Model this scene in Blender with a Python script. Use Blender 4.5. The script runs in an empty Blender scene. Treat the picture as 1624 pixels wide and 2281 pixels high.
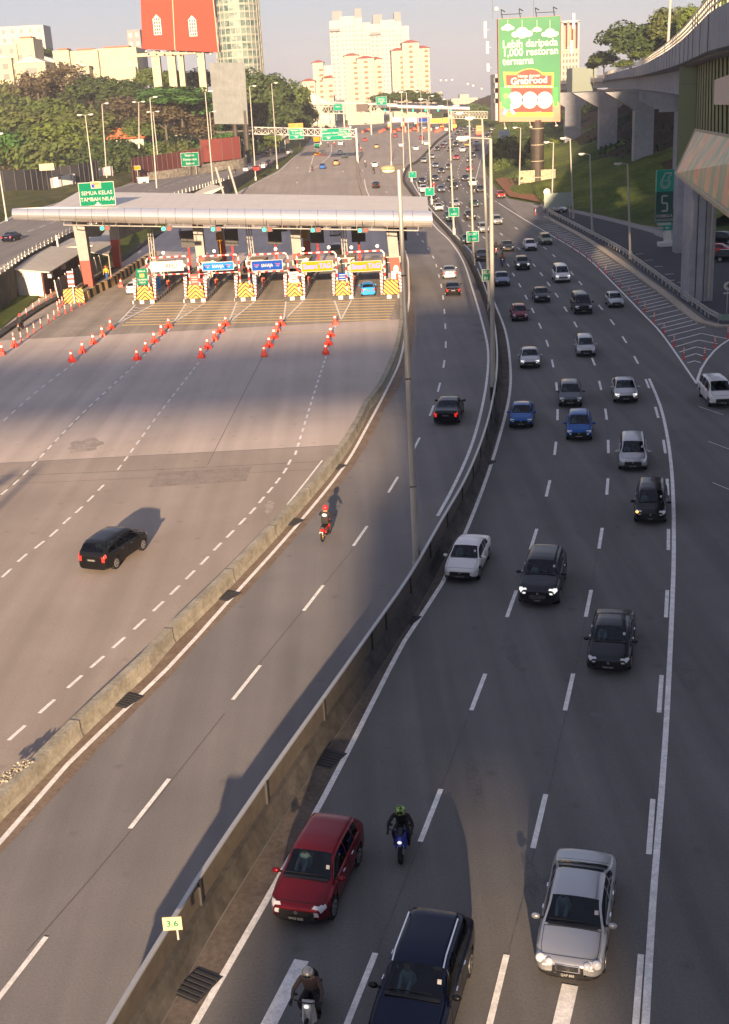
import bpy, bmesh, math, random
from mathutils import Vector, Matrix
random.seed(7)
R = math.radians
sc = bpy.context.scene
COL = sc.collection
# ------------------------------------------------------------------ camera
FPX, TH, RO, CH = 2650.0, R(19.2), R(3.05), 22.1
cam = bpy.data.cameras.new('camera'); co = bpy.data.objects.new('camera', cam); COL.objects.link(co)
cr, sr = math.cos(RO), math.sin(RO)
Fw = Vector((0, math.cos(TH), -math.sin(TH))); Dn = Vector((0, -math.sin(TH), -math.cos(TH))); Rt = Vector((1, 0, 0))
cx = Rt*cr + Dn*sr; cy = Rt*sr - Dn*cr
M = Matrix((cx, cy, -Fw)).transposed().to_4x4(); M.translation = (0, 0, CH)
co.matrix_world = M
cam.sensor_fit = 'VERTICAL'; cam.sensor_height = 24; cam.lens = 24*FPX/2281; cam.clip_start = .5; cam.clip_end = 9000
sc.camera = co
# ------------------------------------------------------------------ light
SUN_EL, SUN_AZ = R(11.8), R(3.3)          # light travels towards +Y, slightly +X
w = bpy.data.worlds.new('World'); sc.world = w; w.use_nodes = True
nt = w.node_tree; nt.nodes.clear()
sky = nt.nodes.new('ShaderNodeTexSky'); sky.sky_type = 'NISHITA'; sky.sun_disc = False
sky.sun_elevation = SUN_EL; sky.sun_rotation = math.pi + SUN_AZ
sky.altitude = 50; sky.air_density = 1.0; sky.dust_density = .4; sky.ozone_density = 3
bg = nt.nodes.new('ShaderNodeBackground'); bg.inputs[1].default_value = .10
out = nt.nodes.new('ShaderNodeOutputWorld')
hz = nt.nodes.new('ShaderNodeVectorMath'); hz.operation = 'MULTIPLY_ADD'      # thin even evening haze over the clear sky
hz.inputs[1].default_value = (.17, .145, .12); hz.inputs[2].default_value = (.94, .97, 1.34)
nt.links.new(sky.outputs[0], hz.inputs[0]); nt.links.new(hz.outputs[0], bg.inputs[0]); nt.links.new(bg.outputs[0], out.inputs[0])
sl = bpy.data.lights.new('sun', 'SUN'); sl.energy = 5.0; sl.angle = R(.7); sl.color = (1, .71, .45)
so = bpy.data.objects.new('sun', sl); COL.objects.link(so)
ldir = Vector((math.sin(SUN_AZ)*math.cos(SUN_EL), math.cos(SUN_AZ)*math.cos(SUN_EL), -math.sin(SUN_EL)))
so.rotation_euler = ldir.to_track_quat('-Z', 'Y').to_euler(); so.location = (0, -60, 90)
sc.view_settings.view_transform = 'Standard'; sc.view_settings.look = 'None'; sc.view_settings.gamma = 1
sc.view_settings.exposure = 1.85
# ------------------------------------------------------------------ pixel rays (1624 x 2281 grid) onto the terrain
def ray(u, v):
    x = (u-812)/FPX; y = (v-1140.5)/FPX
    return Vector((cr*x-sr*y, math.cos(TH)-(sr*x+cr*y)*math.sin(TH), -(math.sin(TH)+(sr*x+cr*y)*math.cos(TH))))
def zg(Y):
    t = (Y-190)/(460-190)
    t = 0 if t < 0 else 1 if t > 1 else t
    return 5.6*(t*t*(3-2*t))*.75 + 5.6*.25*t
def G(u, v, z=0.0):
    d = ray(u, v)
    Y = 300.0; o = Vector((0, 0, CH)); lo, hi = 5.0, 1400.0
    def f(Y): return CH + d.z*(Y/d.y) - (zg(Y)+z)
    for _ in range(46):
        m = (lo+hi)/2
        if f(m) > 0: lo = m
        else: hi = m
    return o + d*(lo/d.y)
def Z(u, v, z):                                   # on the level plane z
    d = ray(u, v); return Vector((0, 0, CH)) + d*((z-CH)/d.z)
def A(u, v, Y):                                   # at distance Y
    d = ray(u, v); return Vector((0, 0, CH)) + d*(Y/d.y)
def GP(pts, z=0.0): return [G(u, v, z) for u, v in pts]
# ------------------------------------------------------------------ materials
def mat(name, col, rough=.8, spec=.3, metal=0, noise=0, nscale=1.0, col2=None, fine=0, fscale=40, streak=0, emit=0, objcol=False, coat=0, bump=0, bscale=8):
    m = bpy.data.materials.new(name); m.use_nodes = True; n = m.node_tree; b = n.nodes['Principled BSDF']
    b.inputs['Roughness'].default_value = rough; b.inputs['Metallic'].default_value = metal
    b.inputs['Specular IOR Level'].default_value = spec
    if coat: b.inputs['Coat Weight'].default_value = coat; b.inputs['Coat Roughness'].default_value = .06
    c = (*col, 1); b.inputs['Base Color'].default_value = c
    src = None
    def new(t): return n.nodes.new(t)
    tc = new('ShaderNodeNewGeometry')
    if objcol:
        oi = new('ShaderNodeObjectInfo'); src = oi.outputs['Color']
    if col2 is not None:
        nz = new('ShaderNodeTexNoise'); nz.inputs['Scale'].default_value = nscale; nz.inputs['Detail'].default_value = 6; nz.inputs['Roughness'].default_value = .62
        n.links.new(tc.outputs['Position'], nz.inputs['Vector'])
        rp = new('ShaderNodeValToRGB'); rp.color_ramp.elements[0].position = .5-noise; rp.color_ramp.elements[1].position = .5+noise
        rp.color_ramp.elements[0].color = c; rp.color_ramp.elements[1].color = (*col2, 1)
        n.links.new(nz.outputs['Fac'], rp.inputs['Fac']); src = rp.outputs['Color']
    if fine:
        n2 = new('ShaderNodeTexNoise'); n2.inputs['Scale'].default_value = fscale; n2.inputs['Detail'].default_value = 4
        n.links.new(tc.outputs['Position'], n2.inputs['Vector'])
        mr = new('ShaderNodeMapRange'); mr.inputs['From Min'].default_value = .25; mr.inputs['From Max'].default_value = .75
        mr.inputs['To Min'].default_value = 1-fine; mr.inputs['To Max'].default_value = 1+fine
        n.links.new(n2.outputs['Fac'], mr.inputs['Value'])
        mx = new('ShaderNodeVectorMath'); mx.operation = 'SCALE'
        if src is not None: n.links.new(src, mx.inputs[0])
        else: mx.inputs[0].default_value = col
        n.links.new(mr.outputs[0], mx.inputs['Scale']); src = mx.outputs[0]
    if streak:
        mp = new('ShaderNodeMapping'); mp.inputs['Scale'].default_value = (.75, .022, 1); mp.inputs['Rotation'].default_value = (0, 0, -.06); n.links.new(tc.outputs['Position'], mp.inputs[0])
        n4 = new('ShaderNodeTexNoise'); n4.inputs['Scale'].default_value = 1; n4.inputs['Detail'].default_value = 3; n.links.new(mp.outputs[0], n4.inputs['Vector'])
        m4 = new('ShaderNodeMapRange'); m4.inputs['From Min'].default_value = .3; m4.inputs['From Max'].default_value = .7; m4.inputs['To Min'].default_value = 1-streak; m4.inputs['To Max'].default_value = 1+streak; n.links.new(n4.outputs['Fac'], m4.inputs['Value'])
        n5 = new('ShaderNodeTexVoronoi'); n5.inputs['Scale'].default_value = .55; n.links.new(tc.outputs['Position'], n5.inputs['Vector'])          # small oil spots and patches
        m5 = new('ShaderNodeMapRange'); m5.inputs['From Min'].default_value = .03; m5.inputs['From Max'].default_value = .14; m5.inputs['To Min'].default_value = .80; m5.inputs['To Max'].default_value = 1; n.links.new(n5.outputs['Distance'], m5.inputs['Value'])
        mm = new('ShaderNodeMath'); mm.operation = 'MULTIPLY'; n.links.new(m4.outputs[0], mm.inputs[0]); n.links.new(m5.outputs[0], mm.inputs[1])
        mx2 = new('ShaderNodeVectorMath'); mx2.operation = 'SCALE'; n.links.new(src, mx2.inputs[0]); n.links.new(mm.outputs[0], mx2.inputs['Scale']); src = mx2.outputs[0]
    if src is not None: n.links.new(src, b.inputs['Base Color'])
    if bump:
        n3 = new('ShaderNodeTexNoise'); n3.inputs['Scale'].default_value = bscale; n3.inputs['Detail'].default_value = 5
        n.links.new(tc.outputs['Position'], n3.inputs['Vector'])
        bp = new('ShaderNodeBump'); bp.inputs['Strength'].default_value = bump; bp.inputs['Distance'].default_value = .05
        n.links.new(n3.outputs['Fac'], bp.inputs['Height']); n.links.new(bp.outputs[0], b.inputs['Normal'])
    if emit:
        b.inputs['Emission Color'].default_value = c; b.inputs['Emission Strength'].default_value = emit
    return m
def stripes(name, c1, c2, freq, axis='Z', rough=.6, chev=None, duty=.5, rot=0):
    """two-colour painted stripes in object space; chev=(cx,k): chevrons about x=cx"""
    m = bpy.data.materials.new(name); m.use_nodes = True; n = m.node_tree; b = n.nodes['Principled BSDF']
    b.inputs['Roughness'].default_value = rough
    tc = n.nodes.new('ShaderNodeTexCoord'); sx = n.nodes.new('ShaderNodeSeparateXYZ'); n.links.new(tc.outputs['Object'], sx.inputs[0])
    def mth(op, a, bb=None):
        x = n.nodes.new('ShaderNodeMath'); x.operation = op
        for i, q in enumerate((a, bb)):
            if q is None: continue
            if isinstance(q, (int, float)): x.inputs[i].default_value = q
            else: n.links.new(q, x.inputs[i])
        return x.outputs[0]
    if chev:
        v = mth('ADD', sx.outputs['Z'], mth('MULTIPLY', mth('ABSOLUTE', mth('SUBTRACT', sx.outputs['X'], chev[0])), chev[1]))
    elif rot:
        v = mth('ADD', sx.outputs['Z'], mth('MULTIPLY', sx.outputs['X'], rot))
    else: v = sx.outputs[axis]
    fr = mth('FRACT', mth('MULTIPLY', v, freq)); gt = mth('GREATER_THAN', fr, duty)
    mx = n.nodes.new('ShaderNodeMix'); mx.data_type = 'RGBA'
    mx.inputs['A'].default_value = (*c1, 1); mx.inputs['B'].default_value = (*c2, 1)
    n.links.new(gt, mx.inputs['Factor']); n.links.new(mx.outputs['Result'], b.inputs['Base Color'])
    return m
# ------------------------------------------------------------------ mesh builder
class MB:
    def __init__(s): s.v = []; s.f = []; s.m = []; s.cur = 0
    def quad(s, *p):
        i = len(s.v); s.v += [tuple(q) for q in p]; s.f.append(tuple(range(i, i+len(p)))); s.m.append(s.cur); return s
    def hexa(s, b, t):
        i = len(s.v); s.v += [tuple(q) for q in b]+[tuple(q) for q in t]
        for f in ((3, 2, 1, 0), (4, 5, 6, 7), (0, 1, 5, 4), (1, 2, 6, 5), (2, 3, 7, 6), (3, 0, 4, 7)):
            s.f.append(tuple(i+k for k in f)); s.m.append(s.cur)
        return s
    def box(s, c, d, rz=0, taper=1.0):
        cs, sn = math.cos(rz), math.sin(rz); x, y, z = d[0]/2, d[1]/2, d[2]/2
        def P(a, b, e, k=1): return (c[0]+cs*a*k-sn*b*k, c[1]+sn*a*k+cs*b*k, c[2]+e)
        q = ((-x, -y), (x, -y), (x, y), (-x, y))
        return s.hexa([P(a, b, -z) for a, b in q], [P(a, b, z, taper) for a, b in q])
    def bar(s, p, q, r, r2=None, n=8, cap=True):
        p, q = Vector(p), Vector(q); r2 = r if r2 is None else r2
        a = (q-p).normalized(); u = a.orthogonal().normalized(); w_ = a.cross(u); i = len(s.v)
        for c, rr in ((p, r), (q, r2)):
            for k in range(n):
                t = 2*math.pi*k/n; s.v.append(tuple(c+u*rr*math.cos(t)+w_*rr*math.sin(t)))
        for k in range(n):
            s.f.append((i+k, i+(k+1) % n, i+n+(k+1) % n, i+n+k)); s.m.append(s.cur)
        if cap:
            s.f.append(tuple(i+n-1-k for k in range(n))); s.m.append(s.cur)
            s.f.append(tuple(i+n+k for k in range(n))); s.m.append(s.cur)
        return s
    def tube(s, pts, r, n=8):
        for a, b in zip(pts, pts[1:]): s.bar(a, b, r, r, n)
        return s
    def prism(s, pts, z0, z1):                      # vertical prism from xy outline
        i = len(s.v); n = len(pts)
        s.v += [(p[0], p[1], z0) for p in pts]+[(p[0], p[1], z1) for p in pts]
        s.f.append(tuple(i+n-1-k for k in range(n))); s.f.append(tuple(i+n+k for k in range(n))); s.m += [s.cur]*2
        for k in range(n): s.f.append((i+k, i+(k+1) % n, i+n+(k+1) % n, i+n+k)); s.m.append(s.cur)
        return s
    def ball(s, c, r, nu=10, nv=7):
        rx, ry, rz_ = r if isinstance(r, tuple) else (r, r, r); i = len(s.v)
        for a in range(nv+1):
            ph = math.pi*a/nv
            for b in range(nu):
                t = 2*math.pi*b/nu; s.v.append((c[0]+rx*math.sin(ph)*math.cos(t), c[1]+ry*math.sin(ph)*math.sin(t), c[2]+rz_*math.cos(ph)))
        for a in range(nv):
            for b in range(nu):
                s.f.append((i+a*nu+b, i+(a+1)*nu+b, i+(a+1)*nu+(b+1) % nu, i+a*nu+(b+1) % nu)); s.m.append(s.cur)
        return s
    def sweep(s, path, prof, closed=True):          # prof: list of (offset to the right, height); path: list of Vectors on the ground
        n = len(path); i = len(s.v); k = len(prof)
        for a in range(n):
            t = (path[min(a+1, n-1)]-path[max(a-1, 0)]); t.z = 0; t.normalize(); rt = Vector((t.y, -t.x, 0))
            for o, h in prof: s.v.append(tuple(path[a]+rt*o+Vector((0, 0, h))))
        for a in range(n-1):
            for b in range(k if closed else k-1):
                s.f.append((i+a*k+b, i+a*k+(b+1) % k, i+(a+1)*k+(b+1) % k, i+(a+1)*k+b)); s.m.append(s.cur)
        if closed:
            s.f.append(tuple(i+b for b in range(k))); s.f.append(tuple(i+(n-1)*k+k-1-b for b in range(k))); s.m += [s.cur]*2
        return s
    def mesh(s, name, mats, smooth=False):
        me = bpy.data.meshes.new(name); me.from_pydata(s.v, [], s.f)
        for q in (mats if isinstance(mats, (list, tuple)) else [mats]): me.materials.append(q)
        me.polygons.foreach_set('material_index', s.m)
        if smooth: me.polygons.foreach_set('use_smooth', [True]*len(s.f))
        me.update(); return me
    def build(s, name, mats, parent=None, smooth=False, fix=True):
        me = s.mesh(name, mats, smooth)
        if fix:
            b = bmesh.new(); b.from_mesh(me); bmesh.ops.recalc_face_normals(b, faces=b.faces); b.to_mesh(me); b.free()
        o = bpy.data.objects.new(name, me); COL.objects.link(o)
        if parent: o.parent = parent
        return o
def tag(o, label=None, cat=None, group=None, kind=None):
    if label: o['label'] = label
    if cat: o['category'] = cat
    if group: o['group'] = group
    if kind: o['kind'] = kind
    return o
def empty(name, loc=(0, 0, 0), rz=0, label=None, cat=None, group=None):
    o = bpy.data.objects.new(name, None); COL.objects.link(o); o.location = loc; o.rotation_euler = (0, 0, rz); o.empty_display_size = .3
    return tag(o, label, cat, group)
def copy_tree(o, parent=None):
    c = o.copy(); COL.objects.link(c); c.parent = parent
    for ch in list(o.children): copy_tree(ch, c)
    return c
def place(o, u=None, loc=None, rz=0, label=None, group=None, s=1):
    o.location = loc; o.rotation_euler = (0, 0, rz); o.scale = (s, s, s)
    if label: o['label'] = label
    if group: o['group'] = group
    return o
def dens(pts, step=3.0):                            # resample a ground path, smoothed (Catmull-Rom)
    P = [Vector(p) for p in pts]; out = []
    for i in range(len(P)-1):
        p0, p1, p2, p3 = P[max(i-1, 0)], P[i], P[i+1], P[min(i+2, len(P)-1)]
        n = max(1, int((p2-p1).length/step))
        for k in range(n):
            t = k/n; t2, t3 = t*t, t*t*t
            q = .5*((2*p1)+(p2-p0)*t+(2*p0-5*p1+4*p2-p3)*t2+(-p0+3*p1-3*p2+p3)*t3)
            out.append(q)
    out.append(P[-1]); return out
def onz(path, h=0.0): return [Vector((p.x, p.y, zg(p.y)+h)) for p in path]
def xat(poly, Y):
    if Y <= poly[0][1]: a, b = poly[0], poly[1]
    elif Y >= poly[-1][1]: a, b = poly[-2], poly[-1]
    else:
        for a, b in zip(poly, poly[1:]):
            if a[1] <= Y <= b[1]: break
    t = 0 if b[1] == a[1] else (Y-a[1])/(b[1]-a[1])
    return a[0]+(b[0]-a[0])*max(0, min(1, t)) if not (Y < poly[0][1] or Y > poly[-1][1]) else (poly[0][0] if Y < poly[0][1] else poly[-1][0])
def sheet(name, left, right, Y0, Y1, h, m, kind='structure', step=4.0):
    b = MB(); n = max(1, int((Y1-Y0)/step)); L = [(p[0], p[1]) for p in left]; Q = [(p[0], p[1]) for p in right]
    rows = []
    for k in range(n+1):
        Y = Y0+(Y1-Y0)*k/n; rows.append(((xat(L, Y), Y, zg(Y)+h), (xat(Q, Y), Y, zg(Y)+h)))
    for a, c in zip(rows, rows[1:]): b.quad(a[0], a[1], c[1], c[0])
    return tag(b.build(name, m), kind=kind)
TEXTC = {}
def text(name, s, size, loc, rot, m, parent=None, sx=1.0, bold=0.0, align='CENTER', ext=.004):
    cu = bpy.data.curves.new('lettering', 'FONT'); cu.body = s; cu.size = size; cu.align_x = align; cu.align_y = 'CENTER'
    cu.extrude = ext; cu.offset = bold*size; cu.resolution_u = 3
    t = bpy.data.objects.new('tmp', cu); COL.objects.link(t)
    dg = bpy.context.evaluated_depsgraph_get(); me = bpy.data.meshes.new_from_object(t.evaluated_get(dg))
    bpy.data.objects.remove(t); bpy.data.curves.remove(cu)
    me.materials.clear(); me.materials.append(m); me.name = name
    for v_ in me.vertices: v_.co.x *= sx
    o = bpy.data.objects.new(name, me); COL.objects.link(o); o.location = loc; o.rotation_euler = rot
    if parent: o.parent = parent
    return o
FACE = (math.pi/2, 0, 0)                            # text standing up and facing -Y (towards the camera)
ORD = ['first', 'second', 'third', 'fourth', 'fifth', 'sixth', 'seventh', 'eighth', 'ninth', 'tenth', 'eleventh', 'twelfth', 'thirteenth', 'fourteenth', 'fifteenth', 'sixteenth', 'seventeenth', 'eighteenth', 'nineteenth', 'twentieth']
# ------------------------------------------------------------------ palette
m_asph = mat('asphalt_dark', (.110, .107, .104), .85, .25, streak=.2, col2=(.140, .135, .130), noise=.22, nscale=.16, fine=.16, fscale=14, bump=.12, bscale=30)
m_asph2 = mat('asphalt_worn', (.150, .143, .140), .85, .25, streak=.13, col2=(.195, .183, .176), noise=.2, nscale=.13, fine=.14, fscale=14, bump=.12, bscale=30)
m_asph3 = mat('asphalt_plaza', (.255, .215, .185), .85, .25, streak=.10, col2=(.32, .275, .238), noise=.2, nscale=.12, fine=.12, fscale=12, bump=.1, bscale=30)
m_lot = mat('asphalt_lot', (.042, .043, .048), .9, .25, col2=(.062, .062, .066), noise=.25, nscale=.2, fine=.2, fscale=10)
m_conc_pave = mat('concrete_paving', (.37, .315, .275), .8, .3, streak=.12, col2=(.49, .42, .37), noise=.25, nscale=.09, fine=.08, fscale=9, bump=.08, bscale=20)
m_conc = mat('concrete', (.20, .195, .18), .85, .25, col2=(.33, .32, .30), noise=.25, nscale=.7, fine=.12, fscale=5, bump=.2, bscale=6)
m_conc_old = mat('concrete_weathered', (.21, .19, .145), .9, .2, col2=(.36, .335, .27), noise=.2, nscale=1.1, fine=.2, fscale=6, bump=.3, bscale=7)
m_conc_dark = mat('concrete_stained', (.022, .021, .020), .9, .2, col2=(.085, .08, .072), noise=.2, nscale=.6, fine=.25, fscale=3)
m_conc_blue = mat('concrete_pale', (.225, .235, .26), .85, .15, col2=(.31, .315, .335), noise=.22, nscale=.22, fine=.12, fscale=1.3)
m_gutter = mat('gutter_dirt', (.085, .072, .062), .95, .1, col2=(.14, .118, .10), noise=.2, nscale=.9, fine=.25, fscale=6)
m_white = mat('white_road_paint', (.80, .79, .76), .7, .3, col2=(.60, .59, .56), noise=.16, nscale=2.5, fine=.18, fscale=12)
m_yellow = mat('yellow_road_paint', (.80, .56, .16), .7, .3, col2=(.66, .48, .18), noise=.15, nscale=1.2, fine=.15, fscale=7)
m_grass = mat('grass', (0.035, 0.059, 0.014), .95, .1, col2=(0.091, 0.105, 0.025), noise=.2, nscale=.35, fine=.4, fscale=4, bump=.6, bscale=5)
m_soil = mat('red_soil', (.17, .075, .04), .95, .1, col2=(.24, .13, .075), noise=.25, nscale=.5, fine=.3, fscale=4)
m_steel = mat('galvanised_steel', (.42, .42, .41), .45, .5, metal=.55, fine=.08, fscale=6)
m_pole = mat('pole_grey', (.34, .33, .30), .5, .4, metal=.2, fine=.07, fscale=2)
m_wpaint = mat('white_paint', (.50, .49, .47), .5, .4, fine=.05, fscale=5)
m_cream = mat('cream_render', (0.384, 0.347, 0.248), .8, .3, fine=.06, fscale=.6)
m_off = mat('offwhite_render', (0.409, 0.391, 0.347), .8, .3, fine=.05, fscale=.6)
m_red = mat('red_paint', (.42, .035, .03), .5, .4, fine=.08, fscale=5)
m_black = mat('black_rubber', (.012, .012, .013), .75, .3)
m_dark = mat('dark_metal', (.03, .03, .032), .55, .4)
m_glassb = mat('window_glass', (.03, .045, .055), .15, .8)
m_green = mat('sign_green', (.0, .13, .07), .75, .08)
m_greenb = mat('sign_green_bright', (.0, .20, .125), .75, .08)
m_blue = mat('sign_blue', (.004, .045, .26), .75, .08)
m_tyellow = mat('sign_yellow', (.40, .19, .0), .75, .08)
m_orange = mat('orange_plastic', (.75, .10, .03), .5, .4)
m_wtext = mat('white_lettering', (.36, .36, .345), .75, .08)
m_brick = mat('maroon_metal_sheet', (.14, .03, .025), .6, .4, fine=.2, fscale=3)
m_lampg = mat('lamp_glass', (.55, .52, .42), .25, .5)
# ------------------------------------------------------------------ road guide lines (pixels -> ground)
L1 = GP([(1029,301),(991,335),(971,353),(951,383),(951,405),(962,424),(990,454),(1036,496),(1089,539),(1132,591),(1144,612),(1158,636),(1172,662),(1187,692),(1203,726),(1219,765),(1231,810),(1240,862),(1242,924),(1237,999),(1221,1088),(1189,1201),(1140,1345),(1066,1541),(960,1815),(802,2210)])
L2 = GP([(1053,300),(1018,337),(1001,354),(984,385),(985,399),(999,424),(1030,453),(1067,484),(1117,522),(1156,554),(1190,591),(1206,611),(1222,633),(1240,658),(1260,689),(1282,723),(1322,806),(1337,859),(1350,923),(1355,995),(1353,1084),(1338,1199),(1311,1344),(1268,1541),(1202,1828),(1107,2215)])
L3 = GP([(1075,300),(1050,330),(1035,350),(1022,373),(1020,387),(1026,410),(1039,427),(1073,454),(1150,509),(1214,553),(1234,570),(1274,609),(1293,631),(1338,685),(1364,718),(1391,757),(1417,802),(1442,855),(1463,919),(1480,995),(1487,1085),(1489,1202),(1485,1345),(1471,1545),(1450,1840),(1421,2215)])
L4 = GP([(1050,395),(1070,412),(1090,438),(1110,452),(1160,484),(1231,526),(1304,572),(1367,632),(1430,697),(1475,745),(1552,855)])
LC = GP([(861,428),(905,490),(930,522),(942,538),(954,555),(965,573),(972,592),(978,615),(983,637),(987,663),(990,694),(992,727),(993,768),(989,811),(978,863),(962,915),(928,989),(876,1080),(803,1194),(699,1332),(550,1520),(335,1789),(40,2169)])
BAR1 = GP([(790,300),(795,340),(800,380),(812,437),(870,520),(891,557),(898,610),(900,665),(902,711),(898,752),(886,803),(857,871),(826,912),(809,949),(755,1036),(646,1166),(497,1326),(392,1431),(341,1491),(287,1543),(187,1640),(80,1751),(0,1832),(-60,1893)])
WL1 = GP([(800,335),(812,400),(821,434),(888,537),(907,573),(910,610),(911,670),(904,713),(903,743),(891,803),(864,863),(823,941),(766,1040),(655,1178),(509,1340),(372,1491),(152,1702),(0,1877),(-60,1935)])
WL2 = GP([(927,405),(945,460),(966,501),(1002,537),(1031,581),(1053,646),(1074,718),(1087,779),(1084,851),(1066,941),(1040,1020),(1000,1105),(975,1150)])
MEDF = GP([(1022,285),(998,299),(944,351),(915,371),(904,388),(905,406),(926,436),(962,474),(1015,532),(1050,580),(1078,640),(1100,700),(1113,760),(1120,830),(1116,905),(1098,1000),(1060,1110),(998,1230),(935,1350),(852,1480),(748,1640),(624,1830),(482,2059),(358,2281),(312,2365),(250,2480)])
WL3 = GP([(912,395),(932,430),(963,470),(1014,523),(1058,571),(1075,605),(1101,673),(1125,735),(1136,803),(1135,880),(1105,1000),(1060,1130),(985,1300),(900,1430),(720,1780),(435,2281),(400,2340)])
WR = GP([(1446,844),(1471,905),(1488,981),(1498,1073),(1501,1199),(1498,1334),(1482,1650),(1455,2000),(1438,2281),(1434,2340)])
PLL = GP([(700,300),(671,338),(650,353),(620,379),(570,405),(529,427),(440,470),(358,512),(260,585),(190,618),(112,652),(70,675),(0,734),(-80,800)])
ROUT = GP([(1092,296),(1094,330),(1080,350),(1084,389),(1106,420),(1135,443),(1208,456),(1300,472),(1420,500),(1500,526)])
up = lambda P: sorted([(p.x, p.y) for p in P], key=lambda q: q[1])
# ------------------------------------------------------------------ ground and roads
b = MB(); Ys = [-260, 0, 100, 180]+[190+5*i for i in range(56)]+[520, 700, 1000, 2000, 3200]
for a, c in zip(Ys, Ys[1:]):
    for x0, x1 in ((-2400, -300), (-300, 0), (0, 300), (300, 2400)):
        b.quad((x0, a, zg(a)-.05), (x1, a, zg(a)-.05), (x1, c, zg(c)-.05), (x0, c, zg(c)-.05))
tag(b.build('ground', m_grass), kind='structure')
far = [(-60, 440), (-62, 700)]
rl = up(BAR1); ml = up(MEDF)
XL = [(-70, -40)]+[(-56, 118)]+[q for q in up(PLL) if q[1] > 125]+[(-20, 640), (-10, 900)]
XR = [(60, -40), (60, 70), (48, 118), (60, 170)]+[q for q in up(ROUT) if q[1] > 185]+[(105, 640), (150, 900)]
sheet('road', XL, XR, -40, 900, 0.0, m_asph2)
sheet('carriageway', ml, [(60, -40), (60, 70), (48, 118), (46, 150), (50, 175)]+[q for q in up(L4) if 195 < q[1] < 240]+[q for q in up(ROUT) if q[1] > 255], 10, 420, .006, m_asph)
XC = [(-48, 78), (-46, 118)]+[q for q in up(PLL) if 125 < q[1] < 250]
sheet('plaza_paving', XC, [(q[0]-.25, q[1]) for q in rl], 77.5, 250, .006, m_conc_pave)
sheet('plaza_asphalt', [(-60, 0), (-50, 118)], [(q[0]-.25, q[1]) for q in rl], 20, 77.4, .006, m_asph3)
m_asph4 = mat('asphalt_sunlit_tan', (.24, .215, .19), .85, .25, streak=.10, col2=(.31, .275, .245), noise=.25, nscale=.08, fine=.1, fscale=8)  # lighter asphalt copy beyond the canopy, sunlit tan put into the colour
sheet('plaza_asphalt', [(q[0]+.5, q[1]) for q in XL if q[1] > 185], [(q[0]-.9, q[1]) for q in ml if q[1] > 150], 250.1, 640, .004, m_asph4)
sheet('far_carriageway', [(q[0]+.1, q[1]) for q in ml], [(q[0], q[1]) for q in up(ROUT)], 300, 640, .012, mat('asphalt_far_lit', (.16, .148, .135), .85, .25, streak=.12, col2=(.21, .192, .175), noise=.25, nscale=.1))  # lighter copy of the asphalt, brightness at grazing view put into the colour
# dirty gutter strips by the barriers
def strip(name, path, w0, w1, h, m):
    mb = MB(); P = onz(dens(path, 2.5))
    mb.sweep(P, [(w0, h), (w1, h)], closed=False)
    return tag(mb.build(name, m), kind='structure')
strip('gutter', BAR1[3:], 0.0, 1.0, .012, m_gutter) if 0 else None
mb = MB()
for path, w0, w1 in ((BAR1[4:], -1.0, -.02),):
    P = onz(dens(path, 2.5)); mb.sweep(P, [(w0, .012), (w1, .012)], closed=False)
tag(mb.build('gutter', mat('gutter_sandy', (.15, .112, .085), .95, .1, col2=(.22, .17, .13), noise=.2, nscale=.9, fine=.25, fscale=6)), kind='structure')
sheet('gutter', [(q[0]+.05, q[1]) for q in ml], [(q[0]-.1, q[1]) for q in up(WL3)], 22, 150, .012, m_gutter, step=2)
# road markings
mk = MB(); my = MB()
def lift(y): return .018 + .00003*y
def line(pts, wd=.16, mbx=None, step=2.5):
    P = onz(dens(pts, step)); P = [p+Vector((0, 0, lift(p.y))) for p in P]
    (mbx or mk).sweep(P, [(-wd/2, 0), (wd/2, 0)], closed=False)
def seg(a, c, wd=.16, mbx=None):
    a, c = Vector(a), Vector(c); a.z = zg(a.y)+lift(a.y); c.z = zg(c.y)+lift(c.y)
    t = (c-a); t.z = 0; t.normalize(); n = Vector((t.y, -t.x, 0))*wd/2
    (mbx or mk).quad(a-n, a+n, c+n, c-n)
def dashes(P, length, wd, idx=None):
    for i in range(len(P)):
        t = (P[min(i+1, len(P)-1)]-P[max(i-1, 0)]); t.z = 0; t.normalize(); seg(P[i]-t*length/2, P[i]+t*length/2, wd)
def walk(path, period, length, wd, off=0.0, mbx=None):
    P = dens(path, .5); d = 0; nxt = off
    for a, c in zip(P, P[1:]):
        l = (c-a).length
        while d+l >= nxt:
            q = a.lerp(c, (nxt-d)/l if l else 0); t = (c-a).normalized(); seg(q-t*length/2, q+t*length/2, wd, mbx); nxt += period
        d += l
dashes(L1[9:], 3.05, .17); dashes(L2[7:], 3.05, .17); dashes(L3[7:], 3.05, .17)
walk(L1[:10], 8.45, 3.0, .17, off=1); walk(L2[:8], 8.45, 3.0, .17, off=3); walk(L3[:8], 8.45, 3.0, .17, off=2)
dashes(LC, 3.05, .16)
line(WL1[1:], .2); line(WL2, .2); line(WL3, .2); line(WR, .2); line(L4[3:], .18)
walk(L4[:4], 5, 2.2, .15)
line(GP([(1552,855),(1562,822),(1590,783),(1624,757),(1680,728)]), .2)
for u, v in ((1583,915),(1608,995),(1622,1090)): p = G(u, v); seg(p+Vector((-.5, 1.3, 0)), p+Vector((.5, -1.3, 0)), .06)
for a, c in (((600,2281),(672,2140)),((1250,2281),(1270,2195))): seg(G(*a)+(G(*a)-G(*c))*.3, G(*c), .42)
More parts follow.
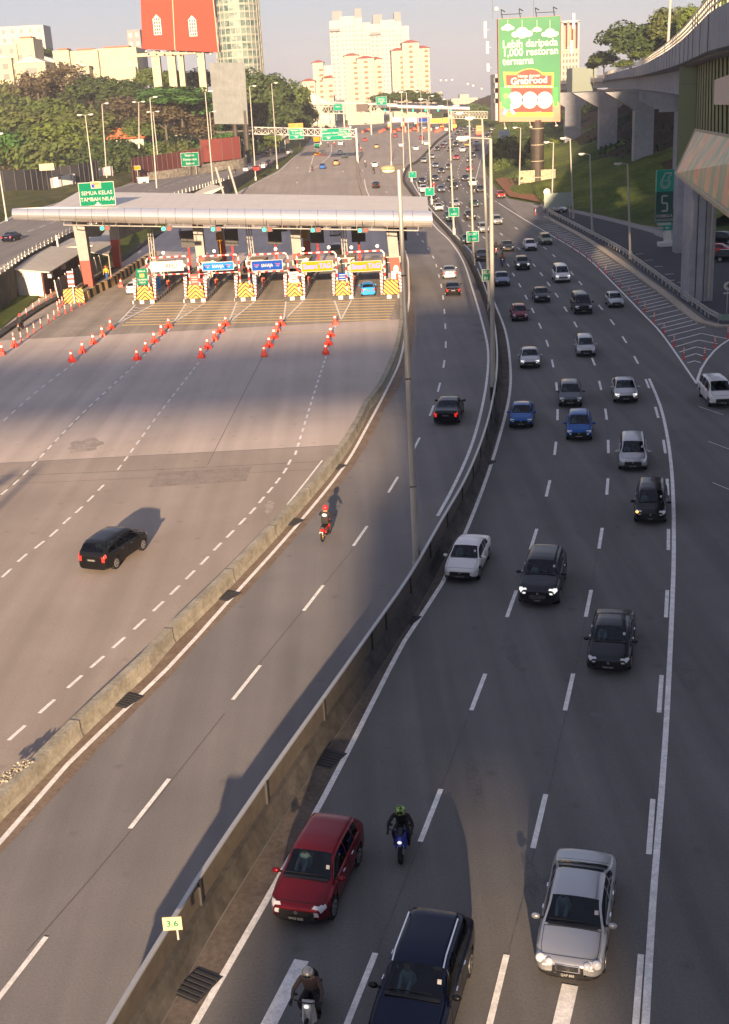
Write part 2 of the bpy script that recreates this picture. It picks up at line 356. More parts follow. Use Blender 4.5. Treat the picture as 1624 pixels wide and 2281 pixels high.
# hatched gore on the right
hl = GP([(1190,503),(1231,526),(1304,572),(1367,632),(1430,697),(1475,745),(1500,780)]); hr = GP([(1216,484),(1290,526),(1342,559),(1417,612),(1492,667),(1568,725),(1600,738)])
hl, hr = dens(hl, 1.0), dens(hr, 1.0)
sd = G(1533, 704)-G(1462, 721); sd.z = 0; sd.normalize()
acc = 1.0; prev = hl[0]
for a in hl[1:]:
    acc += (a-prev).length; prev = a
    if acc < 1.62 or a.y < G(1487, 752).y: continue
    acc = 0; best = min(hr, key=lambda c: abs((c-a).x*sd.y-(c-a).y*sd.x) if (c-a).dot(sd) > 0 else 99)
    c = a+sd*(best-a).dot(sd)
    if (c-a).length > 1: seg(a+sd*.5, c-sd*.5, .17)
for a, m_, c in (((1495,761),(1562,743),(1619,755)), ((1504,773),(1556,758),(1598,766)), ((1513,785),(1551,773),(1584,780)), ((1525,796),(1550,788),(1566,793.5)), ((1531,809),(1547,804),(1561,808))):
    seg(G(*a), G(*m_), .17); seg(G(*m_), G(*c), .17)
# plaza lane lines
PA = GP([(161,812),(85,870),(0,945),(-60,1000)]); PB = GP([(306,808),(180,925),(53,1058),(0,1105),(-60,1165)]); PC = GP([(449,800),(358,917),(266,1042),(247,1062)])
PC2 = GP([(225,1087),(202,1111),(176,1136),(149,1160),(120,1188),(88,1214),(50,1243),(15,1277),(-25,1312)])
PE = GP([(747,728),(737,755),(726,795),(705,860),(657,1015)]); PE2 = GP([(645,1030),(635,1049),(619,1071),(602,1092),(583,1114),(563,1138),(540,1162),(513,1190),(485,1218),(456,1249),(424,1281),(390,1315),(353,1351),(311,1391),(265,1432),(217,1475),(167,1519),(105,1574),(38,1633),(-30,1695)])
walk(PA, 2.2, 1.1, .16); walk(PB, 2.0, 1.1, .16); walk(PC, 2.0, 1.1, .14); walk(PE, 1.9, 1.05, .16)
dashes(PC2, 1.15, .16); dashes(PE2, 1.15, .16)
walk(GP([(376,735),(306,808)]), 2.2, 1.1, .16); walk(GP([(503,730),(449,800)]), 2.2, 1.1, .16)
line(GP([(718,1026),(680,1075),(640,1125)]), .12)
_k = 0
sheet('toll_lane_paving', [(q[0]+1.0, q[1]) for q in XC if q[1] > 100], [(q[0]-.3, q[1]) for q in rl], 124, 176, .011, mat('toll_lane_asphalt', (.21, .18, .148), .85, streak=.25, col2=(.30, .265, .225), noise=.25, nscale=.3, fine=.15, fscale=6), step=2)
# yellow boxes before the booths
for k in range(9):
    v = 671+k*6.1; t = k/8
    x0 = 338-70*t if k else 340
    seg(G(x0+4, v+5), G(884-16*t, v-8), .36, my)
seg(G(590, 742), G(872, 736), .14, my)
# far-left yellow bars for the motorcycle lane
for k, (u0, v0, u1) in enumerate(((110,644,138),(94,650,126),(72,656,124),(54,662,118),(36,669,103),(20,676,88),(3,683,72),(-10,690,54),(-20,697,28),(-30,706,16))):
    seg(G(u0, v0), G(u1, v0-3), .3, my)
# faint surface features: joints
jt = MB(); 
def jseg(pts, wd=.04):
    P = onz(dens(GP(pts), 3)); P = [p+Vector((0, 0, .012)) for p in P]; jt.sweep(P, [(-wd/2, 0), (wd/2, 0)], closed=False)
jseg([(587,790),(462,1036)]); jseg([(0,1079),(300,1066),(700,1046)]); jseg([(0,1061),(360,1046),(718,1028)], .06); jseg([(0,1105),(300,810)], .035)
jseg([(500,1590),(334,1800),(200,1960),(60,2120)], .035); jseg([(785,1225),(560,1500)], .035)
for L in (L1, L2): jseg([(p) for p in ((1236,880),(1243,960),(1228,1060),(1200,1170),(1160,1290))] if L is L1 else [(1345,900),(1356,1000),(1345,1130),(1322,1280),(1280,1500),(1235,1700)], .035)
jseg([(1075,1510),(1000,1710),(880,2020),(800,2220)], .035); jseg([(1240,1690),(1160,2020),(1090,2281)], .035)
m_joint = mat('bitumen_seam', (.10, .094, .09), .8, .3, fine=.3, fscale=3)
tag(jt.build('pavement_joint', m_joint), kind='structure')
rs = random.Random(4)
def stain(u, v, rx, ry, an=0.0):
    p = G(u, v); n = 18; i = len(st_.v); pts = []
    for k in range(n):
        a = 2*math.pi*k/n; r = rs.uniform(.7, 1.1); x, y = rx*r*math.cos(a), ry*r*math.sin(a); pts.append((p.x+x*math.cos(an)-y*math.sin(an), p.y+x*math.sin(an)+y*math.cos(an), zg(p.y)+.0145+.0004*len(st_.f)))
    st_.quad(*pts)
st_ = MB()
for a in ((1063, 725, .5, .9), (1066, 741, .5, 1.0), (1072, 758, .3, .7), (1424, 716, 1.2, .9), (1140, 1450, .3, 1.6), (1330, 1600, .25, 1.8), (1400, 1250, .3, 1.4), (1290, 1180, .25, 1.4), (1060, 1750, .25, 1.8), (1180, 1950, .2, 1.2), (1530, 1500, .4, 1.8)): stain(*a)
tag(st_.build('oil_stain', mat('oil_stained_asphalt', (.082, .079, .077), .7, .3, col2=(.12, .115, .112), noise=.25, nscale=2, fine=.2, fscale=9)), kind='structure')
st_ = MB()
for a in ((190, 992, 1.3, 2.0), (600, 1130, .3, 1.2)): stain(*a)
tag(st_.build('oil_stain', mat('oil_stained_paving', (.24, .205, .18), .8, .3, col2=(.38, .33, .29), noise=.2, nscale=1, fine=.2, fscale=4)), kind='structure')
pt_ = MB(); P4 = GP([(352, 1052), (560, 1040), (548, 1072), (330, 1086)]); pt_.quad(*[p+Vector((0, 0, .0135)) for p in P4]); 
tag(pt_.build('road_patch', mat('patched_asphalt', (.21, .178, .155), .85, .2, col2=(.28, .24, .21), noise=.2, nscale=1.2, fine=.2, fscale=7)), kind='structure')
# arrows and chevron gores at the islands
ISL = [(299,343,677),(412,457,674),(525,568,671),(635,677,669),(743,785,667)]
for (a, c, v), tip in zip(ISL, ((262,721),(388,718),(510,718),(632,714),(760,712))):
    T = G(*tip); p, q = G(a+2, v+3), G(c-2, v+2); seg(p, T, .16); seg(q, T, .16)
    for k in range(5):
        f = .12+.15*k; s0, s1 = p.lerp(T, f), q.lerp(T, f); m_ = s0.lerp(s1, .5)+Vector((0, -1.0*(1-f), 0))
        seg(s0, m_, .14); seg(m_, s1, .14)
def arrow(p, s=1):
    p = Vector(p); seg(p, p+Vector((0, 3*s, 0)), .3); z = zg(p.y)+lift(p.y)+.01
    mk.quad((p.x-.6*s, p.y+3*s, z), (p.x+.6*s, p.y+3*s, z), (p.x, p.y+5*s, z))
for u, v in ((661,424-16),(764,383),(808,381),(570+92,375)): arrow(G(u, v))
# red painted island on the far left road
rp = MB(); T = GP([(690,383),(700,345),(733,345)]); rp.quad(*[p+Vector((0, 0, .03)) for p in T])
tag(rp.build('painted_island', mat('red_road_paint', (.33, .09, .08), .8, fine=.1)), kind='structure')
line(GP([(689,384),(699,345)]), .2); line(GP([(689,384),(735,346),(738,322)]), .2)
line(GP([(529,431),(570,408),(620,382),(650,355),(671,338)]), .18)
line(GP([(700,335),(692,360),(665,388)]), .1) if 0 else None
line(GP([(938,353),(960,336),(990,309),(1018,289)]), .2); walk(GP([(853,390),(870,368),(885,352),(930,330),(960,314)]), 8, 3, .15)
line(GP([(1058,406),(1077,338),(1096,305)]), .15)
tag(mk.build('lane_marking', m_white), kind='structure'); tag(my.build('yellow_box_marking', m_yellow), kind='structure')
# drain gratings
for k, (u, v, s) in enumerate(((283,1560,1),(507,1327,1),(654,1163,1),(752,1040,1),(440,2195,1),(1090,1030,.8),(1120,840,.8),(733,1690,1),(915,1380,.8))):
    d = MB(); p = G(u, v); an = .55
    for q in range(6):
        o = Vector((math.sin(an), math.cos(an), 0))*(q*.17-.45)*s
        d.box((p.x+o.x, p.y+o.y, .03), (.75*s, .09*s, .03), -an)
    d.box((p.x, p.y, .012), (.85*s, 1.15*s, .02), -an)
    lab = ['below the mossy concrete barrier nearest the camera', 'with a green tuft at the foot of the concrete barrier', 'beside the rider in the red helmet', 'in the gutter where the concrete barrier bends', 'by the bottom of the metal median screen', 'in the median gutter left of the blue sedan', 'in the median gutter above the blue sedan', 'among pale litter right of the median screen', 'covered by dry leaves right of the median screen'][k]
    tag(d.build('drain_grating', m_dark), 'dark iron drain grating '+lab, 'drain grating', 'drain gratings in the gutters')
# ------------------------------------------------------------------ concrete barrier between plaza and carriageway
b = MB(); P = onz(dens(BAR1[:-1], 2.0))
b.sweep(P, [(0, 0), (.08, .2), (.11, .66), (.50, .66), (.58, 0)])
b.cur = 1
for k in range(2, len(P)-1, 3):
    t = (P[k]-P[k-1]).normalized(); r = Vector((t.y, -t.x, 0)); q0, q1, q2, q3 = P[k]+r*-.008, P[k]+r*.075+Vector((0, 0, .2)), P[k]+r*.10+Vector((0, 0, .668)), P[k]+r*.51+Vector((0, 0, .668)); d = t*.035
    for a_, c_ in ((q0, q1), (q1, q2), (q2, q3)): b.quad(a_-d, a_+d, c_+d, c_-d)
ba = b.build('concrete_barrier', [m_conc_old, m_joint]); tag(ba, 'long mossy concrete barrier curving between the toll plaza and the outbound lanes', 'barrier')
# broken lower end: rubble heap
b = MB(); q0, q1 = Z(-20, 1757, .66), Z(62, 1697, .66)
for k in range(150):
    r = random.uniform(.03, .10); p = q0.lerp(q1, random.random())+Vector((random.uniform(-.25, .2), random.uniform(-.1, .1), 0))
    b.box((p.x, p.y, .66+random.uniform(0, .07)), (r, r*.8, r*.7), random.random()*3, .7)
tag(b.build('rubble_pile', m_conc_old), 'heap of broken pale concrete lying on the near end of the mossy barrier', 'rubble', kind='stuff')
# ------------------------------------------------------------------ median: plinth + metal screen
med = empty('median_barrier', tuple(MEDF[-2]), 0, 'curved median barrier, concrete plinth with a metal screen between the two directions', 'barrier')
med.location = (0, 0, 0)
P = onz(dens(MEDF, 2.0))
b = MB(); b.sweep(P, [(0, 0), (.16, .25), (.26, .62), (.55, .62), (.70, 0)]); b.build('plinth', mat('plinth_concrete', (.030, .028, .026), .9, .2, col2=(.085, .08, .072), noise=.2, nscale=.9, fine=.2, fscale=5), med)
m_screen = mat('screen_sheet', (.095, .082, .066), .55, .5, metal=.3, fine=.2, fscale=3)
Pn = [p for p in P if p.y < 150]
b = MB(); b.sweep(Pn, [(.41, .68), (.41, 1.42), (.45, 1.42), (.45, .68)]); b.build('screen_panel', m_screen, med)
b = MB(); b.sweep(Pn, [(.37, 1.43), (.37, 1.50), (.50, 1.50), (.50, 1.43)]); b.build('top_rail', m_steel, med)
acc = 0
for a, c in zip(Pn, Pn[1:]):
    acc += (c-a).length
    if acc >= 3.0:
        acc = 0; t = (c-a).normalized(); r = Vector((t.y, -t.x, 0)); p = a+r*.38
        b = MB(); b.box((p.x, p.y, 1.04), (.09, .07, .84), math.atan2(t.y, t.x)); b.build('post', m_dark, med)
# km marker on the screen
p = Z(384, 2057, 1.95)
k = empty('kilometre_sign', (p.x, p.y, 1.55), 0, 'small cream kilometre plate reading 36 on top of the median screen', 'sign')
b = MB(); b.box((0, 0, .4), (.50, .03, .40)); b.build('plate', mat('cream_plate', (.50, .42, .22), .5), k)
b = MB(); b.box((.1, .05, .1), (.05, .05, .5)); b.build('post', m_steel, k)
text('lettering', '3.6', .26, (0, -.02, .4), FACE, m_green, k, bold=.02)
# ------------------------------------------------------------------ right guardrail, kerb
gr = empty('guardrail', (0, 0, 0), 0, 'twin steel guardrail with posts along the kerb beside the hatched gore', 'guardrail')
P = dens(GP([(1216,474),(1316,527),(1380,562),(1422,592),(1500,650),(1578,708),(1600,720)]), 2.0)
for h in (.45, .75):
    b = MB(); b.sweep(P, [(0, h), (-.04, h+.06), (0, h+.12), (-.05, h+.18), (.02, h+.18), (.04, h)]); b.build('rail', m_steel, gr)
for k in range(0, len(P), 1):
    b = MB(); b.box((P[k].x, P[k].y, .45), (.1, .12, .9)); b.build('post', m_steel, gr)
q = G(1608, 722)
b = MB(); b.sweep([P[-1], q, G(1660, 722)], [(0, .35), (0, .95), (.06, .95), (.06, .35)]); b.build('end_plate', mat('green_end_plate', (.18, .26, .22), .5), gr)
b = MB(); P = dens(GP([(1216,484),(1290,524),(1342,557),(1417,610),(1492,665),(1560,718),(1600,728),(1680,728)]), 2.0)
b.sweep(P, [(-.45, 0), (-.45, .16), (.45, .16), (.45, 0)]); tag(b.build('kerb', mat('kerb_concrete', (.36, .31, .24), .85, fine=.2, fscale=3)), kind='structure')
# ------------------------------------------------------------------ toll canopy
m_tube = mat('brushed_aluminium', (.80, .79, .78), .30, .5, metal=.85, fine=.04, fscale=2)
m_roof = mat('canopy_roof_sheet', (.50, .48, .45), .8, .15, col2=(.58, .56, .53), noise=.3, nscale=.3, fine=.05, fscale=3)
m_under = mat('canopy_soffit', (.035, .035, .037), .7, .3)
m_colm = mat('column_stone', (.26, .25, .235), .75, .3, fine=.1, fscale=2)
m_colred = mat('column_red', (.40, .045, .03), .6, .4, fine=.1, fscale=3)
TL, TR = A(30, 477, 158), A(962, 489, 140)      # axis of the front tube
BL, BRr = Z(174, 427, TL.z+.5), Z(952, 438, TR.z+.9)
can = empty('toll_canopy', (0, 0, 0), 0, 'wide pale metal canopy with a rounded silver front edge over the near toll booths', 'canopy')
def ring(c, r, k=14, a0=-100, a1=130):
    return [c+Vector((0, -r*math.cos(R(a0+(a1-a0)*i/k))*1.0, r*math.sin(R(a0+(a1-a0)*i/k))*.9)) for i in range(k+1)]
b = MB(); N = 24; rows = []
for i in range(N+1):
    t = i/N; c = TL.lerp(TR, t); r = .78+.28*min(1, t*3)
    rows.append(ring(c, r))
for a, c in zip(rows, rows[1:]):
    for k in range(len(a)-1): b.quad(a[k], a[k+1], c[k+1], c[k])
b.quad(*rows[0]); b.quad(*reversed(rows[-1]))
b.build('front_tube', m_tube, can, smooth=True)
b = MB()
for i in range(1, N):
    a = [c+(c-TL.lerp(TR, i/N)).normalized()*.012 for c in ring(TL.lerp(TR, i/N), .78+.28*min(1, i/N*3))]
    d = (TR-TL).normalized()*.02
    for k in range(len(a)-1): b.quad(a[k]-d, a[k+1]-d, a[k+1]+d, a[k]+d)
b.build('tube_seam', m_dark, can)
b = MB(); tl, tr = TL+Vector((3.2, .5, .85)), TR+Vector((-.3, .5, .8)); th = Vector((0, 0, -.18))
tl2 = TL.lerp(TR, .10)+Vector((0, .5, .9)); BL2 = BL
NR = 30
for i in range(NR):
    t0, t1 = i/NR, (i+1)/NR
    p0, p1, q0, q1 = tl2.lerp(tr, t0), tl2.lerp(tr, t1), BL2.lerp(BRr, t0), BL2.lerp(BRr, t1)
    b.hexa([p0+th, p1+th, q1+th, q0+th], [p0, p1, q1, q0])
b.hexa([TL+Vector((0, .4, .5)), tl2+th, tl2+Vector((0, 1, -.18)), TL+Vector((.2, .8, .5))], [TL+Vector((0, .4, .66)), tl2, tl2+Vector((0, 1, 0)), TL+Vector((.2, .8, .66))])
b.build('roof', m_roof, can)
b = MB()
for i in range(1, NR):
    t0 = i/NR; p, q = tl2.lerp(tr, t0), BL2.lerp(BRr, t0); d = Vector((.012, 0, 0)); u_ = Vector((0, 0, .012))
    b.hexa([p-d, p+d, q+d, q-d], [p-d+u_, p+d+u_, q+d+u_, q-d+u_])
b.build('roof_seam', m_roof, can)
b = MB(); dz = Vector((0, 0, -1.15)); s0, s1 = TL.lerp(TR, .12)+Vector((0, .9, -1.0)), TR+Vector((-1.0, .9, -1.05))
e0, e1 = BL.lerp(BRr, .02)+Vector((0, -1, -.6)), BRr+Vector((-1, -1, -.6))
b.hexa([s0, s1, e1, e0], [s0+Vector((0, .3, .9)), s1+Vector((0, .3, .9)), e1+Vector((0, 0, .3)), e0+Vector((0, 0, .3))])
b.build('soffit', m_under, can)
b = MB(); g0, g1 = TL.lerp(TR, .13)+Vector((0, -.2, -1.25)), TR+Vector((-7.6+6, -.2, -1.15))
b.bar(g0, g1, .07); 
for i in range(26): p = g0.lerp(g1, i/25); b.bar(p, p+Vector((0, .5, .5)), .04, n=5)
b.build('signal_rail', m_pole, can)
def colm(v0, v1, us, topus, Yoff=0, red=3.6):
    pass
def column(ub, vb, ut, w0, w1, red=3.4):
    base = G(ub, vb); Yb = base.y; top = A(ut, 505, Yb+.6); top.z = min(TL.z-.6, (TL.z+TR.z)/2+.1)
    top.y = Yb; 
    b = MB(); f = red/top.z; m_ = base.lerp(top, f)
    def sq(c, w, d): return [(c.x-w/2, c.y-d/2, c.z), (c.x+w/2, c.y-d/2, c.z), (c.x+w/2, c.y+d/2, c.z), (c.x-w/2, c.y+d/2, c.z)]
    wm = w0+(w1-w0)*f
    b.cur = 1; b.hexa(sq(base, w0, w0*1.1), sq(m_, wm, wm*1.1)); b.cur = 0; b.hexa(sq(m_, wm, wm*1.1), sq(top, w1, w1*1.3))
    b.build('column', [m_colm, m_colred], can)
column(200, 636, 180, 1.15, 1.6); column(262, 597, 256, 1.1, 1.25, 4.2); column(455, 628, 441, 1.1, 1.25)
column(499, 588, 489, 1.0, 1.0); column(668, 622, 656, 1.15, 1.25); column(686, 590, 682, 1.0, 1.0); column(884, 634, 868, 1.2, 1.25)
# pylons (thin lattice posts)
for ub, vb, ut in ((345, 622, 333), (566, 618, 552), (772, 614, 764)):
    base = G(ub, vb); top = Vector((A(ut, 510, base.y).x, base.y+.5, 8.6)); b = MB()
    for dx in (-.32, 0, .32): b.bar(base+Vector((dx, 0, 0)), top+Vector((dx, 0, 0)), .07, n=6)
    for k in range(8):
        p, q = base.lerp(top, k/8), base.lerp(top, (k+1)/8); s = -1 if k % 2 else 1
        b.bar(p+Vector((.32*s, 0, 0)), q-Vector((.32*s, 0, 0)), .035, n=5)
    b.build('lattice_post', m_pole, can)
# lane signal lamps (hanging from the rail)
m_gon = mat('green_signal_light', (.0, .75, .30), .3, emit=2.2); m_roff = mat('red_signal_lens', (.30, .02, .015), .4)
for k, u in enumerate((289, 457, 598, 700 if 0 else 619, 704, 826)): pass
sig = [(234, 508), (371, 509), (481, 510), (595, 511), (703, 512), (808, 513)]
for k, (u, v) in enumerate(sig):
    p = A(u, v, 141+ (0 if u > 300 else 6)); e = empty('lane_signal', p, 0, 'lane signal lit green under the canopy edge, %s from the left' % ORD[k], 'signal light', 'lane signals under the canopy')
    b = MB(); b.box((0, 0, 0), (1.25, .25, .55)); b.bar((0, 0, .2), (0, .1, 1.0), .05); b.build('housing', m_dark, e)
    b = MB(); b.bar((-.32, -.1, 0), (-.32, -.17, 0), .2, n=12); b.build('green_lamp', m_gon, e)
    b = MB(); b.bar((.32, -.1, 0), (.32, -.17, 0), .22, n=12); b.build('red_lamp', m_roff, e)
# canopy roof sign
def panel(b, w, h, t=.06, rad=.12):
    b.box((0, 0, 0), (w, t, h))
def sign_board(name, c, w, h, m, border, label, cat='sign', legs=None, group=None, rz=0):
    e = empty(name, c, rz, label, cat, group)
    b = MB(); b.box((0, .02, 0), (w, .05, h)); b.build('border', border, e)
    b = MB(); b.box((0, -.012, 0), (w-.16*min(1, w/3), .03, h-.16*min(1, w/3))); b.build('panel', m, e)
    if legs:
        for x in legs[0]:
            b = MB(); b.bar((x, .12, legs[1]), (x, .12, h/2*.8), legs[2], n=8); b.build('post', m_pole, e)
    return e
pc = A(216, 432, 158); wS = (A(256, 431, 158)-A(176, 431, 158)).x; hS = A(215, 405, 158).z-A(219, 458, 158).z
e = sign_board('toll_lane_sign', pc, wS, hS, m_green, m_wtext, 'large green sign SEMUA KELAS TAMBAH NILAI standing on the canopy roof', legs=((-1.9, 0, 1.9), -hS/2-1.0, .07))
text('lettering', 'SEMUA KELAS', .68, (0, -.05, .12), FACE, m_wtext, e, sx=.95, bold=.008); text('lettering', 'TAMBAH NILAI', .68, (0, -.05, -.66), FACE, m_wtext, e, sx=.95, bold=.008)
b = MB(); b.quad((-.45, -.05, -1.25), (0, -.05, -1.65), (.45, -.05, -1.25)); b.box((0, -.05, -1.15), (.32, .02, .25)); b.build('arrow', m_wtext, e)
m_logoo = mat('logo_orange', (.75, .22, .06), .5)
def logo(e, x, z, s):
    b = MB(); b.box((x, -.045, z), (1.0*s, .02, .66*s)); b.build('logo_frame', m_wtext, e)
    b = MB(); b.box((x, -.06, z), (.88*s, .02, .54*s)); b.build('logo_panel', m_logoo, e)
    b = MB(); b.box((x-.26*s, -.075, z-.09*s), (.34*s, .02, .32*s)); b.build('logo_corner', m_blue, e)
    text('logo_lettering', 'Touch', .24*s, (x, -.08, z+.12*s), FACE, m_red, e, bold=.02)
    text('logo_lettering', "'n Go", .18*s, (x-.02*s, -.095, z-.1*s), FACE, m_wtext, e, bold=.02)
logo(e, 0, 1.12, 1.3)
# ------------------------------------------------------------------ toll islands
m_chev = stripes('chevron_yellow_black', (.62, .33, .01), (.045, .025, .01), 2.2, chev=(0, .9))
m_diag = stripes('diagonal_yellow_black', (.62, .33, .01), (.045, .025, .01), 2.2, rot=.9)
m_fin = stripes('fin_red_white', (.55, .54, .52), (.45, .02, .02), 2.6, rot=.5, duty=.6)
m_rw = stripes('pipe_red_white', (.52, .51, .49), (.42, .025, .025), 1.1, axis='X'); m_rwz = stripes('post_red_white', (.52, .51, .49), (.42, .025, .025), 1.1, axis='Z')
m_bw = stripes('kerb_black_white', (.02, .02, .02), (.42, .42, .40), .7, axis='Y')
m_bwx = stripes('kerb_black_white_front', (.02, .02, .02), (.48, .48, .46), .8, axis='X', duty=.6)
m_booth = mat('booth_wall', (.10, .10, .11), .5, .4); m_boothr = mat('booth_roof', (.30, .24, .18), .6)
m_disp = mat('display_panel', (.42, .38, .30), .5); m_led = mat('display_black', (.02, .02, .02), .4); m_amb = mat('lit_white_lamp', (.9, .65, .42), .4, emit=1.5)
m_arm = mat('barrier_blue', (.02, .2, .45), .5)
kinds = ['leftmost toll island, with a green notice board on its crash block', 'toll island with a small red notice between the white and the first blue lane sign', 'toll island between the two blue lane signs', 'toll island with a white notice between blue and yellow lane signs', 'toll island with a small blue notice between the two yellow lane signs', 'rightmost toll island, with diagonal stripes, against the carriageway barrier']
PISL = []
axis_dir = 0.075
for k, (u0, u1, v) in enumerate(ISL+[(850, 894, 665)]):
    p0, p1 = G(u0, v), G(u1, v); c = (p0+p1)/2; wd = (p1-p0).length; PISL.append((c, wd))
    rz = -.055+.0*k
    e = empty('toll_island', c, rz, kinds[k], 'toll island', 'toll islands of the near plaza')
    b = MB(); b.box((0, 14.5, .13), (wd, 28, .26)); b.build('slab', m_conc, e)
    for s in (-1, 1):
        b = MB(); b.box((s*(wd/2+.012), 14.5, .15), (.14, 28.1, .34)); b.build('side_kerb', m_bw, e)
    b = MB(); b.box((0, .30, .2), (wd+.1, .5, .42)); b.build('front_kerb', m_bwx, e)
    b = MB(); w_ = wd*.40; b.hexa([(-w_, .75, .3), (w_, .75, .3), (w_, 2.2, .3), (-w_, 2.2, .3)], [(-w_*.8, 1.25, 1.9), (w_*.8, 1.25, 1.9), (w_*.8, 2.2, 1.9), (-w_*.8, 2.2, 1.9)])
    b.build('crash_block', m_diag if k == 5 else m_chev, e)
    for s in (-1, 1):
        b = MB(); x = s*wd*.47; b.hexa([(x-.09, .8, .3), (x+.09, .8, .3), (x+.09, 2.0, .3), (x-.09, 2.0, .3)], [(x-.2-.06*s, 1.5, 2.9), (x+.2-.06*s, 1.5, 2.9), (x+.2-.06*s, 1.7, 2.9), (x-.2-.06*s, 1.7, 2.9)])
        b.build('fin', m_fin, e)
    b = MB(); b.box((0, 14, 1.5), (wd*.62, 4.2, 2.5)); b.build('booth', m_booth, e)
    b = MB(); b.box((0, 11.86, 1.9), (wd*.5, .06, 1.2)); b.box((wd*.32, 14, 1.9), (.06, 3.2, 1.1)); b.box((-wd*.32, 14, 1.9), (.06, 3.2, 1.1)); b.build('booth_window', m_glassb, e)
    b = MB(); b.box((0, 13.6, 2.95), (wd*.85, 5.4, .4)); b.build('booth_roof', m_boothr, e)
    b = MB(); b.box((0, 10.8, 3.05), (wd*.9, .18, .75)); b.build('display', m_disp, e)
    b = MB(); b.box((-.35, 10.68, 3.05), (1.1, .04, .55)); b.build('display_screen', m_led, e)
    if k == 0: text('display_lettering', '13.29', .42, (-.35, 10.64, 3.05), FACE, m_wtext, e, bold=.02)
    if k in (1, 2): text('display_lettering', 'RM 0.00', .26, (-.35, 10.64, 3.05), FACE, m_wtext, e, bold=.02)
    b = MB(); b.ball((.75 if k % 2 else -.9, 10.5, 3.35), .19); b.build('beacon', m_amb, e)
    # equipment along the island: railings, card readers, panels
    b = MB()
    for s in (-1, 1):
        b.bar((s*wd*.43, 3, 1.1), (s*wd*.43, 11.5, 1.1), .035, n=6); b.bar((s*wd*.43, 3, .7), (s*wd*.43, 11.5, .7), .03, n=6)
        for y in (3, 5.1, 7.2, 9.3, 11.5): b.bar((s*wd*.43, y, .25), (s*wd*.43, y, 1.1), .035, n=6)
    b.build('railing', m_pole, e)
    b = MB(); b.box((.2, 8.4, 1.1), (.5, .5, 1.7)); b.build('card_reader', m_white if k % 2 else m_arm, e)
    b = MB(); b.box((-.4, 5.6, .9), (.45, .6, 1.2)); b.build('cabinet', m_disp, e)
    b = MB(); b.ball((.5, 9.5, 2.0), (.35, .12, .55)); b.build('mirror', m_lampg, e)
    b = MB(); b.bar((wd*.42, 10, .2), (wd*.42, 10, 1.2), .12); b.box((wd*.42, 10, 1.05), (.35, .35, .5)); b.build('barrier_post', m_orange, e)
    # rear: dark board and red post
    b = MB(); b.box((.9, 27, 4.6), (1.9, .12, 2.3)); b.build('rear_board', m_dark, e)
    b = MB(); b.bar((.9, 27.1, .2), (.9, 27.1, 3.6), .16); b.build('rear_post', m_red, e)
    if k in (1, 3):
        b = MB(); b.box((-.9, 27.6, 4.7), (.9, .06, 1.1)); b.bar((-.9, 27.7, .2), (-.9, 27.7, 4.5), .05); b.build('rear_notice', m_tyellow, e)
    # small notices on the crash blocks
    nb = [m_green, m_red, None, m_wpaint, m_blue, None][k]
    if nb:
        b = MB(); (b.box((-.1, 1.0, 3.1), (1.35, .06, 1.9)) if k == 0 else b.box((0, 1.1, 2.55 if k < 4 else 2.5), (1.0, .06, 1.25 if k < 4 else .8))); b.build('notice', nb, e)
        b = MB(); b.bar((0, 1.2, 1.7), (0, 1.2, 2.6), .05); b.build('notice_post', m_pole, e)
        if k == 0:
            for z, s in ((3.75, 'SEMUA'), (2.75, 'TAMBAH'), (2.42, 'NILAI')): text('notice_lettering', s, .3, (-.1, .95, z), FACE, m_wtext, e, bold=.02)
            b = MB(); b.box((-.1, .95, 3.25), (.55, .03, .4)); b.build('notice_logo', m_logoo, e)
        else:
            b = MB()
            for q in range(3): b.box((0, 1.05, 2.85-.28*q-(.15 if k == 4 else 0)), (.7, .02, .1))
            b.build('notice_text', m_red if k == 3 else m_wtext, e)
